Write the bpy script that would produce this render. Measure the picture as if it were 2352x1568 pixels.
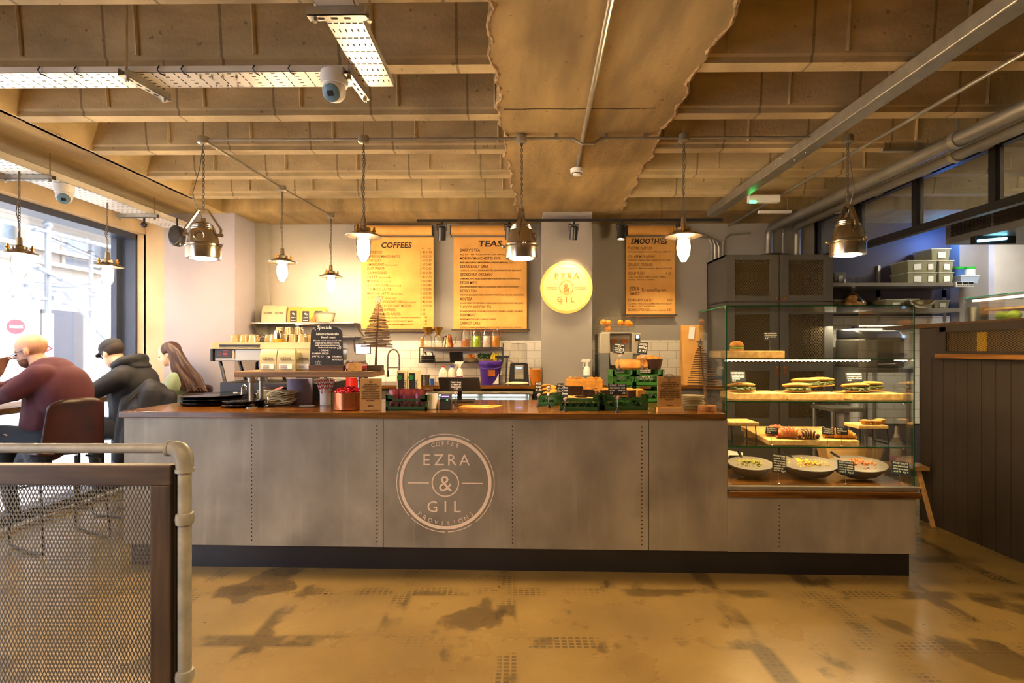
import bpy, math, random
from math import sin, cos, pi, radians, sqrt, atan2
from mathutils import Vector, Matrix, Euler
random.seed(7)
for o in list(bpy.data.objects): bpy.data.objects.remove(o)
SC = bpy.context.scene
COL = SC.collection
# ---------------------------------------------------------------- camera
F = 1250.0; TH = radians(0.64); EYE = 1.45
cd = bpy.data.cameras.new('camera'); cd.lens = 36.0*F/2352; cd.sensor_width = 36; cd.shift_y = 16/2352
cam = bpy.data.objects.new('camera', cd); COL.objects.link(cam)
cam.location = (0, 0, EYE); cam.rotation_euler = (pi/2, 0, TH); cd.clip_start = .02; cd.clip_end = 200
SC.camera = cam
# ---------------------------------------------------------------- view, sky, lights
SC.view_settings.view_transform = 'Standard'; SC.view_settings.look = 'None'
SC.view_settings.gamma = 1; SC.view_settings.use_curve_mapping = False
SC.view_settings.exposure = 0.68
SC.cycles.sample_clamp_indirect = 6
SC.cycles.max_bounces = 10; SC.cycles.transparent_max_bounces = 24
W = bpy.data.worlds.new('sky'); SC.world = W; W.use_nodes = True
bg = W.node_tree.nodes['Background']
tc = W.node_tree.nodes.new('ShaderNodeTexCoord'); sx = W.node_tree.nodes.new('ShaderNodeSeparateXYZ')
rp = W.node_tree.nodes.new('ShaderNodeValToRGB')
W.node_tree.links.new(tc.outputs['Generated'], sx.inputs[0]); W.node_tree.links.new(sx.outputs['Z'], rp.inputs[0])
rp.color_ramp.elements[0].color = (.47, .48, .58, 1); rp.color_ramp.elements[1].color = (.84, .88, 1.0, 1)
rp.color_ramp.elements[1].position = .3
W.node_tree.links.new(rp.outputs[0], bg.inputs[0]); bg.inputs[1].default_value = 12.5
WARM = (1.0, .61, .26)
def lamp(kind, name, loc, power, color=WARM, radius=.05, **k):
    l = bpy.data.lights.new(name, kind); l.energy = power; l.color = color
    if kind in ('POINT', 'SPOT'): l.shadow_soft_size = radius
    for a, b in k.items(): setattr(l, a, b)
    o = bpy.data.objects.new(name, l); COL.objects.link(o); o.location = loc
    return o
por = lamp('AREA', 'window_portal', (-4.0, 2.5, 1.4), 1, (1, 1, 1), shape='RECTANGLE', size=6.3, size_y=2.5)
por.rotation_euler = (pi/2, 0, -pi/2); por.data.cycles.is_portal = True
# room pendants behind and above the viewer (light only: wholly out of frame)
for (x, y) in ((-2.3, .55), (-.7, .65), (.9, .65), (2.4, .55), (-1.5, -1.4), (1.2, -1.4)):
    lamp('SPOT', 'room_lamp', (x, y, 2.1), 50, WARM, .08, spot_size=radians(165), spot_blend=.7)
# kitchen strip light past the partition, then a fill lamp added to brighten the tiles
lamp('AREA', 'kitchen_light', (4.9, 4.6, 2.8), 30, (1, .93, .8), shape='RECTANGLE', size=.3, size_y=2.4)
lamp('AREA', 'kitchen_tile_fill', (3.7, 5.6, 1.68), 12, (1, .85, .6), shape='RECTANGLE', size=1.0, size_y=.3)
# ---------------------------------------------------------------- pixel to place
def depth_of(p): return -p[0]*sin(TH) + p[1]*cos(TH)
def ray(px, py):
    a = (px-1176)/F; b = (800-py)/F
    return Vector((-sin(TH)+cos(TH)*a, cos(TH)+sin(TH)*a, b))
def PY(px, py, Y): r = ray(px, py); t = Y/r.y; return Vector((0, 0, EYE))+r*t
def PZ(px, py, z): r = ray(px, py); t = (z-EYE)/r.z; return Vector((0, 0, EYE))+r*t
def PX(px, py, X): r = ray(px, py); t = X/r.x; return Vector((0, 0, EYE))+r*t
def mpp(p): return depth_of(p)/F
# ---------------------------------------------------------------- mesh collector
class MB:
    def __init__(s, T=None): s.v = []; s.f = []; s.T = T or Matrix.Identity(4)
    def at(s, x=0, y=0, z=0, rz=0, rx=0, ry=0, sc=1):
        s.T = Matrix.Translation((x, y, z)) @ Euler((rx, ry, rz)).to_matrix().to_4x4() @ Matrix.Scale(sc, 4); return s
    def add(s, vs, fs):
        n = len(s.v); s.v += [s.T @ Vector(v) for v in vs]; s.f += [tuple(i+n for i in f) for f in fs]; return s
    def box(s, x0, x1, y0, y1, z0, z1):
        vs = [(x0,y0,z0),(x1,y0,z0),(x1,y1,z0),(x0,y1,z0),(x0,y0,z1),(x1,y0,z1),(x1,y1,z1),(x0,y1,z1)]
        return s.add(vs, [(0,3,2,1),(4,5,6,7),(0,1,5,4),(1,2,6,5),(2,3,7,6),(3,0,4,7)])
    def hexa(s, b, t):   # bottom 4 corners, top 4 corners (ccw from above)
        return s.add(list(b)+list(t), [(0,3,2,1),(4,5,6,7),(0,1,5,4),(1,2,6,5),(2,3,7,6),(3,0,4,7)])
    def prism(s, poly, d0, d1, axis='z'):
        n = len(poly)
        def P(a, b, d): return {'z': (a, b, d), 'y': (a, d, b), 'x': (d, a, b)}[axis]
        vs = [P(a, b, d0) for a, b in poly]+[P(a, b, d1) for a, b in poly]
        fs = [tuple(range(n))[::-1], tuple(range(n, 2*n))]+[(i, (i+1) % n, n+(i+1) % n, n+i) for i in range(n)]
        if axis == 'y': fs = [f[::-1] for f in fs]
        return s.add(vs, fs)
    def lathe(s, prof, n=20, c=(0, 0, 0), sy=1.0, arc=2*pi):
        vs = []; fs = []; m = len(prof)
        for i in range(n):
            a = 2*pi*i/n
            for r, z in prof: vs.append((c[0]+r*cos(a), c[1]+r*sin(a)*sy, c[2]+z))
        for i in range(n):
            j = (i+1) % n
            for k in range(m-1): fs.append((i*m+k, j*m+k, j*m+k+1, i*m+k+1))
        if prof[0][0] > 1e-6: fs.append(tuple(i*m for i in range(n))[::-1])
        if prof[-1][0] > 1e-6: fs.append(tuple(i*m+m-1 for i in range(n)))
        return s.add(vs, fs)
    def cyl(s, p0, p1, r0, r1=None, n=12): return s.tube([p0, p1], [r0, r0 if r1 is None else r1], n)
    def tube(s, pts, r, n=8, closed=False, flat=1.0, caps=True):
        pts = [Vector(p) for p in pts]; m = len(pts)
        rs = r if isinstance(r, (list, tuple)) else [r]*m
        vs = []; fs = []; up = None
        for i, p in enumerate(pts):
            if closed: t = pts[(i+1) % m]-pts[i-1]
            else: t = pts[min(i+1, m-1)]-pts[max(i-1, 0)]
            if t.length < 1e-9: t = Vector((0, 0, 1))
            t.normalize()
            if up is None:
                up = Vector((0, 0, 1)) if abs(t.z) < .9 else Vector((0, 1, 0))
            a = t.cross(up)
            if a.length < 1e-4: a = t.cross(Vector((1, 0, 0)))
            a.normalize(); b = a.cross(t); b.normalize(); up = b
            for k in range(n):
                q = 2*pi*(k+.5)/n
                vs.append(p+a*cos(q)*rs[i]+b*sin(q)*rs[i]*flat)
        L = m if closed else m-1
        for i in range(L):
            j = (i+1) % m
            for k in range(n): fs.append((i*n+k, i*n+(k+1) % n, j*n+(k+1) % n, j*n+k))
        if not closed and caps:
            fs.append(tuple(range(n))[::-1]); fs.append(tuple((m-1)*n+k for k in range(n)))
        return s.add(vs, fs)
    def ball(s, c, r, n=12, m=8, jit=0):
        rx, ry, rz = r if isinstance(r, (list, tuple)) else (r, r, r)
        vs = [(c[0], c[1], c[2]-rz)]; fs = []
        for j in range(1, m):
            a = -pi/2+pi*j/m
            for i in range(n):
                q = 2*pi*i/n; k = 1+random.uniform(-jit, jit)
                vs.append((c[0]+rx*cos(a)*cos(q)*k, c[1]+ry*cos(a)*sin(q)*k, c[2]+rz*sin(a)*k))
        vs.append((c[0], c[1], c[2]+rz)); t = len(vs)-1
        for i in range(n):
            fs.append((0, 1+(i+1) % n, 1+i)); fs.append((t, t-n+i, t-n+(i+1) % n))
            for j in range(m-2):
                a = 1+j*n; fs.append((a+i, a+(i+1) % n, a+n+(i+1) % n, a+n+i))
        return s.add(vs, fs)
    def grid(s, fn, nu, nv, thick=0):    # surface from fn(u,v)
        vs = [fn(i/nu, j/nv) for j in range(nv+1) for i in range(nu+1)]
        fs = [(j*(nu+1)+i, j*(nu+1)+i+1, (j+1)*(nu+1)+i+1, (j+1)*(nu+1)+i) for j in range(nv) for i in range(nu)]
        return s.add(vs, fs)
    def text(s, body, size, x=0, z=0, align='CENTER', width=None, depth=.0006, shear=0, bold=0, rot=0, y=0):
        """upright lettering in the local xz plane, facing -y"""
        vs, fs, w = glyphs(body, align, shear, bold, depth/size)
        kx = size if width is None or w < 1e-6 else width/w
        c, q = cos(rot), sin(rot)
        out = []
        for v in vs:
            a, b = v[0]*kx, v[1]*size
            out.append((x+a*c-b*q, y-v[2]*size, z+a*q+b*c))
        return s.add(out, fs)
_gl = {}
def glyphs(body, align, shear, bold, dep):
    key = (body, align, shear, bold, round(dep, 5))
    if key in _gl: return _gl[key]
    cu = bpy.data.curves.new('t', 'FONT'); cu.body = body; cu.align_x = align; cu.size = 1; cu.resolution_u = 2
    cu.shear = shear; cu.offset = bold; cu.extrude = dep
    ob = bpy.data.objects.new('t', cu); me = ob.to_mesh()
    vs = [tuple(v.co) for v in me.vertices]; fs = [tuple(p.vertices) for p in me.polygons]
    w = (max(v[0] for v in vs)-min(v[0] for v in vs)) if vs else 0
    ob.to_mesh_clear(); bpy.data.objects.remove(ob); bpy.data.curves.remove(cu)
    _gl[key] = (vs, fs, w); return _gl[key]
def build(mb, name, mat, parent=None, label=None, cat=None, group=None, kind=None, smooth=35, bevel=0, world=False, loc=None, rz=0):
    me = bpy.data.meshes.new(name); vs = mb.v
    if world and parent is not None:
        Mi = (Matrix.Translation(parent.location) @ parent.rotation_euler.to_matrix().to_4x4()).inverted()
        if parent.parent is None: vs = [Mi @ v for v in vs]
    me.from_pydata([tuple(v) for v in vs], [], mb.f); me.update()
    if smooth: me.shade_smooth(); me.set_sharp_from_angle(angle=radians(smooth))
    me.materials.append(mat)
    o = bpy.data.objects.new(name, me); COL.objects.link(o)
    if parent is not None: o.parent = parent
    if loc is not None: o.location = loc
    if rz: o.rotation_euler = (0, 0, rz)
    if label: o['label'] = label
    if cat: o['category'] = cat
    if group: o['group'] = group
    if kind: o['kind'] = kind
    if bevel:
        b = o.modifiers.new('bevel', 'BEVEL'); b.width = bevel; b.segments = 2; b.limit_method = 'ANGLE'; b.angle_limit = radians(40)
    return o
def thing(name, label, cat, loc=(0, 0, 0), rz=0, group=None):
    o = bpy.data.objects.new(name, None); COL.objects.link(o); o.location = loc; o.rotation_euler = (0, 0, rz)
    o.empty_display_size = .05; o['label'] = label; o['category'] = cat
    if group: o['group'] = group
    return o
def each(mbs, name, mat, parent, **k):
    for q in mbs: build(q, name, mat, parent, **k)
def dup(root, loc, rz=0, label=None, group=None, scale=None):
    r = root.copy(); COL.objects.link(r); r.location = loc; r.rotation_euler = (0, 0, rz)
    if label: r['label'] = label
    if group: r['group'] = group
    if scale: r.scale = scale if isinstance(scale, (tuple, list)) else (scale,)*3
    for ch in list(root.children):
        c = ch.copy(); COL.objects.link(c); c.parent = r
        for g in list(ch.children):
            d = g.copy(); COL.objects.link(d); d.parent = c
    return r
# ---------------------------------------------------------------- materials
def hx(h):
    h = h.lstrip('#'); c = [int(h[i:i+2], 16)/255 for i in (0, 2, 4)]
    return tuple((x/12.92 if x <= .04045 else ((x+.055)/1.055)**2.4) for x in c)
def mk(name, base, rough=.6, metal=0, var=.12, scale=6, col2=None, stretch=(1, 1, 1), bump=0, bscale=80, emis=0, coat=0, detail=4, contrast=.25):
    if isinstance(base, str): base = hx(base)
    if isinstance(col2, str): col2 = hx(col2)
    m = bpy.data.materials.new(name); m.use_nodes = True; N = m.node_tree.nodes; L = m.node_tree.links
    b = N['Principled BSDF']
    c1 = [x*(1-var) for x in base]; c2 = col2 or [min(1, x*(1+var)) for x in base]
    tc = N.new('ShaderNodeTexCoord'); mp = N.new('ShaderNodeMapping'); mp.inputs['Scale'].default_value = stretch
    no = N.new('ShaderNodeTexNoise'); no.inputs['Scale'].default_value = scale; no.inputs['Detail'].default_value = detail
    cr = N.new('ShaderNodeValToRGB'); cr.color_ramp.elements[0].position = .5-contrast; cr.color_ramp.elements[1].position = .5+contrast
    cr.color_ramp.elements[0].color = (*c1, 1); cr.color_ramp.elements[1].color = (*c2, 1)
    L.new(tc.outputs['Object'], mp.inputs[0]); L.new(mp.outputs[0], no.inputs['Vector']); L.new(no.outputs['Fac'], cr.inputs[0])
    L.new(cr.outputs[0], b.inputs['Base Color'])
    b.inputs['Roughness'].default_value = rough; b.inputs['Metallic'].default_value = metal
    if coat: b.inputs['Coat Weight'].default_value = coat
    if bump:
        n2 = N.new('ShaderNodeTexNoise'); n2.inputs['Scale'].default_value = bscale; bp = N.new('ShaderNodeBump'); bp.inputs['Strength'].default_value = bump
        bp.inputs['Distance'].default_value = .01
        L.new(tc.outputs['Object'], n2.inputs['Vector']); L.new(n2.outputs['Fac'], bp.inputs['Height']); L.new(bp.outputs[0], b.inputs['Normal'])
    if emis: L.new(cr.outputs[0], b.inputs['Emission Color']); b.inputs['Emission Strength'].default_value = emis
    m['cr'] = cr.name
    return m
def math_n(N, L, op, a, b=None, c=None):
    n = N.new('ShaderNodeMath'); n.operation = op
    for i, q in enumerate((a, b, c)):
        if q is None: continue
        if isinstance(q, (int, float)): n.inputs[i].default_value = q
        else: L.new(q, n.inputs[i])
    return n.outputs[0]
def mixc(N, L, fac, a, b):
    n = N.new('ShaderNodeMix'); n.data_type = 'RGBA'
    for k, q in ((0, fac), (6, a), (7, b)):
        if isinstance(q, (int, float)): n.inputs[k].default_value = q
        elif isinstance(q, tuple): n.inputs[k].default_value = (*q, 1)
        else: L.new(q, n.inputs[k])
    return n.outputs[2]
def noise(N, L, vec, scale, detail=4, lo=.4, hi=.6):
    n = N.new('ShaderNodeTexNoise'); n.inputs['Scale'].default_value = scale; n.inputs['Detail'].default_value = detail
    if vec is not None: L.new(vec, n.inputs['Vector'])
    r = N.new('ShaderNodeMapRange'); r.inputs[1].default_value = lo; r.inputs[2].default_value = hi
    L.new(n.outputs['Fac'], r.inputs[0]); return r.outputs[0]
def mapping(N, L, sc, rot=(0, 0, 0)):
    tc = N.new('ShaderNodeTexCoord'); mp = N.new('ShaderNodeMapping'); mp.inputs['Scale'].default_value = sc; mp.inputs['Rotation'].default_value = rot
    L.new(tc.outputs['Object'], mp.inputs[0]); return mp.outputs[0]
def base_of(m): return m.node_tree.nodes, m.node_tree.links, m.node_tree.nodes['Principled BSDF'], m.node_tree.nodes[m['cr']].outputs[0]
def glass(name, tint=(.985, .995, .985), gloss=.015, rough=.0):
    m = bpy.data.materials.new(name); m.use_nodes = True; N = m.node_tree.nodes; L = m.node_tree.links
    N.remove(N['Principled BSDF']); out = N['Material Output']
    t = N.new('ShaderNodeBsdfTransparent'); t.inputs[0].default_value = (*tint, 1)
    g = N.new('ShaderNodeBsdfGlossy'); g.inputs['Roughness'].default_value = rough
    lw = N.new('ShaderNodeLayerWeight'); lw.inputs['Blend'].default_value = .25
    no = N.new('ShaderNodeTexNoise'); no.inputs['Scale'].default_value = 3
    f = math_n(N, L, 'MULTIPLY', lw.outputs['Fresnel'], math_n(N, L, 'MULTIPLY_ADD', no.outputs['Fac'], .2, .8))
    f = math_n(N, L, 'MULTIPLY_ADD', f, .7, gloss)
    mx = N.new('ShaderNodeMixShader'); L.new(f, mx.inputs[0]); L.new(t.outputs[0], mx.inputs[1]); L.new(g.outputs[0], mx.inputs[2])
    L.new(mx.outputs[0], out.inputs[0]); return m
def milky(name, col, alpha=.6, rough=.4):
    m = mk(name, col, rough, var=.06); b = m.node_tree.nodes['Principled BSDF']; b.inputs['Alpha'].default_value = alpha; return m
def glow(name, col, strength):
    m = bpy.data.materials.new(name); m.use_nodes = True; N = m.node_tree.nodes; L = m.node_tree.links
    b = N['Principled BSDF']; b.inputs['Base Color'].default_value = (*col, 1); b.inputs['Emission Color'].default_value = (*col, 1)
    no = N.new('ShaderNodeTexNoise'); no.inputs['Scale'].default_value = 20
    L.new(math_n(N, L, 'MULTIPLY_ADD', no.outputs['Fac'], strength*.1, strength*.95), b.inputs['Emission Strength']); return m

# ceiling concrete: form joints every 0.59 m on the rib faces, blotches and streaks
def concrete(name, a, b, joints=True, streak=False):
    m = mk(name, a, .85, var=.15, scale=2.2, col2=b, detail=8, bump=.35, bscale=45, stretch=(1, 1, 3) if not streak else (3, .6, 1))
    N, L, P, c = base_of(m)
    v = mapping(N, L, (1, 1, 1)); dk = noise(N, L, v, 1.3, 10, .52, .72)
    c = mixc(N, L, math_n(N, L, 'MULTIPLY', dk, .55), c, tuple(x*.35 for x in hx(a) if True))
    sp = noise(N, L, v, 26, 2, .70, .74); c = mixc(N, L, math_n(N, L, 'MULTIPLY', sp, .5), c, (.05, .035, .02))
    if joints:
        s = N.new('ShaderNodeSeparateXYZ'); L.new(v, s.inputs[0])
        w = math_n(N, L, 'ABSOLUTE', math_n(N, L, 'SUBTRACT', math_n(N, L, 'FRACT', math_n(N, L, 'DIVIDE', math_n(N, L, 'ADD', s.outputs[0], 20.14), .592)), .5))
        w = math_n(N, L, 'LESS_THAN', w, .012); c = mixc(N, L, math_n(N, L, 'MULTIPLY', w, .55), c, (.08, .05, .02))
    else:
        st = noise(N, L, mapping(N, L, (7, .9, 1)), 1.2, 6, .5, .75); c = mixc(N, L, math_n(N, L, 'MULTIPLY', st, .5), c, (.16, .11, .05))
    L.new(c, P.inputs['Base Color']); return m
M_ceil = concrete('ceiling_concrete', '#a8946c', '#d2bb8c')
M_soff = concrete('soffit_concrete', '#8c764c', '#b89c66', joints=False, streak=True)
M_rough = mk('broken_concrete_edge', '#a08660', .95, var=.45, scale=35, bump=1, bscale=60, detail=8)
M_grey = mk('grey_wall_paint', '#9a948c', .7, var=.07, scale=1.6, bump=.08, bscale=25)
M_grey2 = mk('grey_paint_daylight_tint', '#9c97a0', .7, var=.05, scale=1.6, bump=.08, bscale=25)  # grey paint with the lilac tint of the daylight put into its colour
M_plaster = mk('cream_plaster', '#b9a485', .8, var=.12, scale=2.5, bump=.15, bscale=20)
M_purple = mk('dark_mauve_paint', '#4c4650', .6, var=.06, scale=2)
M_white = mk('white_paint', '#e9e6df', .5, var=.04)
M_dark = mk('dark_brown_boards', '#3a322b', .55, var=.12, scale=3, stretch=(4, 4, .5))
M_black = mk('black_metal', '#17161a', .4, var=.2)
M_blackp = mk('black_plastic', '#1a1a1c', .35, var=.2)
M_frame = mk('window_frame_navy', '#2b3448', .35, var=.1)
M_steel = mk('galvanised_steel', '#a9a597', .38, .75, var=.15, scale=14)
M_pipe = mk('grey_pipe', '#8d897f', .42, .6, var=.12, scale=10)
M_chrome = mk('polished_metal', '#d8d0c0', .16, 1, var=.05)
M_tin = mk('lamp_metal', '#b8ab96', .24, 1, var=.1, scale=10)
M_rod = mk('dull_chain_metal', '#7d7566', .4, .8, var=.2)
M_tray = mk('white_cable_tray', '#ded8cc', .35, .2, var=.05)
M_zinc_hole = mk('dark_slot', '#2e2419', .9, var=.2)
M_brass = mk('brass', '#c9963b', .28, .9, var=.1)
M_copper = mk('copper', '#b06a48', .25, .9, var=.2, scale=4)
# zinc cladding of the counter
M_zinc = mk('zinc_cladding', '#827a6b', .5, .2, var=.18, scale=2.4, col2='#aaa291', stretch=(1.2, 1, .7), bump=.06, bscale=90, detail=8)
N, L, P, c = base_of(M_zinc); v = mapping(N, L, (1, 1, 1))
k = noise(N, L, v, 2.1, 6, .52, .70); c = mixc(N, L, math_n(N, L, 'MULTIPLY', k, .45), c, hx('#5c5650'))
k = noise(N, L, mapping(N, L, (9, 9, .8)), 2.0, 6, .56, .75); c = mixc(N, L, math_n(N, L, 'MULTIPLY', k, .22), c, hx('#bfb4a4'))
L.new(c, P.inputs['Base Color'])
def wood(name, a, b, rough=.4, st=(.6, 8, 8), scale=4, coat=0):
    return mk(name, a, rough, var=.1, scale=scale, col2=b, stretch=st, detail=8, bump=.06, bscale=50, coat=coat, contrast=.2)
M_top = wood('walnut_worktop', '#3a1f08', '#84551c', .22, coat=.4)
M_rail = wood('dark_rail_wood', '#2c231a', '#50402e', .5)
M_railv = wood('dark_rail_wood_upright', '#2c231a', '#50402e', .5, st=(8, 8, .6))
M_shelfw = wood('brown_shelf_wood', '#55402a', '#8a6a42', .45)
M_board = wood('pale_chopping_board', '#c79a4e', '#e6c484', .5, st=(8, .8, 8))
M_ply = wood('pale_plywood', '#c99a58', '#e3bd80', .5)
M_twig = mk('brown_twig', '#4a3421', .8, var=.3, scale=20, col2='#7a5a3a')
M_kraft = mk('kraft_paper', '#d69a48', .75, var=.07, scale=5, col2='#e3ad5c')
M_kraftb = mk('kraft_card', '#b98a48', .8, var=.07, scale=9)
M_ink = mk('dark_ink', '#2b1a0c', .8, var=.1)
M_inkb = mk('brown_ink', '#5a3a18', .8, var=.1)
M_chalk = mk('chalk_white', '#ece8dc', .9, var=.04)
M_slate = mk('blackboard', '#16171a', .55, var=.2, scale=12)
M_glass = glass('clear_glass'); M_jar = glass('jar_glass', (.97, .96, .93), .10, .02)
M_green = mk('green_glass_edge', '#0f5a30', .15, var=.2); M_paint = mk('cream_logo_paint', '#e8d2b8', .7, var=.08, scale=60)
# floor: worn screed with adhesive grid patches
M_floor = mk('worn_screed', '#77633a', .42, var=.16, scale=1.3, col2='#9f864e', coat=.3, detail=10, bump=.12, bscale=18)
N, L, P, c = base_of(M_floor); v = mapping(N, L, (1, 1, 1))
patch = noise(N, L, v, 1.3, 5, .50, .52)
big = noise(N, L, mapping(N, L, (1.6, .55, 1)), 1.1, 3, .40, .46)
br = N.new('ShaderNodeTexBrick'); br.inputs['Scale'].default_value = 1; br.inputs['Brick Width'].default_value = .035; br.inputs['Row Height'].default_value = .028
br.inputs['Mortar Size'].default_value = .006; br.inputs['Mortar Smooth'].default_value = .2; br.offset = 0
br.inputs['Color1'].default_value = (1, 1, 1, 1); br.inputs['Color2'].default_value = (.7, .7, .7, 1); br.inputs['Mortar'].default_value = (0, 0, 0, 1)
L.new(v, br.inputs['Vector'])
tile = N.new('ShaderNodeTexBrick'); tile.inputs['Scale'].default_value = 1; tile.inputs['Brick Width'].default_value = .62; tile.inputs['Row Height'].default_value = .55
tile.inputs['Mortar Size'].default_value = .07; tile.inputs['Mortar Smooth'].default_value = .5; tile.offset = .0
tile.inputs['Color1'].default_value = (0, 0, 0, 1); tile.inputs['Color2'].default_value = (0, 0, 0, 1); tile.inputs['Mortar'].default_value = (1, 1, 1, 1)
wob = N.new('ShaderNodeTexNoise'); wob.inputs['Scale'].default_value = 1.5
vm = N.new('ShaderNodeVectorMath'); vm.operation = 'MULTIPLY_ADD'; L.new(wob.outputs['Color'], vm.inputs[0]); vm.inputs[1].default_value = (.12, .12, 0); L.new(v, vm.inputs[2])
L.new(vm.outputs[0], tile.inputs['Vector'])
holes = noise(N, L, v, 3.1, 4, .44, .52)
g = math_n(N, L, 'MULTIPLY', math_n(N, L, 'MULTIPLY', tile.outputs['Color'], holes), big)
g = math_n(N, L, 'MULTIPLY', g, math_n(N, L, 'MAXIMUM', br.outputs['Color'], math_n(N, L, 'MULTIPLY', patch, .8)))
solid = noise(N, L, mapping(N, L, (1.3, .9, 1), (0, 0, .3)), 1.5, 9, .585, .61)
g = math_n(N, L, 'MINIMUM', math_n(N, L, 'ADD', g, math_n(N, L, 'MULTIPLY', solid, .8)), 1.0)
c = mixc(N, L, math_n(N, L, 'MULTIPLY', g, .88), c, hx('#42361f'))
fine = noise(N, L, v, 60, 3, .60, .66); c = mixc(N, L, math_n(N, L, 'MULTIPLY', fine, .18), c, hx('#5a4a30'))
L.new(c, P.inputs['Base Color']); P.inputs['Coat Roughness'].default_value = .22
L.new(math_n(N, L, 'MULTIPLY_ADD', noise(N, L, v, 3, 5, .3, .7), .22, .22), P.inputs['Roughness'])
# ---------------------------------------------------------------- the room
def struct(name, mb, mat, **k): return build(mb, name, mat, kind='structure', **k)
ZC = EYE+1.43; XL = -3.97; XP = 3.41; YB = 6.25; SL = 3.28
struct('floor', MB().box(XL-.3, 7.2, -3.2, YB+.3, -.2, 0), M_floor, smooth=0)
WY0, WY1, WZ0, WZ1 = -.6, 5.76, .04, EYE+1.215
wl = MB().box(XL-.3, XL, -3.2, WY0, 0, SL).box(XL-.3, XL, WY1, YB+.3, 0, SL).box(XL-.3, XL, WY0, WY1, WZ1, SL).box(XL-.3, XL, WY0, WY1, 0, WZ0)
struct('wall_left', wl, M_plaster, smooth=0)
struct('wall_back', MB().box(XL, XP, YB, YB+.2, 0, SL), M_grey, smooth=0)
struct('wall_kitchen', MB().box(XP, 7.0, YB, YB+.2, 0, SL), M_purple, smooth=0)
struct('wall_right', MB().box(7.0, 7.2, -3.2, YB+.2, 0, SL), M_white, smooth=0)
struct('wall_rear', MB().box(XL-.3, 7.2, -3.4, -3.2, 0, SL), M_grey, smooth=0)
struct('wall_pillar_left', MB().box(-3.754, -3.0, 5.73, YB, 0, ZC), M_grey2, smooth=0)
struct('wall_pillar_centre', MB().box(.26, .775, 5.7, YB, 0, ZC), M_grey, smooth=0)
struct('wall_pier_left', MB().box(XL-.02, -3.754, 5.76, YB, 0, ZC), M_plaster, smooth=0)
struct('wall_return_left', MB().box(-3.0, -2.86, 6.18, YB, 0, ZC), M_grey, smooth=0)
# ribbed ceiling
def ctr_l(y): return -.13+.13*max(0, (y-2.2)/3.45)**1.6+.012*sin(y*9)+.008*sin(y*23)
def ctr_r(y): return .91+.16*max(0, (y-2.2)/3.45)**1.3+.012*sin(y*8+1)+.01*sin(y*19)
ce = MB().box(XL-.3, 7.2, -3.2, YB+.3, SL, SL+.15)
for n in range(-9, 6):
    yf = 2.245+.584*n
    for side in (0, 1):
        if side == 0: xa, xb = -3.12, ctr_l(yf)+.05
        else: xa, xb = ctr_r(yf)-.05, 7.0
        prof = [(yf-.09, ZC), (yf, ZC), (yf, ZC+.03), (yf+.015, ZC+.04), (yf+.05, SL), (yf-.14, SL), (yf-.105, ZC+.04), (yf-.09, ZC+.03)]
        ce.prism(prof, xa, xb, 'x')
        k = -40
        while k*.592-.14 < xb:
            x = k*.592-.14
            if x > xa+.05: ce.tube([(x, yf-.108, ZC+.045), (x, yf-.142, SL)], .011, 6)
            k += 1
    if n > -9:   # splayed end of each coffer on the window side
        ya, yb = yf-.584+.0, yf-.09
        ce.hexa([(-3.13, ya, ZC), (-3.09, ya, ZC), (-3.09, yb, ZC), (-3.13, yb, ZC)], [(-3.13, ya, SL), (-2.93, ya, SL), (-2.93, yb, SL), (-3.13, yb, SL)])
struct('ceiling', ce, M_ceil, smooth=30)
struct('trim_1', MB().box(XL-.05, -3.1, -3.2, 5.66, ZC, SL).box(XL-.05, 7.1, 5.66, YB+.1, ZC, SL), M_soff, smooth=0)
ys = [-3.2+i*.03 for i in range(int((5.68+3.2)/.03))]
random.seed(3)
pl = [(ctr_l(y)+random.uniform(-.008, .008), y) for y in ys]+[(ctr_r(y)+random.uniform(-.008, .008), y) for y in reversed(ys)]
cb = MB(); n = len(ys)
for i in range(n-1):
    a, b = pl[i], pl[i+1]; c_, d = pl[2*n-2-i], pl[2*n-1-i]
    cb.add([(a[0], a[1], ZC-.005), (b[0], b[1], ZC-.005), (c_[0], c_[1], ZC-.005), (d[0], d[1], ZC-.005)], [(0, 1, 2, 3)])
    cb.add([(a[0], a[1], ZC), (b[0], b[1], ZC), (b[0]+.01, b[1], SL), (a[0]+.01, a[1], SL)], [(0, 3, 2, 1)])
    cb.add([(c_[0], c_[1], ZC), (d[0], d[1], ZC), (d[0]-.01, d[1], SL), (c_[0]-.01, c_[1], SL)], [(0, 3, 2, 1)])
struct('trim_2', cb, M_soff, smooth=0)
eg = MB()
for s_, fn in ((1, ctr_l), (-1, ctr_r)):
    pts = [(fn(y)+s_*.004+random.uniform(-.007, .007), y, ZC+random.uniform(-.002, .006)) for y in ys]
    eg.tube(pts, [random.uniform(.008, .018) for _ in ys], 6)
struct('trim_3', eg, M_rough)
# skim joint across the smooth centre soffit
struct('trim_4', MB().tube([(ctr_l(3.24)+.04+i*.1, 3.24+.004*sin(i*2), ZC-.005) for i in range(10)], .003, 5), M_zinc_hole)
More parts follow.
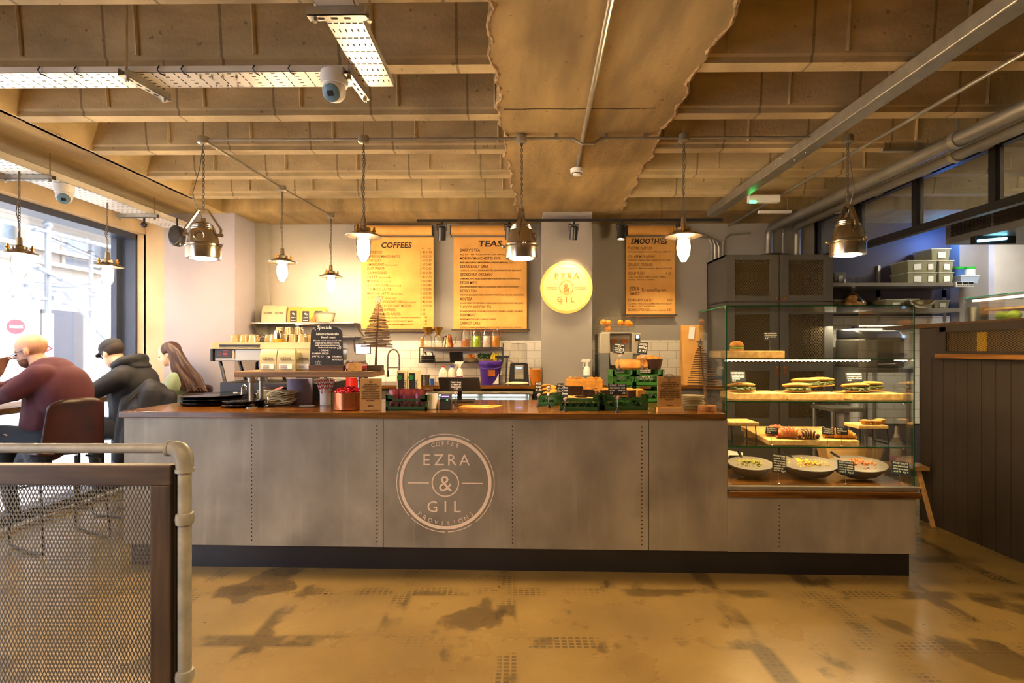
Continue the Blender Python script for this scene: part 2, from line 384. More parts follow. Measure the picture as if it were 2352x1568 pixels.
# tiles on the back wall
M_tile = mk('white_tile', '#eae2d2', .18, var=.04, scale=3)
N, L, P, c = base_of(M_tile)
tb = N.new('ShaderNodeTexBrick'); tb.inputs['Scale'].default_value = 1; tb.inputs['Brick Width'].default_value = .19; tb.inputs['Row Height'].default_value = .095
tb.inputs['Mortar Size'].default_value = .0025; tb.inputs['Color1'].default_value = (.8, .76, .68, 1); tb.inputs['Color2'].default_value = (.84, .8, .72, 1); tb.inputs['Mortar'].default_value = (.42, .36, .27, 1)
L.new(mapping(N, L, (1, 1, 1), (-pi/2, 0, 0)), tb.inputs['Vector']); L.new(tb.outputs['Color'], P.inputs['Base Color'])
struct('trim_5', MB().box(-1.75, .26, YB-.015, YB, 1.0, 1.54).box(.775, 2.15, YB-.015, YB, 1.0, 1.545), M_tile, smooth=0)
struct('trim_6', MB().box(3.3, 4.9, YB-.015, YB, .6, 1.82), M_tile, smooth=0)
# window: navy frame, glass
wf = MB(); X0, X1 = XL-.29, XL-.09
wf.box(X0, X1, WY1-.03, WY1+.002, WZ0, WZ1).box(X0, X1, WY0, WY1, WZ1-.06, WZ1+.002).box(X0, X1, WY0, WY1, WZ0, WZ0+.06).box(X0, X1, WY0, WY0+.05, WZ0, WZ1)
wf.box(X0-.01, X0+.05, WY1-.10, WY1, WZ0, WZ1).box(X0-.01, X0+.05, 1.9, 1.98, WZ0, WZ1)
wroot = thing('window_1', 'large shopfront window with navy frame', 'window'); del wroot['label']; del wroot['category']; wroot['kind'] = 'structure'
build(wf, 'window_frame', M_frame, wroot, smooth=0, bevel=.003)
build(MB().box(X0+.012, X0+.020, WY0, WY1-.05, WZ0+.05, WZ1-.05), 'pane', glass('window_glass', (.97, .98, 1), .02), wroot, smooth=0)
# ---------------------------------------------------------------- counter frame
KA = PZ(445, 1300, 0); KB = PZ(2095, 1322, 0); U = (KB-KA); U.z = 0; U.normalize(); V = Vector((-U.y, U.x, 0))
CRZ = atan2(U.y, U.x); CO = KA-V*.03       # origin on the zinc face line
ZT = EYE-.415
def CL(px, py, t=0):      # pixel -> (s, z) on the vertical plane t behind the zinc face
    r = ray(px, py); o = Vector((0, 0, EYE)); k = ((CO+V*t-o).dot(V))/(Vector((r.x, r.y, 0)).dot(V)); p = o+r*k
    return (p-CO).dot(U), p.z
def CW(s, t, z): return CO+U*s+V*t+Vector((0, 0, z))
S0 = CL(285, 1000)[0]; S1 = CL(2103, 1200)[0]; SM = CL(1671, 1050)[0]; DEP = .87
LED = .545
counter = thing('service_counter', 'long zinc-clad service counter with rivet rows, lower under the glass display', 'counter', CO, CRZ)
build(MB().box(S0, SM, 0, .85, .15, ZT-.041).box(SM, S1, 0, .93, .15, LED-.041), 'cladding', M_zinc, counter, smooth=0, bevel=.002)
build(MB().box(S0+.03, S1-.02, .03, .82, 0, .15), 'kick_board', M_black, counter, smooth=0)
rv = MB()
for px in (578, 866, 1177, 1474, 1790):
    s_ = CL(px, 1100)[0]; top = ZT-.09 if px < 1671 else LED-.09
    z = .19
    while z < top: rv.ball((s_, -.001, z), (.0048, .003, .0048), 6, 4); z += .026
build(rv, 'rivet_rows', mk('rust_rivets', '#3d2818', .7, .3, var=.4, scale=40), counter)
sm = MB()
for px in (880, 1490):
    s_ = CL(px, 1100)[0]; sm.box(s_-.0015, s_+.0015, -.002, .004, .15, ZT-.04)
for a, b in ((S0, SM),): sm.box(a, b, -.0015, .003, .151, .154)
build(sm, 'seam', M_zinc_hole, counter, smooth=0)
# painted logo
LX, LZ = CL(1023, 1109); R_ = CL(1136, 1109)[0]-LX
def ring(mb, r0, r1, x, z, y, n=90, gaps=()):
    for i in range(n):
        if i in gaps: continue
        a, b = 2*pi*i/n, 2*pi*(i+1)/n
        q = [(x+r*cos(t), y, z+r*sin(t)) for r, t in ((r0, a), (r1, a), (r1, b), (r0, b))]
        mb.add(q+[(p[0], y-.0008, p[2]) for p in q], [(0, 1, 2, 3), (7, 6, 5, 4), (1, 5, 6, 2), (0, 3, 7, 4)])
def logo(mb, x, z, R, y, full=True):
    if full:
        ring(mb, R*.985, R, x, z, y, 120, (18, 19, 37, 74, 90, 101, 102))
        ring(mb, R*.875, R*.94, x, z, y)
        for i, ch in enumerate('COFFEE'):
            a = radians(90-(i-2.5)*7.2); mb.text(ch, R*.125, x+cos(a)*R*.765, z+sin(a)*R*.765, rot=a-pi/2, y=y)
        for i, ch in enumerate('PROVISIONS'):
            a = radians(-90+(i-4.5)*8.9); mb.text(ch, R*.125, x+cos(a)*R*.86, z+sin(a)*R*.86, rot=a+pi/2, y=y)
    for i, ch in enumerate('EZRA'): mb.text(ch, R*.325, x+(i-1.5)*R*.26, z+R*.36, y=y)
    for i, ch in enumerate('GIL'): mb.text(ch, R*.325, x+(i-1.0)*R*.235+(.0 if i else -.03*R), z-R*.59, y=y)
    ring(mb, R*.255, R*.28, x, z, y, 60); mb.text('&', R*.46, x, z-R*.165, y=y)
    for s_ in (-1, 1): mb.box(x+s_*R*.55-R*.215, x+s_*R*.55+R*.215, y-.0008, y, z-R*.011, z+R*.011)
lg = MB(); logo(lg, LX, LZ, R_, -.001); build(lg, 'painted_logo', M_paint, counter, smooth=0)
# worktops
top = thing('worktop', 'stained walnut plank worktop with routed edge on the counter', 'worktop', CO, CRZ)
TL = CL(272, 950, -.03)[0]; TR = CL(1669, 955, -.03)[0]
build(MB().box(TL, TR, -.03, DEP, ZT-.04, ZT), 'board', M_top, top, smooth=0, bevel=.004)
ledge = thing('display_ledge', 'dark wooden ledge board under the glass display case', 'ledge', CO, CRZ)
LR = CL(2118, 1135, -.03)[0]
build(MB().box(SM+.001, LR, -.03, .95, LED-.04, LED), 'board', M_top, ledge, smooth=0, bevel=.004)
# ---------------------------------------------------------------- glass display case
GC = thing('glass_display_case', 'square-edged glass food display case with lit shelf on the counter end', 'display case', CO, CRZ)
g0 = SM+.004; g1 = CL(2100, 900, .03)[0]; gt = CL(1700, 704, .03)[1]; D0, D1 = .03, .62; gb = LED+.025
build(MB().box(g0, g1, D0, D0+.006, gb, gt), 'front_pane', M_glass, GC, smooth=0)
build(MB().box(g0, g0+.006, D0+.007, D1, gb, gt), 'side_pane', M_glass, GC, smooth=0)
build(MB().box(g1-.006, g1, D0+.007, D1, gb, gt), 'side_pane', M_glass, GC, smooth=0)
build(MB().box(g0, g1, D0, D1, gt, gt+.006), 'top_pane', M_glass, GC, smooth=0)
ed = MB()
for x in (g0, g1): ed.box(x-.003, x+.003, D0-.001, D0+.005, gb, gt+.005)
ed.box(g0, g1, D0-.002, D0+.002, gt+.001, gt+.007)
ed.box(g0-.002, g0+.001, D0, D1, gt+.001, gt+.007)
build(ed, 'glass_edge', M_green, GC, smooth=0)
sheets = []
for py, t in ((823, .05), (921, .05), (1025, .05)):
    z = CL(1880, py, t)[1]; sheets.append(z)
    build(MB().box(g0+.008, g1-.008, D0+.012, D1-.06, z-.008, z), 'glass_shelf', M_glass, GC, smooth=0)
    build(MB().box(g0+.008, g1-.008, D0+.010, D0+.013, z-.008, z), 'shelf_edge', M_green, GC, smooth=0)
ZA, ZB_, ZCs = sheets
br_ = MB()
for z in sheets:
    for x in (g0+.02, (g0+g1)/2, g1-.02):
        for t in (.1, .45): br_.cyl((x, t, z-.022), (x, t, z-.009), .011, n=10)
build(br_, 'shelf_stud', M_chrome, GC)
build(MB().box(g0-.003, g1+.008, .0, .035, LED+.001, gb), 'base_rail', M_steel, GC, smooth=0, bevel=.002); build(MB().box(g0, g1, .036, D1, LED+.001, gb-.001), 'wooden_floor', M_top, GC, smooth=0)
M_led = glow('warm_led', (1, .72, .38), 6)
a = CL(1668, 825, .07)[0]; b = CL(1998, 825, .07)[0]; c_ = CL(2055, 825, .07)[0]
ls = MB().box(g0+.01, b, .065, .075, ZA-.0145, ZA-.0095).box(c_, g1-.02, .065, .075, ZA-.0145, ZA-.0095)
nb = int((b-g0)/.028)
for i in range(nb): ls.ball((g0+.02+i*.028, .07, ZA-.017), (.006, .005, .004), 8, 4)
build(ls, 'led_strip', M_led, GC)
for z_, t_, pw_ in ((ZA-.03, .10, 5), (ZB_-.02, .25, 3), (ZCs-.02, .25, 3)):
    q_ = CW((g0+g1)/2, t_, z_); ll = lamp('AREA', 'case_led_light', q_, pw_, (1, .72, .36), shape='RECTANGLE', size=g1-g0-.1, size_y=.03); ll.rotation_euler = (0, 0, CRZ)
# ---------------------------------------------------------------- raised plank shelf on pipe legs
RX0 = PY(537, 852, 3.77); M1 = PZ(577, 938, ZT)
rs = thing('raised_plank_shelf', 'brown plank shelf on galvanised pipe legs standing on the worktop', 'shelf', (0, 0, ZT), 0)
Y0, Y1 = 3.76, 4.10; rx0 = PY(537, 855, Y0).x; rx1 = PY(856, 855, Y0).x; rz0 = PY(600, 866, Y0).z-ZT; rz1 = PY(600, 853, Y0).z-ZT
build(MB().box(rx0, rx1, Y0, Y1, rz0, rz1), 'plank', M_shelfw, rs, smooth=0, bevel=.004)
for px, yy in ((577, 3.80), (600, 4.03), (838, 3.84), (826, 4.03)):
    x = PY(px, 900, yy).x
    build(MB().cyl((x, yy, .008), (x, yy, rz0), .0165, n=14).lathe([(.045, 0), (.045, .006), (.026, .012), (.024, .03), (.0165, .035)], 16, (x, yy, 0)).lathe([(.0165, -.04), (.024, -.035), (.024, -.004), (.03, 0)], 16, (x, yy, rz0)), 'pipe_leg', M_steel, rs)
ZR = ZT+rz1
# ---------------------------------------------------------------- pendants
def chain(mb, x, y, z0, z1, link=.024, r=.0026, n=6):
    k = int((z0-z1)/(link*.78)); st = (z0-z1)/k
    for i in range(k):
        zc = z0-st*(i+.5); h = link*.5; w = link*.30; pts = []
        for j in range(8):
            a = 2*pi*j/8; q = (w*cos(a), (h-w)*(1 if sin(a) > 0 else -1)*(1 if abs(sin(a)) > .1 else 0)+w*sin(a))
            pts.append((x+(q[0] if i % 2 else 0), y+(0 if i % 2 else q[0]), zc+q[1]))
        mb.tube(pts, r, 5, closed=True)
PR = 3.62; HC = EYE+1.395
M_bulb = glow('hot_bulb', (1.0, .70, .38), 430); M_lens = glow('lamp_lens', (1.0, .74, .42), 26)
def dome_lamp(x, y, ztop, zbot, label, yaw=0, s=1, box=True):
    t = thing('industrial_dome_pendant', label, 'pendant light', (x, y, zbot), yaw, None)
    h = .245*s
    if box: build(MB().lathe([(.034, .02), (.036, 0), (.036, -.022), (.024, -.03)], 16, (0, 0, ztop-zbot)), 'ceiling_box', M_steel, t)
    m = MB(); chain(m, 0, 0, ztop-zbot-.03, h+.085*s); build(m, 'chain', M_rod, t)
    prof = [(.105, .0), (.108, .02), (.106, .075), (.112, .08), (.112, .092), (.098, .10), (.088, .15), (.074, .19), (.076, .196), (.070, .202), (.071, .208), (.064, .215), (.065, .221), (.052, .232), (.03, .245), (.016, .248), (.014, .27), (.0, .272)]
    pr = [(r*s, z*s) for r, z in prof]+[]
    inner = [(.098*s, .004*s), (.098*s, .07*s), (.0, .075*s)]
    build(MB().lathe(pr, 32), 'dome', M_tin, t); build(MB().lathe(inner[:2]+[(.02*s, .11*s)], 24), 'reflector', M_chrome, t)
    build(MB().lathe([(.0, -.010*s), (.05*s, -.008*s), (.098*s, .004*s), (.098*s, .010*s), (0, .011*s)], 28), 'lens', M_lens, t)
    yk = MB()
    for q in (-1, 1): yk.tube([(q*.106*s, 0, .16*s), (q*.108*s, 0, .20*s), (q*.03*s, 0, .325*s), (0, 0, .33*s)], .008*s, 4, flat=2)
    for q in (-1, 1): yk.cyl((q*.085*s, 0, .16*s), (q*.122*s, 0, .16*s), .011*s, n=8)
    yk.tube([(0, -.012, .32*s), (0, -.012, .335*s), (0, .012, .335*s), (0, .012, .32*s)], .004*s, 5)
    build(yk, 'yoke', M_tin, t)
    for a in (radians(200), radians(340), radians(90)):
        cl = MB(); c0 = Vector((cos(a)*.112*s, sin(a)*.112*s, .085*s)); cl.ball(c0+Vector((cos(a), sin(a), 0))*.014*s, .012*s, 8, 5); cl.cyl(c0, c0+Vector((cos(a), sin(a), .3))*.03*s, .005*s, n=6); build(cl, 'clamp', M_tin, t)
    cl = MB(); cl.tube([(-.03*s+.03*s*(1+cos(i*pi/6)), -.092*s, .14*s+.03*s*sin(i*pi/6)) for i in range(12)], .004*s, 5, closed=True)
    build(cl, 'badge_ring', M_tin, t)
    fx = MB().tube([(.0, 0, ztop-zbot-.03), (-.02, -.01, (ztop-zbot)*.75), (-.06, -.01, (ztop-zbot)*.55), (-.05, 0, .36), (0, 0, .26*s)], .003, 6)
    build(fx, 'flex', M_rod, t)
    lamp('SPOT', 'pendant_light', (x, y, zbot-.02), 70, WARM, .07, spot_size=radians(150), spot_blend=.6)
    return t
def jar_lamp(x, y, ztop, zbot, label, s=1, box=True, power=1):
    t = thing('well_glass_pendant', label, 'pendant light', (x, y, zbot), 0, None)
    if box: build(MB().lathe([(.034, .02), (.036, 0), (.036, -.022), (.024, -.03)], 16, (0, 0, ztop-zbot)), 'ceiling_box', M_steel, t)
    m = MB(); chain(m, 0, 0, ztop-zbot-.03, .29*s); build(m, 'chain', M_rod, t)
    build(MB().lathe([(.118*s, .168*s), (.120*s, .172*s), (.06*s, .200*s), (.046*s, .205*s), (.046*s, .225*s), (.02*s, .235*s), (.016*s, .29*s), (0, .292*s)], 28).lathe([(.118*s, .166*s), (.06*s, .194*s), (0, .194*s)], 28), 'shade', M_tin, t)
    for a in (.5, 2.6, 4.4): k = MB(); k.cyl((.07*s*cos(a), .07*s*sin(a), .19*s), (.07*s*cos(a), .07*s*sin(a), .235*s), .008*s, n=8).cyl((.07*s*cos(a), .07*s*sin(a), .205*s), (.07*s*cos(a), .07*s*sin(a), .215*s), .014*s, n=6); build(k, 'clamp_bolt', M_brass, t)
    build(MB().lathe([(.0, 0), (.02*s, .003*s), (.040*s, .03*s), (.048*s, .07*s), (.050*s, .17*s), (.046*s, .19*s)], 24), 'glass_jar', M_jar, t)
    build(MB().lathe([(.0, .02*s), (.024*s, .028*s), (.040*s, .06*s), (.043*s, .10*s), (.038*s, .14*s), (.016*s, .165*s), (0, .17*s)], 16), 'bulb', M_bulb, t)
    build(MB().tube([(0, 0, ztop-zbot-.03), (.014, -.01, (ztop-zbot)*.8), (-.014, -.01, (ztop-zbot)*.6), (.012, -.01, .36), (0, 0, .28*s)], .003, 6), 'flex', M_rod, t)
    return t
def px_x(px, py, Y): return PY(px, py, Y).x
dome_lamp(px_x(467, 560, PR), PR, HC, PY(467, 598, PR).z+.012, 'polished dome pendant on a chain, leftmost of the three, beside the left pillar', .25)
dome_lamp(px_x(1198, 560, PR), PR, HC, PY(1198, 598, PR).z+.012, 'polished dome pendant on a chain in front of the teas menu', 1.35)
dome_lamp(px_x(1947, 560, PR), PR, HC-.01, PY(1947, 590, PR).z+.012, 'polished dome pendant on a chain above the glass display case', 1.5)
jar_lamp(px_x(835, 560, PR), PR, HC, PY(835, 601, PR).z, 'glowing jar pendant with disc shade in front of the coffees menu')
jar_lamp(px_x(1570, 560, PR), PR, HC, PY(1570, 601, PR).z, 'glowing jar pendant with disc shade in front of the smoothies menu')
p = PZ(648, 432, HC); jar_lamp(p.x, p.y, HC, PY(648, 647, p.y).z, 'glowing jar pendant hung midway along the angled conduit'); PJ1 = p
p = PZ(760, 495, HC); jar_lamp(p.x, p.y, HC, PY(761, 672, p.y).z, 'glowing jar pendant at the far end of the angled conduit, smallest'); PJ2 = p
HT = EYE+1.27
p = PY(22, 600, 3.78); jar_lamp(-3.50, 3.78, HT, PY(30, 640, 3.78).z, 'glowing jar pendant under the window tray, nearest the left photo edge', box=False)
p = PY(225, 600, 4.6); jar_lamp(-3.50, 4.6, HT, PY(228, 658, 4.6).z, 'glowing jar pendant under the window tray, farther along', box=False)
# conduits
def conduit(pts, r, label, name='conduit', mat=M_steel, clips=()):
    m = MB().tube(pts, r, 10)
    o = thing(name, label, 'conduit', (0, 0, 0))
    build(m, 'tube', mat, o)
    if clips:
        c = MB()
        for q in clips: c.box(q[0]-.012, q[0]+.012, q[1]-.012, q[1]+.012, q[2]-.012, ZC)
        build(c, 'saddle', mat, o, smooth=0)
    return o
xr = [px_x(x, 318, PR) for x in (467, 835, 1198, 1300, 1345, 1390, 1570, 1862, 1947)]
conduit([(xr[0], PR, HC), (xr[3], PR, HC), (xr[3]+.05, PR-.004, HC-.005), (xr[4]-.03, PR-.02, HC-.045), (xr[4]+.05, PR-.02, HC-.045), (xr[5]-.03, PR-.004, HC-.005), (xr[5]+.03, PR, HC), (xr[7], PR, HC)], .0095, 'long thin horizontal conduit carrying the row of pendants', clips=[(px_x(q, 318, PR), PR, HC) for q in (1278, 1392, 1483)])
conduit([(xr[0], PR, HC), (PJ1.x, PJ1.y, HC), (PJ2.x, PJ2.y, HC)], .0095, 'thin conduit running back at an angle from the first pendant box')
dr = thing('drop_rod', 'thin threaded rod holding the pendant box at the conduit corner', 'rod'); build(MB().cyl((xr[0], PR, HC+.015), (xr[0], PR, SL), .004, n=6), 'rod', M_steel, dr)
for k, w in ((1, 'coffees'), (6, 'smoothies'), (8, 'far right dome')):
    tag_ = thing('drop_rod', 'thin threaded rod above the pendant box, %s side' % w, 'rod'); build(MB().cyl((xr[k], PR, HC+.015), (xr[k], PR, SL), .004, n=6), 'rod', M_steel, tag_)
o = thing('smoke_detector', 'white ceiling smoke detector at the end of the overhead conduit', 'smoke detector', PZ(1325, 385, ZC-.03))
build(MB().lathe([(.0, -.062), (.03, -.06), (.036, -.045), (.05, -.04), (.052, -.012), (.03, 0), (0, 0)], 20), 'housing', M_white, o)
build(MB().lathe([(.038, -.05), (.0385, -.047), (.038, -.044)], 20), 'vent_ring', M_zinc_hole, o)
a = PZ(1325, 388, ZC-.022); b = PZ(1355, 238, ZC-.022); c_ = PZ(1416, -60, ZC-.022)
conduit([a, b, c_], .014, 'pale conduit along the smooth ceiling soffit to the smoke detector', clips=[(b.x, b.y, b.z), (a.x-.01, a.y-.12, a.z)])
conduit([(2.40, YB-.02, EYE+1.40), (2.40, -.5, EYE+1.40)], .012, 'thin single conduit between the steel trunking and the fat pipes')
for X_, r, lab in ((2.84, .045, 'fat grey pipe under the ceiling, left one of the pair'), (2.945, .018, 'thin grey pipe sandwiched between the two fat ceiling pipes'), (3.05, .045, 'fat grey pipe under the ceiling, nearest the glazed partition')):
    o = thing('ceiling_pipe', lab, 'pipe'); z = EYE+1.35
    dx = (X_-2.945)*1.5+2.985
    build(MB().tube([(X_, -.5, z), (X_, YB-.30, z), (X_+(dx-X_)*.6, YB-.14, z), (dx, YB-.09, z-.05), (dx, YB-.08, z-.14), (dx, YB-.08, 2.437)], r, 12), 'tube', M_pipe, o)
    if r > .02:
        m = MB()
        for y in (3.55+(X_-2.84)*1.3,): m.cyl((X_, y-.02, z), (X_, y+.02, z), r+.012, n=12).cyl((X_, y, z+r), (X_, y, ZC+.2), .006, n=6)
        build(m, 'pipe_clip', M_steel, o)
o = thing('steel_trunking', 'square galvanised steel trunking running overhead toward the back wall', 'trunking')
build(MB().box(1.93, 2.03, -.5, YB-.65, EYE+1.345, EYE+1.42), 'duct', M_steel, o, smooth=0, bevel=.006)
sc_ = MB()
for y, z in ((4.02, 1.375), (4.02, 1.395), (4.10, 1.378), (4.10, 1.398)): sc_.ball((1.929, y, EYE+z), .004, 6, 4)
for y in (3.75, 3.9): sc_.ball((1.97, y, EYE+1.344), .006, 6, 4)
build(sc_, 'screw', M_chrome, o)
# cable tray with slots
def slots(mb, x0, x1, y0, y1, z, along, pitch=.05, rows=6, cross=True):
    """slot rows as shallow dark recess plates; along = 'x' or 'y' """
    L_ = (x1-x0) if along == 'x' else (y1-y0); Wd = (y1-y0) if along == 'x' else (x1-x0); k = 0
    q = .02
    while q < L_-.02:
        for j in range(rows):
            w = Wd*(j+.5)/rows; a, b = (.009, .0028) if k % 2 else (.0028, .009)
            if along == 'y': a, b = b, a
            cx, cy = (x0+q, y0+w) if along == 'x' else (x0+w, y0+q)
            mb.box(cx-a, cx+a, cy-b, cy+b, z-.0006, z+.002)
        q += pitch; k += 1
TZ = EYE+1.30
ty1 = PZ(100, 203, TZ).y; ty0 = ty1-.15; tx1 = px_x(905, 200, ty1)
tr = thing('cable_tray', 'white perforated cable tray running across the upper left, hung on rods', 'cable tray')
build(MB().box(-3.6, tx1-.155, ty0, ty1, TZ, TZ+.002).box(-3.6, tx1-.16, ty1-.002, ty1, TZ, TZ+.03).box(-3.6, tx1-.16, ty0, ty0+.002, TZ, TZ+.03), 'tray', M_tray, tr, smooth=0)
m = MB(); slots(m, -3.0, tx1-.16, ty0, ty1, TZ, 'x', .052, 5); build(m, 'slots', M_zinc_hole, tr, smooth=0)
m = MB()
for px in (95, 178, 368, 423, 587, 668): x = px_x(px, 165, ty0); m.tube([(x-.004, ty0-.003, TZ+.03), (x-.008, ty0-.012, TZ+.01), (x, ty0-.004, TZ-.006), (x+.01, ty0+.02, TZ-.006)], .003, 5)
build(m, 'cable_tie', M_black, tr)
for px in (455, 482, 507, 538): x = px_x(px, 168, ty0); m = MB(); m.cyl((x, ty0+.02, TZ-.02), (x, ty0+.02, TZ+.01), .005, n=6).cyl((x+.02, ty1-.03, TZ-.02), (x+.02, ty1-.03, TZ+.01), .005, n=6); build(m, 'bolt_pair', M_chrome, tr)
tv = thing('cable_tray', 'white perforated cable tray running toward the viewer above the camera dome', 'cable tray')
build(MB().box(tx1-.15, tx1, -.4, ty1, TZ, TZ+.002).box(tx1-.15, tx1-.148, -.4, ty1, TZ, TZ+.03).box(tx1-.002, tx1, -.4, ty1, TZ, TZ+.03), 'tray', M_tray, tv, smooth=0)
m = MB(); slots(m, tx1-.15, tx1, .9, ty1, TZ, 'y', .052, 6); build(m, 'slots', M_zinc_hole, tv, smooth=0)
tw = thing('cable_tray', 'white perforated cable tray along the top of the window', 'cable tray')
build(MB().box(-3.73, -3.46, 0, 5.70, HT, HT+.002).box(-3.464, -3.46, 0, 5.70, HT, HT+.05).box(-3.73, -3.726, 0, 5.70, HT, HT+.05), 'tray', M_tray, tw, smooth=0)
m = MB(); slots(m, -3.73, -3.46, 3.0, 5.65, HT, 'y', .06, 6); build(m, 'slots', M_zinc_hole, tw, smooth=0)
def strut(a, b, rods, label, sz=ZC):
    a = Vector(a); b = Vector(b); d = (b-a); L_ = d.length; ang = atan2(d.y, d.x)
    o = thing('strut_bracket', label, 'bracket', a, ang)
    build(MB().box(0, L_, -.02, .02, 0, .003).box(0, L_, -.02, -.017, 0, .035).box(0, L_, .017, .02, 0, .035), 'channel', M_steel, o, smooth=0)
    m = MB(); k = .05
    while k < L_-.03: m.box(k-.012, k+.012, -.005, .005, -.001, .001); k += .05
    build(m, 'slots', M_zinc_hole, o, smooth=0)
    m = MB()
    for r in rods: m.cyl((r, 0, -.012), (r, 0, sz-a.z), .005, n=6).cyl((r, 0, -.014), (r, 0, -.001), .010, n=6)
    build(m, 'threaded_rod', M_chrome, o)
strut((px_x(275, 180, ty0-.06), ty0-.05, TZ-.037), (px_x(285, 180, ty0-.06)+.02, ty1+.07, TZ-.037), (.03, .25), 'steel strut bracket under the left stretch of the crossing tray', SL)
strut((px_x(795, 180, ty0-.06), ty0-.05, TZ-.037), (px_x(795, 180, ty0-.06)+.015, ty1+.07, TZ-.037), (.03, .25), 'steel strut bracket beside the camera dome, where the trays meet', SL)
yq = PZ(775, 42, TZ-.037).y
strut((px_x(708, 42, yq), yq, TZ-.037), (px_x(843, 42, yq), yq, TZ-.037), (.025, .235), 'steel strut bracket across the tray nearest the top photo edge', SL)
yq = 3.95; strut((-3.78, yq, HT-.037), (-3.40, yq, HT-.037), (.02, .35), 'steel strut bracket on the window tray, beside the small camera')
yq = 5.10; strut((-3.78, yq, HT-.037), (-3.40, yq, HT-.037), (.02, .35), 'steel strut bracket on the window tray, near the speaker')
def dome_cam(p, s, yaw, label, tilt=0):
    o = thing('dome_camera', label, 'security camera', p, yaw)
    build(MB().lathe([(0, 0), (.062*s, 0), (.064*s, -.03*s), (.060*s, -.06*s), (.0, -.065*s)], 24), 'mount', M_white, o)
    build(MB().ball((0, -.004*s, -.085*s), .054*s, 20, 12), 'housing', M_white, o)
    d = Vector((-.25, -.8, -.62)).normalized(); c = Vector((0, -.004*s, -.085*s))
    q = d.to_track_quat('Z', 'Y').to_matrix().to_4x4(); m = MB(Matrix.Translation(c+d*.030*s) @ q); m.lathe([(0, .0), (.040*s, .0), (.040*s, .016*s), (.030*s, .022*s), (0, .023*s)], 24)
    build(m, 'lens_plate', mk('lens_blue', '#6f93a5', .2, var=.1), o)
    m = MB(Matrix.Translation(c+d*.053*s) @ q); m.box(-.015*s, .015*s, -.012*s, .012*s, -.002, .002); build(m, 'sensor_window', M_black, o, smooth=0, bevel=.003)
    return o
p = PZ(768, 168, TZ-.002); dome_cam(p, 1.0, .2, 'white turret camera hanging under the crossing tray, largest')
p = PY(152, 418, 4.0); dome_cam(Vector((-3.52, 4.18, HT-.003)), 1.05, .9, 'small white dome camera under the tray by the window')
# speaker, small sensor
p = PY(407, 515, 5.45); o = thing('wall_speaker', 'black oval loudspeaker hung in the corner by the left pillar', 'speaker', p)
build(MB().at(rx=pi/2).prism([(.072*cos(a)*(1 if abs(cos(a)) < .8 else .96), .105*sin(a)-.12) for a in [i*2*pi/24 for i in range(24)]], -.05, .05).at(), 'cabinet', M_blackp, o, bevel=.02)
build(MB().cyl((0, 0, -.02), (0, 0, .06), .008, n=8), 'bracket', M_black, o)
build(MB().at(0, -.052, -.12, rx=pi/2).lathe([(0, 0), (.02, .002), (.05, -.004), (.055, 0)], 20).at(0, -.052, -.05, rx=pi/2).lathe([(0, .002), (.015, 0)], 16), 'driver', mk('speaker_cone', '#2a2622', .3), o)
o = thing('small_sensor', 'small black hanging sensor on a stalk near the end of the window tray', 'sensor', PY(331, 500, 5.2))
build(MB().cyl((0, 0, .06), (0, 0, -.05), .010, n=8), 'stalk', M_black, o); build(MB().ball((.005, -.01, -.07), .028, 12, 8), 'head', M_black, o)
# track with spot heads
ty = 5.45; tz = PY(1300, 506, ty).z
o = thing('lighting_track', 'thin black lighting track across the room above the menus', 'track'); build(MB().box(px_x(958, 506, ty), px_x(1659, 506, ty), ty-.017, ty+.017, tz-.012, tz+.012), 'rail', M_black, o, smooth=0)
build(MB().cyl((px_x(1100, 506, ty), ty, tz), (px_x(1100, 506, ty), ty, SL), .004, n=6).cyl((px_x(1520, 506, ty), ty, tz), (px_x(1520, 506, ty), ty, SL), .004, n=6), 'suspension', M_black, o)
def spot_head(px, py, tilt, label, lit=False, yaw=0):
    x = px_x(px, py, ty); o = thing('track_spotlight', label, 'spotlight', (x, ty, tz-.012), yaw)
    build(MB().cyl((0, 0, 0), (0, 0, -.025), .012, n=8).tube([(-.048, 0, -.09), (-.048, 0, -.03), (.048, 0, -.03), (.048, 0, -.09)], .005, 4).tube([(.0, 0, -.02), (-.05, -.02, -.03), (-.06, -.02, -.055), (-.02, -.01, -.07)], .003, 5), 'yoke', M_black, o)
    T = Matrix.Translation((0, 0, -.10)) @ Euler((tilt, .06, 0)).to_matrix().to_4x4()
    build(MB(T).lathe([(0, .06), (.03, .058), (.040, .045), (.040, -.08), (.036, -.082), (.034, -.07), (0, -.06)], 20), 'can', M_blackp, o)
    build(MB(T).lathe([(0, -.071), (.033, -.0705), (.033, -.066), (0, -.065)], 18), 'lamp_face', M_lens if lit else M_chrome, o)
    l_ = lamp('SPOT', 'spot_light', T @ Vector((0, 0, -.09))+o.location, 16 if lit else 30, (1, .74, .40), .03, spot_size=1.5, spot_blend=.6); l_.rotation_euler = (tilt, .06, 0)
spot_head(1015, 535, .32, 'black track spotlight between the coffees and teas menus')
spot_head(1318, 535, .25, 'black track spotlight in front of the centre pillar')
spot_head(1427, 535, -.1, 'lit black track spotlight left of the smoothies menu', True)
spot_head(1170, 525, .3, 'black track spotlight partly behind the middle dome pendant')
spot_head(1565, 522, .3, 'black track spotlight behind the glowing lamp by the smoothies menu')
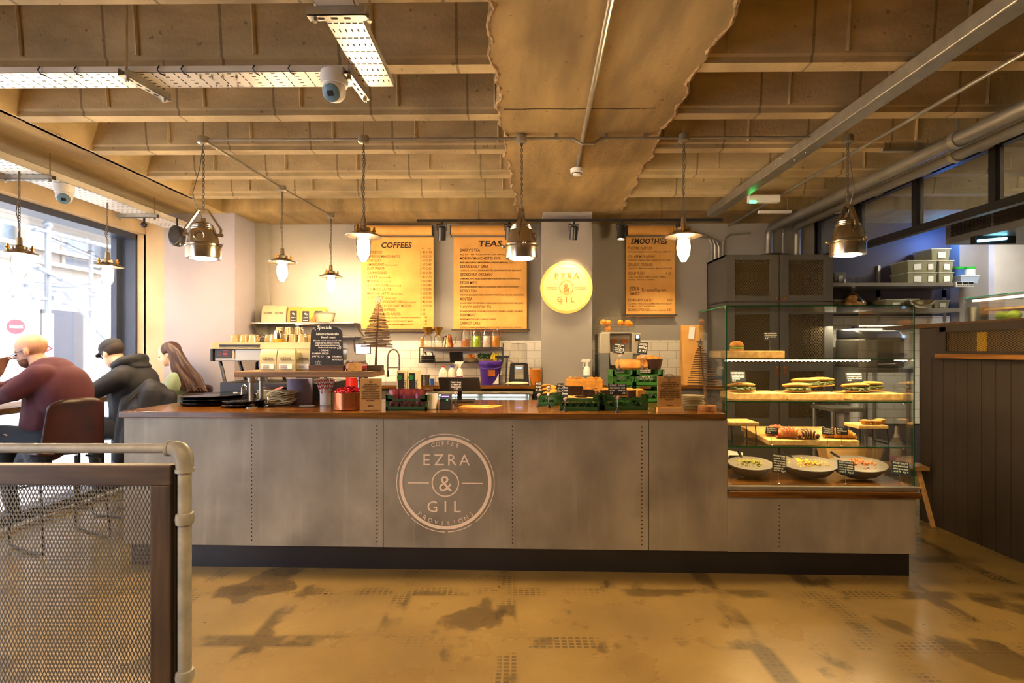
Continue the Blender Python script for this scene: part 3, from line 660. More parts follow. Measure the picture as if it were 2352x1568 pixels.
# emergency light and small ceiling fittings
p = PY(1718, 466, 4.9); q = PY(1790, 448, 4.9)
o = thing('emergency_light', 'white emergency light with green indicator under the ceiling', 'emergency light', (p.x, 4.9, p.z))
build(MB().box(0, q.x-p.x, -.03, .03, 0, q.z-p.z), 'housing', M_white, o, smooth=0, bevel=.008)
build(MB().box(.004, .06, -.034, -.02, -.01, .012), 'indicator', glow('green_led', (.05, 1, .2), 6), o, smooth=0)
for i, (x0, x1, y_, Y_, lab) in enumerate(((1742, 1816, 487, 5.5, 'slim pale ceiling batten behind the trunking, over the cabinets'), (1884, 1930, 487, 5.5, 'short pale ceiling batten near the partition corner'), (2024, 2118, 345, 3.9, 'dark steel support rail bolted under the ceiling beside the fat pipes'))):
    a, b = PY(x0, y_, Y_), PY(x1, y_, Y_); o = thing('ceiling_batten', lab, 'batten'); build(MB().box(a.x, b.x, Y_-.02, Y_+.02, a.z-.012, a.z+.012), 'strip', M_white if i < 2 else M_steel, o, smooth=0); build(MB().cyl((a.x+.03, Y_, a.z), (a.x+.03, Y_, SL), .005, n=6).cyl((b.x-.03, Y_, a.z), (b.x-.03, Y_, SL), .005, n=6), 'rod', M_steel, o)
o = thing('conduit_bundle', 'bundle of three bent steel conduits dropping down the back wall beside the tall cabinets', 'conduit')
for k in range(4):
    m = MB(); x = px_x(1634+k*9, 560, 6.2); zt = 2.74-.02*k*(k < 3)
    m.tube([(x-.28+.02*k if k < 3 else x+.3, 6.2, zt+.02), (x-.09 if k < 3 else x+.08, 6.2, zt), (x-.03 if k < 3 else x+.03, 6.2, zt-.03), (x, 6.2, zt-.10), (x, 6.2, 2.437)], .011, 8); build(m, 'conduit', M_steel, o)
# ---------------------------------------------------------------- menu rolls
def menu(name, label, x0, x1, y0, y1, rx0, rx1, bx0, bx1, by, title, ttl, lines, Y=6.17):
    a = PY(x0, y1, Y); k = depth_of(a)/F; Wd = (x1-x0)*k; H = (y1-y0)*k
    t = thing(name, label, 'menu', a)
    def X(px): return (px-x0)*k
    def Z(py): return (y1-py)*k
    pr = [(0, .002), (0, -.001)]
    m = MB().box(0, Wd, -.001, .001, -.03, Z(y0+27)); build(m, 'paper', M_kraft, t, smooth=0)
    m = MB().at(X(rx0), -.02, Z(y0+12), ry=pi/2).lathe([(.0, 0), (.058, 0), (.058, (rx1-rx0)*k), (0, (rx1-rx0)*k)], 24); build(m, 'paper_roll', M_kraft, t)
    build(MB().box(X(rx1)+.002, X(rx1)+.008, -.08, .05, Z(y0+24), Z(y0+2)).box(X(rx0)-.008, X(rx0)-.002, -.08, .05, Z(y0+24), Z(y0+2)), 'roll_bracket', M_black, t, smooth=0)
    build(MB().box(X(bx0), X(bx1), -.012, -.002, Z(by)-.011, Z(by)+.011), 'clamp_bar', mk('bar_'+name, '#4d4438', .5, .5), t, smooth=0, bevel=.002)
    tx, tyy, tw, th = ttl; build(MB().text(title, th*k*1.38, X(tx), Z(tyy), width=tw*k, y=-.003, shear=.15, bold=.02), 'title', M_ink, t, smooth=0)
    m = MB()
    for s_, lx, ly, hgt, al, wd in lines: m.text(s_, hgt*k*1.38, X(lx), Z(ly), 'LEFT', None if wd is None else wd*k, y=-.003, shear=.08, bold=.006)
    build(m, 'lettering', M_inkb, t, smooth=0)
    return t
L1 = []
cof = [('ESPRESSO', 35), ('ESPRESSO MACCHIATO', 75), ('CORTADO', 32), ('AMERICANO', 40), ('FLAT WHITE', 40), ('CAPPUCCINO', 46), ('LATTE', 24), ('MOCHA', 26), ('HOT CHOCOLATE', 49), ('TURMERIC LATTE', 55), ('MATCHA LATTE', 52), ('CHAI LATTE', 38), ("EZRA'S CHOCOLATE CHAI", 68), ("EZRA'S ICED COCONUT MATCHA", 87), ('FRENCH PRESS', 50), ('POUR OVER KALITA', 62)]
for i, (s_, w_) in enumerate(cof):
    y_ = 582+i*9.45; x_ = 843 if i < 12 else 858
    L1.append((s_, x_, y_, 6, 'L', w_))
    if i in (3, 6, 7, 8, 10, 11, 12): L1.append(('(hot or iced)', x_+w_+3, y_, 3.5, 'L', 26))
    L1.append((['2 40', '2 50', '2 60', '2 60', '2 70', '2 80', '2 80', '3 00', '3 00', '3 10', '3 20', '3 30', '3 40', '3 50', '3 50', '3 50'][i], 965, y_, 5.5, 'L', 12))
    if i < 14: L1.append((['1 90', '2 10', '2 20', '2 40', '2 60', '2 70', '2 70', '2 80', '2 80', '2 90', '2 90', '3 00', '3 20', '3 20'][i], 979, y_, 5.5, 'L', 12))
L1 += [('in', 969, 572, 3, 'L', 5), ('out', 983, 572, 3, 'L', 7), ('EXTRA SHOT / SYRUPS / CARAMEL / VANILLA / HAZELNUT / GINGERBREAD', 840, 731, 3.2, 'L', 126), ('SOY MILK / OAT MILK / COCONUT MILK', 846, 739, 3.2, 'L', 102), ('WHIPPED CREAM / MARSHMALLOWS', 850, 746, 3.2, 'L', 100), ('40', 976, 731, 4, 'L', 5), ('40', 976, 739, 4, 'L', 5), ('50', 976, 746, 4, 'L', 5)]
menu('paper_menu', 'brown paper roll menu headed COFFEES on the back wall', 830, 996, 518, 755, 820, 994, 826, 1016, 757, 'COFFEES', (910, 569, 70, 13), L1)
L2 = []
tea = [("BARRY'S TEA", 46, 'ALL OF THE FOLLOWING TEA PRICES ARE 2.60', 130), ("MORNIN' MANCHESTER KICK", 94, 'MATE, LEMONGRASS, LEMON VERBENA, GINGER, LEMON PEEL, CHILLI', 125), ("EZRA'S EARLY GREY", 66, 'CEYLON BLACK TEA, ASSAM BLACK TEA, KENYAN BLACK TEA, BERGAMOT', 142), ("DECKCHAIR DREAMIN'", 75, 'CHAMOMILE, APPLE PIECES, ROSEHIP, LEMON BLOSSOM, HIBISCUS, ORANGE PEEL', 138), ('ETON MESS', 40, 'APPLE PIECES, ROSEHIP, HIBISCUS, ELDERBERRIES, FREEZE DRIED STRAWBERRY', 136), ('RETRO TEO', 38, 'PINEAPPLE, CRANBERRY, APPLE, COCONUT, ROSE PETALS, ORANGE, LEMONGRASS', 146), ('MOJITEA', 28, 'CHINESE GREEN TEA, PEPPERMINT, GREEN LIME PIECES, LEMONGRASS, LIME LEAVES', 145), ('CHOCCY DIGESTIVE TEA', 72, 'SRI LANKAN BLACK TEA, COCOA NIBS, COCOA SHELLS, CINNAMON, CARAMEL, CARDAMOM', 144), ('PEPPYMINT', 36, 'PEPPERMINT LEAVES, CORNFLOWERS', 83), ('CARROT CAKE', 47, 'ROSEHIP, CINNAMON, CRANBERRIES, BEETROOT, CARROT FLAKES, VANILLA, ALMONDS', 142)]
for i, (s_, w_, d_, dw) in enumerate(tea):
    L2.append((s_, 1056, 578+i*18.6, 7, 'L', w_)); L2.append((d_, 1056, 586+i*18.6, 3.6, 'L', dw))
menu('paper_menu', 'brown paper roll menu headed TEAS on the back wall', 1042, 1210, 518, 755, 1037, 1206, 1037, 1217, 757, 'TEAS', (1125, 566, 54, 14), L2)
L3 = [('THE PINK PANTHER', 1442, 573, 6.5, 'L', 56), ('STRAWBERRY, BLUEBERRY, BANANA, APPLE JUICE & GREEK YOG', 1442, 580, 3.4, 'L', 98), ('YOU ARE MY SUNSHINE', 1442, 592, 6.5, 'L', 62), ('PASSIONFRUIT, PINEAPPLE, MANGO, BANANA, JUICE & COCONUT', 1442, 599, 3.4, 'L', 100), ('GRASS IS GREENER', 1442, 611, 6.5, 'L', 57), ('CURLY KALE, LEMONGRASS, BANANA, MANGO & APPLE JUICE', 1442, 618, 3.4, 'L', 101), ('GOLD RUSH', 1442, 630, 6.5, 'L', 37), ('4 25', 1529, 630, 5.5, 'L', 12), ('CARROT, GOJI BERRY, PUMPKIN, GINGER, TURMERIC,', 1442, 637.5, 3.4, 'L', 88), ('BANANA, ORANGE & TURMERIC', 1442, 644, 3.4, 'L', 62), ('EZRA', 1445, 667, 9, 'L', 22), ('SAYS', 1446, 678, 9, 'L', 22), ('Try something new...', 1473, 669, 7.5, 'L', 60), ("EZRA'S AFFOGATO", 1442, 692, 6.5, 'L', 56), ('5 00', 1532, 692, 5.5, 'L', 11), ('1 SCOOP OF VANILLA ICE CREAM TOPPED WITH BISCUIT', 1442, 699, 3.4, 'L', 100), ('CRUMB & A SHOT OF ESPRESSO', 1442, 705, 3.4, 'L', 62), ('BIG KIDS, LITTLE KIDS', 1442, 714, 5.5, 'L', 49), ('BABYCCINO, COOKIE & MILK', 1492, 714, 3, 'L', 37), ('2 25', 1531, 714, 5.5, 'L', 11)]
menu('paper_menu', 'brown paper roll menu headed SMOOTHIES on the back wall', 1438, 1550, 518, 722, 1440, 1548, 1431, 1555, 724, 'SMOOTHIES', (1490, 560, 83, 13), L3)
# round sign
p = PY(1301, 660, 5.66); Rs = 60*mpp(p)
sg = thing('round_sign', 'round pale yellow illuminated sign reading EZRA & GIL on the centre pillar', 'sign', (p.x, 5.66, p.z))
build(MB().at(rx=pi/2).lathe([(0, -.036), (Rs, -.036), (Rs, .0), (Rs*.9, .0), (Rs*.9, -.004), (0, -.004)], 64).at(), 'rim', mk('sign_rim', '#e6b45a', .5, var=.05, emis=.15), sg)
build(MB().at(rx=pi/2).lathe([(0, -.004), (Rs*.9, -.004), (Rs*.9, -.002), (0, -.002)], 64).at(), 'face', mk('sign_face', '#e6c878', .5, var=.04, emis=.2), sg)
m = MB(); logo(m, 0, 0, Rs*.96, -.004, False)
for i, ch in enumerate('COFFEE'): a = radians(90-(i-2.5)*7.5); m.text(ch, Rs*.1, cos(a)*Rs*.72, sin(a)*Rs*.72, rot=a-pi/2, y=-.004)
build(m, 'lettering', mk('sign_letters', '#b0701c', .6), sg, smooth=0)
# ---------------------------------------------------------------- expanded mesh
def emesh(mb, x0, x1, z0, z1, cw, ch, t=.0012, w=.0018, y=0):
    nx = max(1, round((x1-x0)/cw)); nz = max(1, round((z1-z0)/ch)); cw = (x1-x0)/nx; ch = (z1-z0)/nz
    for i in range(nx+1):
        for sgn in (-1, 1):
            pts = []
            for j in range(2*nz+1):
                q = x0+i*cw+sgn*(cw/2 if j % 2 else 0)
                pts.append((min(max(q, x0), x1), z0+j*ch/2))
            for (xa, za), (xb, zb) in zip(pts, pts[1:]):
                if abs(xa-xb) < 1e-5: continue
                mb.add([(xa-w, y, za), (xa+w, y, za), (xb+w, y, zb), (xb-w, y, zb), (xa-w, y+t, za), (xa+w, y+t, za), (xb+w, y+t, zb), (xb-w, y+t, zb)], [(0, 1, 2, 3), (7, 6, 5, 4), (0, 3, 7, 4), (1, 5, 6, 2)])
# ---------------------------------------------------------------- tall cabinets
CY = 5.68; M_cab = mk('charcoal_cabinet_paint', '#57544d', .5, var=.06); M_cmesh = mk('brass_mesh', '#9a8256', .4, .6, var=.1)
cx0 = px_x(1667, 700, CY); cx1 = px_x(1912, 700, CY); cz1 = PY(1700, 584, CY).z
cab = thing('tall_cabinet', 'tall charcoal cabinet with brass mesh doors and leather pulls on the back wall', 'cabinet', (cx0, CY, 0))
cw_ = cx1-cx0; kk = CY/F
build(MB().box(0, .02, .02, .56, 0, cz1).box(cw_-.02, cw_, .02, .56, 0, cz1).box(0, cw_, .02, .56, cz1-.02, cz1).box(0, cw_, .54, .56, 0, cz1).box(0, cw_, .02, .5, EYE+106*kk, EYE+108*kk).box(0, cw_, .03, .56, 0, .1), 'carcass', M_cab, cab, smooth=0)
def cdoor(px0, px1, pys, hx_, hy_, hh):
    x0 = (px0-1667)*kk; x1 = (px1-1667)*kk; zz = [EYE+(800-q)*kk for q in pys]; panels = zz[1:-1]
    d = MB(); bw = 20*kk; d.box(x0, x0+bw, 0, .02, zz[-1], zz[0]).box(x1-bw, x1, 0, .02, zz[-1], zz[0])
    edges = [zz[0]]+panels+[zz[-1]]
    for i in range(0, len(edges), 2): d.box(x0+bw, x1-bw, 0, .02, edges[i+1], edges[i])
    o = build(d, 'door', M_cab, cab, smooth=0, bevel=.001)
    m = MB()
    for i in range(0, len(panels), 2): emesh(m, x0+bw, x1-bw, panels[i+1], panels[i], .026, .034, y=.012, w=.0028)
    build(m, 'mesh_panel', M_cmesh, o, smooth=0)
    hz = EYE+(800-hy_)*kk; hxx = (hx_-1667)*kk
    build(MB().box(hxx-.018, hxx+.018, -.006, -.001, hz-hh*kk, hz+.01), 'leather_pull', mk('tan_leather', '#7d4a26', .6), o, smooth=0, bevel=.001)
    build(MB().ball((hxx, -.008, hz), .009, 8, 6), 'stud', M_brass, o)
for a, b, h in ((1668, 1788, 1782), (1790, 1911, 1800)): cdoor(a, b, [586, 598, 679, 692], h, 684, 7)
for a, b, h in ((1668, 1788, 1783), (1790, 1911, 1801)): cdoor(a, b, [695, 722, 833, 852, 960, 1180], h, 843, 18)
# grey boarded side panel / boxing left of cabinets
o = thing('shelf_speaker', 'low black dome on top of the tall cabinets below the drop pipes', 'dome', (px_x(1775, 580, CY+.2), CY+.25, cz1))
build(MB().lathe([(.22, 0), (.21, .012), (.12, .04), (0, .05)], 24), 'cover', M_black, o)
# ---------------------------------------------------------------- glazed partition above the pass
pt = thing('glazed_partition', 'black steel glazed partition with reeded glass below the ceiling', 'partition')
def fr(m, y0, y1, z0, z1, w=.035): return m.box(XP-w/2, XP+w/2, y0, y1, z0, z1)
zb = lambda px, py: EYE+(800-py)/(px-1190)*XP
Yp = lambda px: XP*F/(px-1190)
zt0 = EYE+.41*XP; zt1 = EYE+.42*XP; zl0 = EYE+.288*XP; zl1 = EYE+.306*XP
m = MB(); fr(m, 1.2, YB, zt1-.005, ZC+.01, .06); fr(m, 1.2, YB, zl0, zl1, .06)
for px in (1878, 1970, 2100, 2277): y = Yp(px); fr(m, y-.03, y+.03, zl1, zt1, .06)
fr(m, YB-.06, YB, 1.9, zt1, .06)
build(m, 'steel_frame', M_black, pt, smooth=0)
M_reed = mk('reeded_glass', '#8c9088', .25, var=.05); P_ = M_reed.node_tree.nodes['Principled BSDF']; P_.inputs['Alpha'].default_value = .32
m = MB(); y = 1.2; n_ = 0; vs = []; 
rd = [(XP+.003*sin(i*pi/2*1.0), 1.2+i*.006) for i in range(int((YB-1.25)/.006))]
vs = [(x, yy, zl1) for x, yy in rd]+[(x, yy, zt1) for x, yy in rd]; q = len(rd)
m.add(vs, [(i, i+1, q+i+1, q+i) for i in range(q-1)]); build(m, 'reeded_pane', M_reed, pt, smooth=180)
# low boarded pass wall
pw = thing('pass_wall', 'dark boarded half-height wall between the counter and kitchen pass', 'half wall')
pwz = EYE+.06*XP; pwy = Yp(2104)
build(MB().box(XP, XP+.12, 1.0, pwy, 0, pwz-.03), 'boarding', M_dark, pw, smooth=0)
m = MB()
for i in range(24):
    y = pwy-.12*i-.02
    m.box(XP-.0015, XP+.001, y-.002, y+.002, 0, EYE-.08)
build(m, 'board_groove', M_zinc_hole, pw, smooth=0)
build(MB().box(XP-.02, XP+.16, 1.0, pwy+.45, pwz-.035, pwz), 'capping', wood('cap_wood', '#4a3520', '#6b4c2c', .4), pw, smooth=0, bevel=.002)
yr = Yp(2158)
build(MB().box(XP-.07, XP, 1.0, yr, EYE-.077, EYE-.042), 'wood_rail', wood('rail_wood', '#7a4f22', '#a3712f', .45, st=(8, .6, 8)), pw, smooth=0, bevel=.002)
m = MB(); z0, z1 = EYE-.02, EYE+.17
m.box(XP-.03, XP-.001, 1.0, yr, z1-.04, z1+.02).box(XP-.03, XP-.001, 1.0, yr, z0-.03, z0).box(XP-.03, XP-.001, yr-.06, yr, z0, z1)
build(m, 'vent_frame', M_dark, pw, smooth=0)
m = MB(Matrix.Translation((XP-.016, 0, 0)) @ Matrix.Rotation(pi/2, 4, 'Z')); emesh(m, 1.0, yr-.06, z0, z1-.04, .03, .016, w=.003)
build(m, 'vent_mesh', M_cmesh, pw, smooth=0)
ya = Yp(2255); build(MB().box(XP-.009, XP-.001, ya-.01, ya+.07, z0, z1-.05), 'yellow_label', mk('yellow_card', '#e8c020', .6), pw, smooth=0, label='yellow card seen behind the mesh')
# ---------------------------------------------------------------- kitchen hood, lamp, shelves
hd = thing('air_unit', 'grey steel ducted air unit with slatted grilles over the kitchen pass', 'air unit')
HXk = 3.95; yh = HXk*F/(2163-1190); h0 = EYE+.242*HXk; h1 = EYE+.31*HXk
build(MB().box(HXk, 5.2, 1.5, yh, h0, h1), 'casing', mk('dark_grey_steel', '#6f6d66', .4, .4), hd, smooth=0, bevel=.004)
m = MB()
for a, b in ((2175, 2265), (2272, 2352), (2360, 2500)):
    ya, yb = HXk*F/(a-1190), HXk*F/(b-1190)
    for k in range(5): z = h0+.06+k*.034; m.box(HXk-.004, HXk+.002, yb, ya, z, z+.014)
    for k in range(30):
        y = yb+(ya-yb)*k/30; m.box(HXk-.006, HXk, y, y+.004, h0+.06, h0+.21)
build(m, 'grille', M_zinc_hole, hd, smooth=0)
p = PY(2235, 566, 4.7); o = thing('insect_killer_lamp', 'glowing blue fly-killer tube lamp under the air unit', 'lamp', (p.x, 4.7, p.z+.04))
build(MB().box(0, .34, -.03, .03, -.02, .05), 'housing', M_blackp, o, smooth=0, bevel=.006); build(MB().cyl((.01, -.036, .0), (.25, -.036, .022), .011, n=10), 'tube', glow('uv_tube', (.25, .75, 1), 8), o)
lamp('POINT', 'uv_light', (4.70, 6.0, 2.66), 7, (.05, .25, 1), .05)
struct('trim_7', MB().box(4.92, 5.24, 6.12, YB, 0, ZC), M_grey, smooth=0)
M_shelf = mk('steel_shelf', '#a19c90', .35, .5)
SY = 6.0
def kshelf(px0, px1, pz, label):
    a = PY(px0, pz, SY-.18); b = PY(px1, pz, SY-.18); o = thing('wall_shelf', label, 'shelf')
    build(MB().box(a.x, b.x, SY-.18, YB-.005, a.z-.018, a.z+.018), 'shelf_board', M_shelf, o, smooth=0)
    m = MB()
    for px in (2018, 2169):
        x = px_x(px, 600, YB-.02); m.box(x-.015, x+.015, YB-.03, YB-.003, a.z-.1, a.z+.26)
    build(m, 'upright', M_steel, o, smooth=0); return a.z+.018
z1_ = kshelf(1914, 2212, 653, 'upper steel kitchen shelf holding stacked tubs'); z2_ = kshelf(1914, 2212, 712, 'lower steel kitchen shelf behind the display case')
M_tub = milky('frosted_tub', '#b7b48f', .55); M_tubl = milky('tub_lid', '#d9d8c4', .8); M_lab = mk('paper_label', '#f0efe6', .8, var=.02)
def tub(px, py, zbase, wpx, hpx, label, fill='#8a8a5c', Y=SY-.05, group=None, dep=.26, lid=True):
    p = PY(px, py, Y); k = mpp(p); w = wpx*k; h = hpx*k
    t = thing('food_tub', label, 'tub', (p.x, Y, zbase), 0, group)
    a, b = w*.44, w*.5
    build(MB().hexa([(-a, 0, 0), (a, 0, 0), (a, dep, 0), (-a, dep, 0)], [(-b, -.01, h), (b, -.01, h), (b, dep+.01, h), (-b, dep+.01, h)]), 'tub_body', M_tub, t, smooth=0, bevel=.006)
    build(MB().box(-a+.006, a-.006, .006, dep-.006, .004, h*.62), 'contents', mk('tub_fill', fill, .8, var=.25, scale=25), t, smooth=0)
    if lid: build(MB().box(-b-.004, b+.004, -.014, dep+.014, h-.006, h+.004), 'lid', M_tubl, t, smooth=0, bevel=.002)
    build(MB().at(0, -.008, h*.45, rx=.06, ry=random.uniform(-.1, .1)).box(-w*.15, w*.22, -.003, 0, -h*.24, h*.26).at(), 'sticker', M_lab, t, smooth=0)
    return zbase+h+.006
g = 'tubs on the upper kitchen shelf'
for px, wpx, nm in ((2108, 46, 'left'), (2136, 34, 'middle'), (2172, 34, 'right')):
    pass
ta = tub(2105, 640, z1_, 44, 26, 'frosted food tub, bottom left of the stack on the upper shelf', '#6c7040'); tub(2105, 610, ta, 44, 26, 'frosted food tub, upper left of the stack', '#6c7040')
ta = tub(2135, 640, z1_, 32, 26, 'frosted food tub, bottom middle of the stack on the upper shelf', '#747238'); tub(2135, 610, ta, 32, 26, 'frosted food tub, upper middle of the stack', '#747238')
ta = tub(2172, 640, z1_, 34, 26, 'frosted food tub, bottom right of the stack on the upper shelf', '#5f5a35'); ta = tub(2172, 610, ta, 34, 26, 'frosted food tub, second up in the right column', '#5f5a35'); tub(2160, 590, ta, 44, 26, 'frosted food tub topmost in the tall right column', '#5f5a35')
tub(1929, 640, z1_, 28, 27, 'small tub of red-brown sauce at the left end of the upper shelf', '#8a4a32', lid=False)
tub(1929, 700, z2_, 28, 21, 'small pale tub at the left end of the lower shelf', '#b0ac84', dep=.15)
tub(2056, 700, z2_, 46, 22, 'wide tub of yellow mix on the lower kitchen shelf', '#cdb06a'); ta = tub(2094, 700, z2_, 32, 12, 'shallow white tub, lower of two stacked, lower shelf', '#d4cfc4'); tub(2094, 700, ta, 32, 10, 'shallow white tub, upper of two stacked, lower shelf', '#d4cfc4')
tub(2127, 700, z2_, 30, 20, 'pale tub behind the steel bowl on the lower shelf', '#c8b484'); tub(2162, 700, z2_, 36, 20, 'pale tub at the right end of the lower shelf', '#b7b08a')
for px, c_, lab in ((2200, '#2f5f9a', 'blue-labelled green-lidded pot on the upper shelf end'), (2226, '#e8e8e4', 'white pot with green lid on the upper shelf end')):
    p = PY(px, 630, SY); o = thing('lidded_pot', lab, 'pot', (p.x, SY, z1_+(.0 if px < 2210 else .0)+.09)); k = mpp(p)
    build(MB().lathe([(0, 0), (11*k, 0), (11*k, 16*k), (0, 16*k)], 18), 'pot_body', mk('pot_paint', c_, .5), o); build(MB().lathe([(0, 16*k), (11.5*k, 16*k), (11.5*k, 21*k), (0, 21*k)], 18), 'lid', mk('green_lid', '#1fae2e', .4), o)
p = PY(2213, 640, SY); o = thing('plastic_box', 'pale blue plastic box under the green-lidded pots', 'box', (p.x, SY, z1_)); build(MB().hexa([(-.09, -.08, 0), (.09, -.08, 0), (.09, .08, 0), (-.09, .08, 0)], [(-.1, -.09, .085), (.1, -.09, .085), (.1, .09, .085), (-.1, .09, .085)]), 'box_body', mk('blue_white_plastic', '#a9bcd6', .5), o, smooth=0, bevel=.004); build(MB().box(-.103, .103, -.093, .093, .082, .09), 'rim', M_white, o, smooth=0)
p = PY(2215, 653, SY-.192); o = thing('kitchen_timer', 'white triple digital timer clipped to the shelf end', 'timer', (p.x, SY-.192, p.z)); k = mpp(p)
build(MB().box(-21*k, 21*k, -.01, .01, -6*k, 6*k), 'housing', M_white, o, smooth=0, bevel=.003); m = MB(); 
for i in range(3): m.box((-18+13*i)*k, (-7+13*i)*k, -.012, -.009, 0, 5*k)
for i in range(9): m.box((-17+4.2*i)*k, (-15+4.2*i)*k, -.012, -.009, -4*k, -2*k)
build(m, 'displays', M_black, o, smooth=0)
p = PY(2148, 706, 5.6); k = mpp(p); o = thing('steel_bowl', 'shiny steel mixing bowl at the front of the lower kitchen shelf', 'bowl', (p.x, 5.82, z2_)); build(MB().lathe([(0, 0), (15*k, 0), (28*k, 9*k), (35*k, 17*k), (34*k, 17*k), (27*k, 10*k), (14*k, 2*k), (0, 2*k)], 28), 'bowl_body', M_chrome, o)
p = PY(1972, 690, 5.8); k = mpp(p); o = thing('bag_of_rolls', 'knotted clear bag of golden bread rolls on the lower shelf', 'bag of bread', (p.x, 5.9, z2_))
for i, (dx, dy, dz) in enumerate(((-.06, 0, .045), (.03, -.02, .045), (.09, .02, .04), (0, .05, .10), (-.02, -.03, .11))): build(MB().ball((dx, dy, dz), (.05, .045, .04), 14, 8), 'bread_roll', mk('golden_bread', '#c98f40', .6, var=.2), o)
build(MB().lathe([(.12, 0), (.13, .06), (.08, .15), (.02, .19), (.05, .22), (.09, .28), (.10, .33)], 18), 'bag_film', glass('film', (.9, .9, .88), .12, .15), o)
# kitchen beyond: sink wall items seen through the glass
def at(px, py, Y): return PY(px, py, Y)
Yk = 6.0
p0, p1 = at(1914, 803, Yk), at(1988, 803, Yk); o = thing('kitchen_sink_unit', 'steel kitchen sink unit seen through the display glass', 'sink', (p0.x, Yk, 0)); k = mpp(p0)
build(MB().box(0, p1.x-p0.x, -.1, .2, p0.z-.03, p0.z+.03).box(.02, p1.x-p0.x, 0, .2, .85, p0.z-.03), 'basin', M_steel, o, smooth=0); build(MB().tube([(.1, .1, p0.z), (.1, .1, p0.z+.09), (.13, .03, p0.z+.10), (.16, 0, p0.z+.07)], .008, 8).tube([(.28, .1, p0.z), (.28, .1, p0.z+.09), (.25, .03, p0.z+.11)], .008, 8), 'tap', M_chrome, o)
p = at(1973, 755, YB-.03); k = mpp(p); o = thing('hand_wash_sign', 'small blue hand wash notice on the kitchen tiles', 'sign', p); build(MB().box(-17*k, 17*k, -.003, .003, -5*k, 5*k), 'plate', mk('blue_sign', '#2a2f8a', .4), o, smooth=0); build(MB().text('This sink for', 4.5*k, 0, 1*k, width=22*k, y=-.004).text('hand wash only', 4.5*k, 0, -3.6*k, width=24*k, y=-.004), 'lettering', M_white, o, smooth=0)
p = at(2033, 845, 5.3); k = mpp(p); o = thing('countertop_oven', 'dark rounded high-speed oven with steel front in the kitchen', 'oven', (p.x, 5.3, p.z)); w = 46*k; h = 88*k
build(MB().box(-w, w, .0, .5, 0, h*.78), 'body', mk('oven_grey', '#6b6658', .35, .6), o, smooth=0, bevel=.02)
build(MB().prism([(-.02, h*.76), (.5, h*.76), (.5, h*1.05), (.2, h*1.05), (.05, h*.95)], -w*.98, w*.98, 'x'), 'hood', M_black, o, bevel=.02)
build(MB().box(-w*.6, w*.35, -.02, .0, h*.08, h*.7), 'oven_door', M_blackp, o, smooth=0, bevel=.006); build(MB().cyl((-w*.55, -.05, h*.1), (w*.3, -.05, h*.1), .010, n=8), 'door_handle', M_chrome, o)
build(MB().box(-w*.95, -w*.7, -.004, .0, h*.5, h*.72), 'control_panel', M_black, o, smooth=0)
o = thing('oven_table', 'steel table under the kitchen oven', 'table', (p.x, 5.3, 0)); build(MB().box(-w*1.02, w*1.2, -.05, .55, p.z-.04, p.z), 'table_top', M_steel, o, smooth=0)
for a in (-.98, 1.15):
    for b in (0, .5): build(MB().cyl((w*a, b, 0), (w*a, b, p.z-.04), .02, n=8), 'leg', M_steel, o)
p = at(1937, 985, 5.2); k = mpp(p); o = thing('hanging_towel', 'white hand towel hanging behind the display case', 'towel', (p.x, 5.2, p.z-.1)); build(MB().grid(lambda u, v: ((u-.5)*30*k, .012*sin(u*9), v*62*k), 10, 4), 'cloth', M_grey2, o); md = o.children[0].modifiers.new('s', 'SOLIDIFY'); md.thickness = .006
o = thing('work_table', 'steel work table behind the display case under the towel', 'table', (p.x, 5.25, 0)); zt_ = p.z-.1+62*k+.01
build(MB().box(-.12, .20, -.08, .3, zt_, zt_+.03), 'table_top', M_steel, o, smooth=0); build(MB().box(-.10, .18, .0, .28, .3, .33), 'lower_shelf', M_steel, o, smooth=0)
for a in (-.1, .18):
    for b in (-.05, .27): build(MB().cyl((a, b, 0), (a, b, zt_), .018, n=8), 'leg', M_steel, o)
# glass prep display on the pass
gy0, gy1 = 2.6, XP*F/(2190-1190)+.0; gx0, gx1 = XP+.05, XP+.5; gz0 = pwz; gz1 = EYE+.1135*XP
o = thing('refrigerated_prep_display', 'low glass prep display with warm lights on top of the pass', 'display')
build(MB().box(gx0, gx1, gy0, gy1, gz1-.006, gz1).box(gx0, gx0+.005, gy0, gy1, gz0, gz1-.006).box(gx0, gx1, gy1-.005, gy1, gz0, gz1-.006), 'glass_cover', M_glass, o, smooth=0)
build(MB().box(gx0-.004, gx0+.004, gy0, gy1, gz1-.004, gz1+.004).box(gx0-.004, gx1, gy1-.004, gy1+.003, gz1-.004, gz1+.004), 'glass_edge', mk('aqua_edge', '#4fb79b', .2), o, smooth=0)
build(MB().box(gx0+.1, gx1, gy0, gy1-.06, gz1-.10, gz1-.085), 'inner_shelf', M_ply, o, smooth=0)
build(MB().box(gx0+.02, gx0+.05, gy0, gy1-.05, gz1-.03, gz1-.015), 'lamp_strip', glow('case_strip', (1, .85, .6), 4), o, smooth=0)
struct('trim_8', MB().box(XP+.12, XP+.8, 1.0, pwy, pwz-.12, pwz-.04), M_steel, smooth=0)
for i, (px, c_, nm) in enumerate(((2290, '#9bbf2e', 'green avocado in the prep display, nearer the oven side'), (2318, '#a5c83a', 'green avocado in the prep display, farther right'), )):
    X_ = XP+.16; y_ = X_*F/(px-1190); o = thing('avocado', nm, 'avocado', (X_, y_, pwz)); build(MB().ball((0, 0, .035), (.035, .05, .035), 14, 8), 'fruit', mk('avocado_green', c_, .5), o)
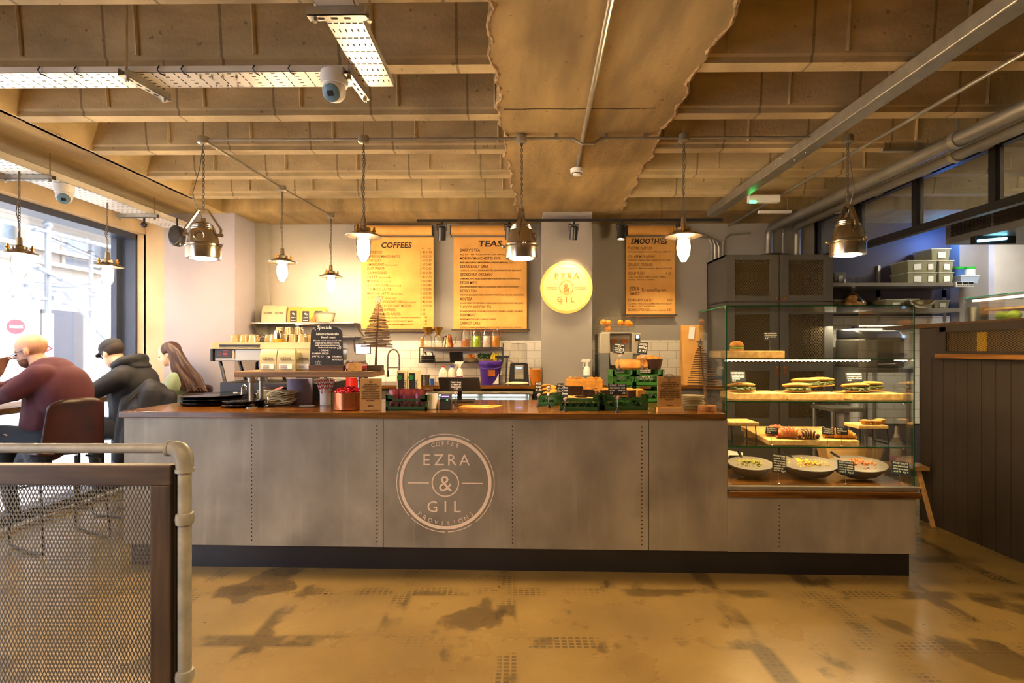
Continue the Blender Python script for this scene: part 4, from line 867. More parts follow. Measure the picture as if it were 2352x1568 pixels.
o = thing('steel_container', 'round steel container inside the prep display', 'container', (XP+.2, (XP+.2)*F/(2212-1190)-.1, pwz)); build(MB().lathe([(0, 0), (.06, 0), (.065, .12), (.055, .12), (0, .02)], 20), 'pot', M_steel, o)
# bright white kitchen wall to the far right
struct('trim_9', MB().box(5.24, 7.0, 6.05, YB, 0, ZC), M_white, smooth=0)
# ---------------------------------------------------------------- foreground handrail and infill
RY = 1.84; M_gal = mk('dull_galvanised_pipe', '#868c90', .45, .05, var=.12, scale=14, col2='#a8acac', bump=.1, bscale=70)
zr = PY(200, 1029, RY).z; xr_ = px_x(424, 1200, RY)
hr = thing('pipe_handrail', 'galvanised pipe handrail with elbow in the left foreground', 'handrail')
build(MB().cyl((-3.0, RY, zr), (xr_-.045, RY, zr), .0165, n=18), 'rail_pipe', M_gal, hr)
build(MB().cyl((xr_, RY, 0), (xr_, RY, zr-.05), .0215, n=18), 'post_pipe', M_gal, hr)
e = [(xr_-.055, RY, zr), (xr_-.035, RY, zr), (xr_-.018, RY, zr-.006), (xr_-.005, RY, zr-.02), (xr_, RY, zr-.04), (xr_, RY, zr-.075)]
build(MB().tube(e, [.024, .027, .029, .030, .029, .027], 18).cyl((xr_-.058, RY, zr), (xr_-.048, RY, zr), .027, n=18).cyl((xr_, RY, zr-.08), (xr_, RY, zr-.068), .030, n=18), 'elbow', M_gal, hr)
for py in (1190, 1550):
    z = PY(424, py, RY).z; build(MB().lathe([(.022, -.02), (.028, -.018), (.030, 0), (.028, .018), (.022, .02)], 18, (xr_, RY, z)), 'pipe_collar', M_gal, hr)
FX = PY(395, 1200, RY-.02); fr0 = FX.x; ftop = PY(200, 1067, RY-.02).z; fw = 46*mpp(FX)
pn = thing('mesh_railing_panel', 'dark wood framed expanded mesh railing panel in the left foreground', 'railing panel')
yy0, yy1 = RY-.03, RY+.012
build(MB().box(-3.0, fr0-fw*.0, yy0, yy1, ftop-fw, ftop), 'top_rail', M_rail, pn, smooth=0, bevel=.003)
build(MB().box(fr0-fw, fr0, yy0, yy1, .05, ftop-fw), 'side_stile', M_railv, pn, smooth=0, bevel=.003)
build(MB().box(-3.0, fr0-fw, yy0, yy1, .05, .05+fw), 'bottom_rail', M_rail, pn, smooth=0, bevel=.003)
build(MB().box(fr0, fr0+.012, yy0+.01, yy1, .05, ftop), 'edge_strip', M_black, pn, smooth=0)
m = MB(); emesh(m, -1.95, fr0-fw, .05+fw, ftop-fw, .0128, .0285, w=.0016, t=.002, y=RY-.008)
build(m, 'mesh_infill', mk('dark_mesh_steel', '#6c6a66', .4, .6, var=.1), pn, smooth=0)
# ---------------------------------------------------------------- things on the worktop
def WT(px, py, z=None): return PZ(px, py, ZT if z is None else z)
def plate_stack(px, py, wpx, n, label, mat, r_extra=1.0, hh=.018, rim=.012, group=None, name='serving_tray', cat='tray'):
    p = WT(px, py); k = mpp(p); R = wpx*k/2; p.y += R*.9
    for i in range(n):
        dx, dy = random.uniform(-.006, .006), random.uniform(-.006, .006); z = p.z+i*hh
        t = thing(name, label[i], cat, (p.x+dx, p.y+dy, z), 0, group)
        pr = [(0, 0), (R*.86, 0), (R*.90, .004), (R, hh*.85), (R*.995, hh), (R*.88, .009), (0, .007)]
        build(MB().lathe(pr, 44), 'dish', mat, t, smooth=50)
        build(MB().lathe([(R*.985, hh*.8), (R*1.01, hh*.92), (R*.985, hh)], 44), 'rim', mat, t)
    return p.z+n*hh
M_gloss = mk('glossy_black', '#0e0c0c', .12, var=.2)
plate_stack(453, 934, 146, 3, ['large round black tray, bottom of the left-end stack', 'large round black tray, middle of the left-end stack', 'large round black tray, topmost of the left-end stack'], M_gloss, hh=.024, group='large black trays')
plate_stack(540, 938, 96, 2, ['small round black tray, lower of the stack beside the pipe legs', 'small round black tray, upper of the stack beside the pipe legs'], M_gloss, hh=.024, group='small black trays')
# espresso machine
MY = 4.30; q0 = PY(487, 905, MY); k = mpp(q0); mx = lambda px: (px-487)*k; mz = lambda py: EYE+(800-py)*k-ZT
em = thing('espresso_machine', 'cream and steel two-group espresso machine, its back to the viewer, left end of the worktop', 'espresso machine', (q0.x, MY, ZT))
M_mach = mk('machine_steel', '#9d937f', .28, .7, var=.06); M_cream = mk('machine_cream', '#a89d86', .35, .2, var=.05)
build(MB().box(mx(487)+.02, mx(760), 0, .42, mz(829), mz(801)), 'body', M_mach, em, smooth=0, bevel=.006)
build(MB().prism([(-.03, mz(801)), (.0, mz(786)), (.40, mz(786)), (.44, mz(801))], mx(487), mx(762), 'x'), 'top_tray', M_cream, em, smooth=0, bevel=.004)
m = MB()
for a, b in ((793, 791), (797, 795.5)): m.box(mx(508), mx(600), -.026, -.012, mz(a), mz(b))
build(m, 'vent_slots', M_black, em, smooth=0)
build(MB().box(mx(486), mx(492), -.02, .02, mz(829), mz(800)), 'end_trim', M_black, em, smooth=0, bevel=.003)
build(MB().box(mx(495), mx(540), -.008, .0, mz(825), mz(803)), 'badge_frame', M_cream, em, smooth=0, bevel=.002)
build(MB().box(mx(496), mx(535), -.012, -.008, mz(822), mz(802)), 'badge_plate', M_black, em, smooth=0)
bm = MB(); 
for i in range(5): bm.box(mx(515), mx(515+random.uniform(8, 17)), -.0135, -.012, mz(805+i*3.2), mz(804.2+i*3.2))
bm.tube([(mx(505+4*cos(i*pi/5)), -.013, mz(812+5*sin(i*pi/5))) for i in range(10)], .0015, 4, closed=True)
build(bm, 'badge_print', mk('badge_red', '#b33a2a', .5, var=.3), em, smooth=0)
lg_ = MB()
for sx_ in (498, 596, 700): lg_.tube([(mx(sx_), .05, mz(830)), (mx(sx_+8), .04, mz(855)), (mx(sx_+14), .03, mz(878))], .013, 8).tube([(mx(sx_), .35, mz(830)), (mx(sx_+8), .35, mz(855)), (mx(sx_+14), .36, mz(878))], .013, 8)
build(lg_, 'frame_legs', M_black, em)
build(MB().box(mx(505), mx(760), 0, .46, .0, mz(878)), 'drip_base', M_black, em, smooth=0, bevel=.006)
build(MB().cyl((mx(580), .2, mz(832)), (mx(580), .2, mz(845)), .045, n=16).tube([(mx(565), .2, mz(850)), (mx(560), .24, mz(835))], .02, 8), 'group_head', M_blackp, em)
# cups on the machine
M_cup = mk('cream_cup', '#a39166', .18, var=.06)
def cup_mesh(): return MB().lathe([(.0, .066), (.022, .066), (.028, .062), (.040, .003), (.038, 0), (.033, .003), (.024, .058), (0, .060)], 20)
cup0 = thing('coffee_cup', 'upturned cream coffee cup, leftmost on the espresso machine', 'cup', (q0.x+mx(519), MY+.14, ZT+mz(786)))
build(cup_mesh(), 'cup_body', M_cup, cup0); build(MB().tube([(.034, 0, .02), (.054, 0, .022), (.056, 0, .042), (.030, 0, .05)], .004, 6), 'handle', M_cup, cup0)
cl_ = [(541, .14, 0, 'upturned cream coffee cup, second from left on the espresso machine'), (562, .14, 0, 'upturned cream coffee cup, third from left on the espresso machine'), (527, .26, 0, None), (548, .27, 0, None), (592, .20, 0, None), (612, .14, 0, None), (636, .16, 0, None), (660, .12, 0, None), (676, .18, 0, None), (684, .10, 0, None), (602, .30, 0, None), (625, .28, 0, None), (650, .29, 0, None), (668, .32, 0, None), (618, .2, .062, None), (640, .2, .062, None), (662, .22, .062, None), (698, .14, 0, None), (712, .2, 0, None)]
for i, (px, dy, dz, lab) in enumerate(cl_):
    dup(cup0, (q0.x+mx(px), MY+dy, ZT+mz(786)+dz), random.uniform(-1, 1) if lab is None else 0, lab or 'cream cup among the crowd piled on top of the espresso machine', 'cups piled on the espresso machine' if lab is None else None)
p = PY(631, 780, MY-.0); o = thing('latte_glass', 'shiny metal-banded glass of amber syrup on top of the machine', 'glass', (q0.x+mx(633), MY+.06, ZT+mz(786))); build(MB().lathe([(0, 0), (.032, 0), (.036, .03), (0, .03)], 18), 'amber_base', mk('amber', '#d08a20', .2), o); build(MB().lathe([(.036, .03), (.036, .075), (.03, .095), (0, .1)], 18), 'metal_cover', M_chrome, o)
# coffee bags
M_bag = mk('cream_coffee_bag', '#aea583', .5, var=.06); M_bago = mk('orange_brown_bag', '#c98d3c', .6, var=.08)
def coffee_bag(p, w, h, d, label, mat, brand='OZONE', panel=False, dark=False, rz=0, group=None):
    t = thing('coffee_bag', label, 'coffee bag', p, rz, group)
    def f(u, v):
        return 0
    n = 8; rows = [(0, 1, 1), (.05, 1.01, 1.03), (.4, 1.0, 1.0), (.72, .97, .86), (.88, .96, .5), (.97, .95, .16), (1, .95, .10)]
    vs = []; fs = []
    for zf, wf_, df in rows:
        a, b = w/2*wf_, d/2*df
        ring_ = [(-a, -b), (-a*.5, -b*1.02), (0, -b*1.03), (a*.5, -b*1.02), (a, -b), (a*.93, 0), (a, b), (0, b), (-a, b), (-a*.93, 0)]
        vs += [(x, y, zf*h) for x, y in ring_]
    R = 10
    for i in range(len(rows)-1):
        for j in range(R): fs.append((i*R+j, i*R+(j+1) % R, (i+1)*R+(j+1) % R, (i+1)*R+j))
    fs.append(tuple(range(R))[::-1]); fs.append(tuple((len(rows)-1)*R+j for j in range(R)))
    build(MB().add(vs, fs), 'bag_body', mat, t, smooth=50)
    build(MB().box(-w*.47, w*.47, -.006, .002, h*.955, h*1.0), 'folded_top', mat, t, smooth=0)
    yf = -d/2*1.05-.001
    if panel: build(MB().box(-w*.25, w*.3, yf-.003, yf, h*.05, h*.75), 'dark_label', M_slate, t, smooth=0); build(MB().text('O', h*.16, -.0, h*.52, y=yf-.004, bold=.02).text('O', h*.16, w*.1, h*.48, y=yf-.004).text('ZONE', h*.1, .02*w, h*.28, y=yf-.004).box(-w*.18, w*.22, yf-.0045, yf-.0035, h*.12, h*.15), 'lettering', M_chalk, t, smooth=0)
    else:
        build(MB().text(brand, h*.16, 0, h*.50, width=w*.62, y=yf-.001, bold=.01), 'lettering', M_ink, t, smooth=0)
        if not dark: build(MB().box(-w*.36, w*.36, yf-.002, yf+.001, h*.10, h*.32), 'label', M_lab, t, smooth=0); m = MB(); [m.box(-w*.3, w*.1+.0*i, yf-.0035, yf-.002, h*(.14+.05*i), h*(.152+.05*i)) for i in range(3)]; build(m, 'label_print', M_inkb, t, smooth=0)
    return t
def SH(px, Y=3.86): p = PY(px, 850, Y); return (p.x, Y, ZR)
kS = 3.86/F
coffee_bag(SH(620), 39*kS, 52*kS, .065, 'cream OZONE coffee bag, left of the pair on the plank shelf', M_bag)
coffee_bag(SH(660.5), 41*kS, 52*kS, .065, 'cream OZONE coffee bag, right of the pair on the plank shelf', M_bag)
coffee_bag(SH(700, 3.90), 38*kS, 52*kS, .065, 'cream bag with dark stamped top half hidden by the Specials chalkboard', M_bag, 'Granola')
# specials chalkboard
cb_p = SH(750, 3.83); k = 3.83/F; t = thing('specials_chalkboard', 'arched Specials chalkboard in a wooden foot on the plank shelf', 'chalkboard', cb_p)
arch = [(-40*k, 3*k), (39*k, 3*k), (36*k, 88*k)]+[(36*k*cos(a), 88*k+17*k*sin(a)) for a in [pi*i/14 for i in range(1, 14)]]+[(-36*k, 88*k)]
build(MB().prism(arch, 0, .008, 'y'), 'board', M_slate, t, smooth=0)
build(MB().box(-40*k, 40*k, -.014, .024, 0, 13*k), 'wooden_foot', wood('foot_wood', '#3d2413', '#6b4526', .5), t, smooth=0, bevel=.002)
m = MB(); T_ = lambda s_, x, y, h_, w_: m.text(s_, h_*k*1.3, x*k, (852-y)*k, width=w_*k, y=-.001, shear=.12, bold=.008)
T_('Specials', -5, 755, 9, 33); T_('Lemon cheesecake', 2, 769, 6.5, 52); T_('french toast', 4, 776, 5.5, 33)
for i, s_ in enumerate(('Brioche french toast served with', 'maple syrup, biscuit crumb,', 'vanilla mascarpone, lemon curd,', 'blueberries & icing sugar')): T_(s_, 2, 783+i*5.3, 3.6, (64, 56, 58, 42)[i])
T_('\u00a310', 29, 801, 7, 9); T_('- DRINK -', -4, 806, 4.5, 26); T_('PUMPKIN SPICED', -14, 813, 4.2, 38); T_('LATTE, 3.5', -20, 819.5, 4.2, 26); T_('OR', 4, 822, 5.5, 9); T_('TIRAMISU', 24, 820, 4, 22); T_('MOCHA, 3.5', 25, 827, 4, 24)
for r, dx in ((3, -23), (3.4, -19), (3, -15)): m.tube([(dx*k+r*k*cos(i*pi/6), -.001, 19*k+3.4*k*sin(i*pi/6)) for i in range(12)], .0006, 4, closed=True)
m.tube([(-19*k, -.001, 23*k), (-18*k, -.001, 25*k)], .0008, 4)
for x, y in ((-29, 99), (-26, 95), (27, 102), (31, 99)): m.box((x-1.6)*k, (x+1.6)*k, -.0012, 0, (y-.3)*k, (y+.3)*k).box((x-.3)*k, (x+.3)*k, -.0012, 0, (y-1.6)*k, (y+1.6)*k)
build(m, 'chalk_writing', M_chalk, t, smooth=0)
# twig trees
def twig_tree(p, h, pole, rows, w0, label, star, basekind, lean=0):
    t = thing('twig_christmas_tree', label, 'christmas tree', p)
    if basekind == 'block': build(MB().box(-.055, .05, -.04, .04, 0, .04), 'base', M_rail, t, smooth=0, bevel=.003)
    else: build(MB().lathe([(0, 0), (.058, 0), (.062, .012), (.060, .036), (0, .037)], 24), 'log_base', mk('log_slice', '#8a5a2c', .7, var=.3, scale=14), t)
    build(MB().cyl((0, 0, .03), (lean, 0, h), .009, .004, n=8), 'pole', M_twig, t)
    m = MB()
    for i in range(rows):
        f = i/(rows-1); z = pole+(h-pole)*f**.93; w = w0*(1-f)**.85+.012; a = random.uniform(-.35, .35) if rows > 20 else random.uniform(-.2, .2)
        x = lean*z/h; c, s_ = cos(a), sin(a); dz = random.uniform(-.004, .004)
        m.tube([(x-w*c, -w*s_, z-dz), (x, 0, z+random.uniform(-.003, .003)), (x+w*c, w*s_, z+dz)], .0038, 5)
        if rows > 20 and i % 2 == 0 and f < .45: a += 1.2; c, s_ = cos(a), sin(a); m.tube([(x-w*c, -w*s_, z+.008), (x+w*c, w*s_, z+.008)], .0035, 5)
    build(m, 'twigs', M_twig, t)
    m = MB().at(lean, 0, h+star*.9, rx=pi/2, rz=.15); pts = [((star if i % 2 == 0 else star*.42)*cos(pi/2+i*pi/5), (star if i % 2 == 0 else star*.42)*sin(pi/2+i*pi/5)) for i in range(10)]; m.prism(pts, -.004, .004); build(m, 'star', mk('silver_star', '#8f8a88', .35, .5), t, smooth=0)
    return t
kk_ = 3.92/F
twig_tree(SH(863, 3.92), (852-698)*kk_, (852-797)*kk_, 30, 33*kk_, 'bushy brown twig Christmas tree with a silver star on the end of the plank shelf', .032, 'block', .02)
p = WT(1627, 944); k = mpp(p); twig_tree((p.x, p.y+.03, ZT), (944-795)*k, (944-893)*k, 19, 36*k, 'sparse twig Christmas tree on a log slice beside the glass display', .028, 'log', -.045)
# jar tin with label between chalkboard and tree
p = SH(818, 3.88); k = 3.88/F; o = thing('sweet_jar', 'low glass jar of red sweets with kraft label beside the chalkboard', 'jar', p)
build(MB().lathe([(0, 0), (24*k, 0), (28*k, 6*k), (27*k, 16*k), (22*k, 21*k), (22*k, 24*k), (0, 24*k)], 24), 'glass_body', M_jar, o); build(MB().lathe([(0, 1*k), (22*k, 2*k), (25*k, 6*k), (25*k, 12*k), (0, 12*k)], 20), 'sweets', mk('red_sweets', '#9c1f14', .4, var=.4, scale=60), o); build(MB().box(-10*k, 22*k, -29*k, -28*k, 1*k, 19*k), 'kraft_label', M_kraftb, o, smooth=0); ring(m := MB(), .022*1, .024, 0, 10*k, -29.5*k, 24); build(m, 'stamp', M_inkb, o, smooth=0)
# blue roll
p = WT(678, 926); k = mpp(p); o = thing('paper_towel_roll', 'lilac blue paper towel roll standing under the plank shelf', 'paper roll', (p.x, p.y+27*k, ZT)); build(MB().lathe([(8*k, 0), (27.5*k, 0), (28*k, 1*k), (27.5*k, 55*k), (26.5*k, 56*k), (8*k, 56*k), (8*k, 1*k)], 36), 'roll', mk('lilac_paper', '#8f8cae', .9, var=.05, bump=.2, bscale=120), o); build(MB().lathe([(7*k, .002), (8*k, .002), (8*k, 56*k), (7*k, 56*k), (7*k, .002)], 20), 'core', M_kraftb, o)
# crumpled napkins
M_nap = mk('off_white_paper', '#d8cba8', .85, var=.12, scale=12); p = WT(640, 931)
for i in range(12):
    o = build(MB().grid(lambda u, v: ((u-.5)*.16, (v-.5)*.12, .006*sin(u*7+i)+.006*cos(v*6+i*2)+.010), 8, 6), 'paper_napkin', M_nap, loc=(p.x+random.uniform(-.02, .02), p.y+.06+random.uniform(-.02, .02), ZT+i*.0085), rz=random.uniform(-.7, .7), label='creased paper napkin in the loose pile beside the front pipe leg', cat='napkin', group='loose napkin pile')
    md = o.modifiers.new('s', 'SOLIDIFY'); md.thickness = .003
o = thing('paper_receipt', 'small white slip of paper lying on the worktop', 'paper', WT(705, 932)+Vector((0, 0, .001))); build(MB().box(-.05, .05, -.02, .02, 0, .001), 'slip', M_lab, o, smooth=0)
# straws in white pot
p = WT(743, 931); k = mpp(p); p = Vector((p.x, p.y+12*k, ZT)); o = thing('white_pot', 'white ceramic pot holding red striped straws', 'pot', p); build(MB().lathe([(0, 0), (11*k, 0), (12*k, 1*k), (12*k, 38*k), (11*k, 38*k), (10*k, 3*k), (0, 3*k)], 24), 'pot_body', M_white, o); build(MB().lathe([(11*k, 37.5*k), (12.4*k, 38*k), (11*k, 38.6*k)], 24), 'rim', M_white, o)
M_straw = mk('red_white_stripe', '#d8cfc0', .6); N, L, P_, c = base_of(M_straw); wv = N.new('ShaderNodeTexWave'); wv.inputs['Scale'].default_value = 22; wv.bands_direction = 'DIAGONAL'; L.new(mapping(N, L, (1, 1, 1)), wv.inputs['Vector']); r = N.new('ShaderNodeValToRGB'); r.color_ramp.interpolation = 'CONSTANT'; r.color_ramp.elements[1].position = .5; r.color_ramp.elements[0].color = (.6, .02, .02, 1); r.color_ramp.elements[1].color = (.8, .75, .7, 1); L.new(wv.outputs['Fac'], r.inputs[0]); L.new(r.outputs[0], P_.inputs['Base Color'])
st0 = build(MB().cyl((0, 0, 0), (0, 0, .185), .0032, n=6), 'paper_straw', M_straw, label='red and white striped paper straw in the white pot', cat='straw', group='striped straws in the white pot', loc=(p.x, p.y, ZT+.012))
for i in range(30):
    c_ = st0 if i == 0 else st0.copy()
    if i: COL.objects.link(c_)
    a = i*2.4; rr = sqrt(i/30); tl = .28*rr; c_.location = (p.x+cos(a)*rr*.018, p.y+sin(a)*rr*.018, ZT+.012); c_.rotation_euler = (-tl*sin(a), tl*cos(a), 0)
# copper pan with foil sweets, red tin behind
p = WT(790, 944); k = mpp(p); p = Vector((p.x, p.y+35*k, ZT)); o = thing('copper_bowl', 'copper pan full of red foil sweets below the plank shelf', 'bowl', p); build(MB().lathe([(0, 0), (33*k, 0), (35*k, 2*k), (36*k, 41*k), (35*k, 41.5*k), (33*k, 3*k), (0, 3*k)], 36), 'bowl_body', M_copper, o); build(MB().lathe([(35*k, 40*k), (36.6*k, 41*k), (35*k, 42*k)], 36), 'rim', M_chrome, o)
M_foil = mk('red_foil', '#b3182c', .25, .6, var=.3, scale=30)
def sweet(mb, s=1): mb.ball((0, 0, 0), (.022*s, .012*s, .011*s), 8, 6, .12); mb.lathe([(.002, .0), (.012*s, .014*s), (.001, .016*s)], 8)
sw = MB(); sweet(sw); s0 = build(sw, 'foil_sweet', M_foil, label='red foil wrapped sweet heaped in the copper pan', cat='sweet', group='foil sweets in the copper pan')
for i in range(38):
    c_ = s0 if i == 0 else s0.copy()
    if i: COL.objects.link(c_)
    a = i*2.39; rr = sqrt(i/38)*30*k; c_.location = (p.x+cos(a)*rr, p.y+sin(a)*rr, ZT+41*k+.012*(1-rr/(30*k))*2+.004*(i % 3)); c_.rotation_euler = (random.uniform(-.8, .8), random.uniform(-.8, .8), random.uniform(0, 6))
p = WT(805, 925); k = mpp(p); o = thing('red_tin', 'tall red tin partly hidden behind the copper pan', 'tin', (p.x+.0, p.y+.12, ZT)); build(MB().lathe([(0, 0), (21*k, 0), (21*k, 56*k), (20*k, 57*k), (0, 57*k)], 28), 'tin_body', mk('red_enamel', '#c2281a', .35, var=.15), o); build(MB().lathe([(20*k, 56*k), (22*k, 57*k), (20*k, 58*k)], 28), 'rim', mk('red_enamel_rim', '#d8402a', .3), o)
# kraft notice leaning below the shelf
def notice(px, py, w, h, label, clip, lines, tilt=.12, stand=False):
    p = WT(px, py); k = mpp(p); t = thing('kraft_notice', label, 'notice board', p)
    T = Matrix.Translation((0, 0, .012 if stand else 0)) @ Euler((-tilt, 0, 0)).to_matrix().to_4x4()
    build(MB(T).box(-w/2*k, w/2*k, -.002, .003, 0, h*k), 'kraft_board', M_kraftb, t, smooth=0, bevel=.001)
    m = MB(T); ring(m, 3.4*k, 3.8*k, 0, h*k*.90, -.003, 24); m.text('&', 5*k, 0, h*k*.90-1.8*k, y=-.003)
    for i, (s_, ww) in enumerate(lines): m.text(s_, 4.4*k, 0, h*k*(.80-.056*i), width=ww*w*k, y=-.003)
    build(m, 'lettering', M_ink, t, smooth=0)
    if clip: build(MB(T).box(-12*k, 12*k, -.007, -.002, h*k*.96, h*k*.99).at().add([], []), 'clip_bar', M_chrome, t, smooth=0); m2 = MB(T); m2.tube([(-9*k, -.005, h*k*.97), (-6*k, -.006, h*k*1.05), (6*k, -.006, h*k*1.05), (9*k, -.005, h*k*.97)], .003, 6); build(m2, 'clip_spring', M_chrome, t)
    if stand: build(MB().box(-w/2*k*1.05, w/2*k*1.1, -.02, .03, 0, .028), 'wooden_stand', M_ply, t, smooth=0, bevel=.002)
    else: build(MB().box(-14*k, 16*k, -.012, .012, 0, .006), 'foot', M_chrome, t, smooth=0)
    return t
NL = [('FOOD ALLERGY NOTICE', .58), ('IF YOU HAVE AN ALLERGY THAT COULD', .82), ('HARM YOU WHEN EATING OUR', .72), ('PLEASE SPEAK TO', .5), ('A MEMBER OF OUR TEAM WHO CAN', .84), ('ADVISE ABOUT INGREDIENTS AND', .84), ('OUR KITCHEN HANDLES NUTS MILK', .84), ('AND MORE SO WE CANNOT PROMISE', .84), ('ANY DISH IS FULLY FREE FROM', .84), ('ALLERGENS', .36), ('', .1), ('', .1), ('THANK YOU', .25)]
notice(851, 943, 50, 74, 'kraft allergy notice leaning under the right end of the plank shelf', False, NL, .05)
notice(1538, 946, 55, 78, 'kraft allergy notice on a clipboard in a pale wooden stand', True, NL, .06, True)
# crates
M_crate = mk('green_crate_plastic', '#1e4a1c', .45, var=.15); M_crate2 = mk('green_crate_plastic_pale', '#2c6324', .45, var=.15)
def crate(p, w, d, h, label, rz=0, mat=None, front='x'):
    mat = mat or M_crate; t = thing('green_crate', label, 'crate', p, rz)
    m = MB(); th = .006
    for sx_ in (-1, 1):
        for sy_ in (-1, 1): m.box(sx_*w/2-(th*2 if sx_ > 0 else 0), sx_*w/2+(0 if sx_ > 0 else th*2), sy_*d/2-(th*2 if sy_ > 0 else 0), sy_*d/2+(0 if sy_ > 0 else th*2), 0, h)
    m.box(-w/2, w/2, -d/2, d/2, .004, .010)
    for sy_ in (-1, 1):
        y0, y1 = (sy_*d/2-th, sy_*d/2) if sy_ > 0 else (-d/2, -d/2+th)
        m.box(-w/2, w/2, y0, y1, 0, h*.28).box(-w/2, w/2, y0, y1, h*.62, h*.74).box(-w/2, -w/2+w*.16, y0, y1, h*.62, h).box(w/2-w*.16, w/2, y0, y1, h*.62, h)
        m.hexa([(-w/2+w*.16, y0, h*.74), (-w/2+w*.22, y0, h*.74), (-w/2+w*.22, y1, h*.74), (-w/2+w*.16, y1, h*.74)], [(-w/2+w*.16, y0, h), (-w/2+w*.165, y0, h), (-w/2+w*.165, y1, h), (-w/2+w*.16, y1, h)])
        n = max(4, int(w/.022)); dx = w/n
        for i in range(n):
            x = -w/2+dx*(i+.5); s_ = dx*.5 if i % 2 else -dx*.5
            m.hexa([(x-s_-.0025, y0, h*.28), (x-s_+.0025, y0, h*.28), (x-s_+.0025, y1, h*.28), (x-s_-.0025, y1, h*.28)], [(x+s_-.0025, y0, h*.62), (x+s_+.0025, y0, h*.62), (x+s_+.0025, y1, h*.62), (x+s_-.0025, y1, h*.62)])
    for sx_ in (-1, 1):
        x0, x1 = (w/2-th, w/2) if sx_ > 0 else (-w/2, -w/2+th)
        m.box(x0, x1, -d/2, d/2, 0, h*.28).box(x0, x1, -d/2, d/2, h*.6, h*.96)
        n = max(3, int(d/.03))
        for i in range(n): y = -d/2+d*(i+.5)/n; m.box(x0, x1, y-.003, y+.003, h*.28, h*.6)
    build(m, 'crate_body', mat, t, smooth=0)
    r = MB()
    for sx_ in (-1, 1): r.box(sx_*w/2-.004, sx_*w/2+.004, -d/2, d/2, h-.006, h)
    build(r, 'rim', mat, t, smooth=0, bevel=.001)
    return t
def px_w(px0, px1, py, z=None): p0 = WT(px0, py, z); p1 = WT(px1, py, z); return (p0+p1)/2, (p1-p0).length
p, w = px_w(885, 980, 944); hgt = 37*mpp(p); crate((p.x, p.y+.12, ZT), w, .22, hgt, 'green lattice crate of purple snack bars on the worktop centre-left'); SC_p = p; kc = mpp(p)
M_purw = mk('purple_wrapper', '#6b2560', .3, .2, var=.35, scale=18, col2='#a8452c')
for i, px in enumerate((900, 917, 933, 947, 962)):
    q = WT(px, 944); o = thing('snack_packet', ['purple snack packet, far left in the green crate', 'brown and purple snack packet, second in the green crate', 'purple snack packet in the middle of the green crate', 'purple snack packet, fourth in the green crate', 'purple snack packet, far right in the green crate'][i], 'snack packet', (q.x, q.y+.055+.01*(i % 2), ZT+.012), random.uniform(-.2, .2))
    build(MB().grid(lambda u, v: ((u-.5)*.062, -.009*sin(pi*v)*(1-(2*u-1)**2)-.002, v*.125), 6, 8).grid(lambda u, v: ((.5-u)*.062, .009*sin(pi*v)*(1-(2*u-1)**2)+.002, v*.125), 6, 8), 'wrapper', M_purw, o)
    build(MB().box(-.031, .031, -.002, .002, .12, .132), 'crimped_seal', M_purw, o, smooth=0)
M_cart = mk('cream_carton', '#d6cda8', .6, var=.05)
for i, (px, nm) in enumerate(((909, 'left'), (936, 'right'))):
    q = WT(px, 936); o = thing('snack_carton', 'cream ORIGINAL carton with a green seal behind the crate, %s one' % nm, 'carton', (q.x, q.y+.20, ZT)); w = 25*kc*1.07; h = 84*kc*1.04
    build(MB().box(-w/2, w/2, 0, .12, 0, h), 'box', M_cart, o, smooth=0, bevel=.001)
    build(MB().box(-w*.36, w*.22, -.002, 0, h*.08, h*.93), 'dark_panel', M_slate, o, smooth=0, bevel=.0005)
    build(MB().at(-w*.2, -.003, h*.80, rx=pi/2).lathe([(0, -.001), (w*.24, -.001), (w*.24, .002), (0, .002)], 20), 'green_seal', mk('green_seal%d' % i, '#1c6b2a', .5), o)
    m = MB(); m.text('ORIGINAL', w*.27, w*.42, h*.1, 'LEFT', width=h*.66, y=-.001, rot=pi/2, bold=.01); ring(m, w*.17, w*.2, -w*.05, h*.45, -.003, 20); m.text('&', w*.24, -w*.05, h*.42, y=-.003); build(m, 'lettering', M_ink if False else mk('carton_print%d' % i, '#3c3a30', .7), o, smooth=0)
# enamel mug
q = WT(990, 941); k = mpp(q); o = thing('enamel_canister', 'white enamel canister beside the crate of snack packets', 'canister', (q.x, q.y+12*k, ZT)); build(MB().lathe([(0, 0), (12*k, 0), (13.5*k, 2*k), (14.5*k, 38*k), (13.5*k, 38*k), (12.5*k, 3*k), (0, 3*k)], 28), 'body', M_white, o); build(MB().lathe([(14*k, 37.5*k), (15*k, 38.5*k), (14*k, 39.5*k)], 28), 'rim', M_black, o)
o = thing('copper_measuring_cup', 'small copper-banded cup inside the back of the enamel canister row', 'cup', (q.x-.05, q.y+.17, ZT)); build(MB().lathe([(0, 0), (.03, 0), (.036, .125), (.032, .125), (.028, .004), (0, .004)], 20), 'cup_body', M_copper, o); build(MB().lathe([(.034, .122), (.038, .126), (.034, .13)], 20), 'rim', M_chrome, o)
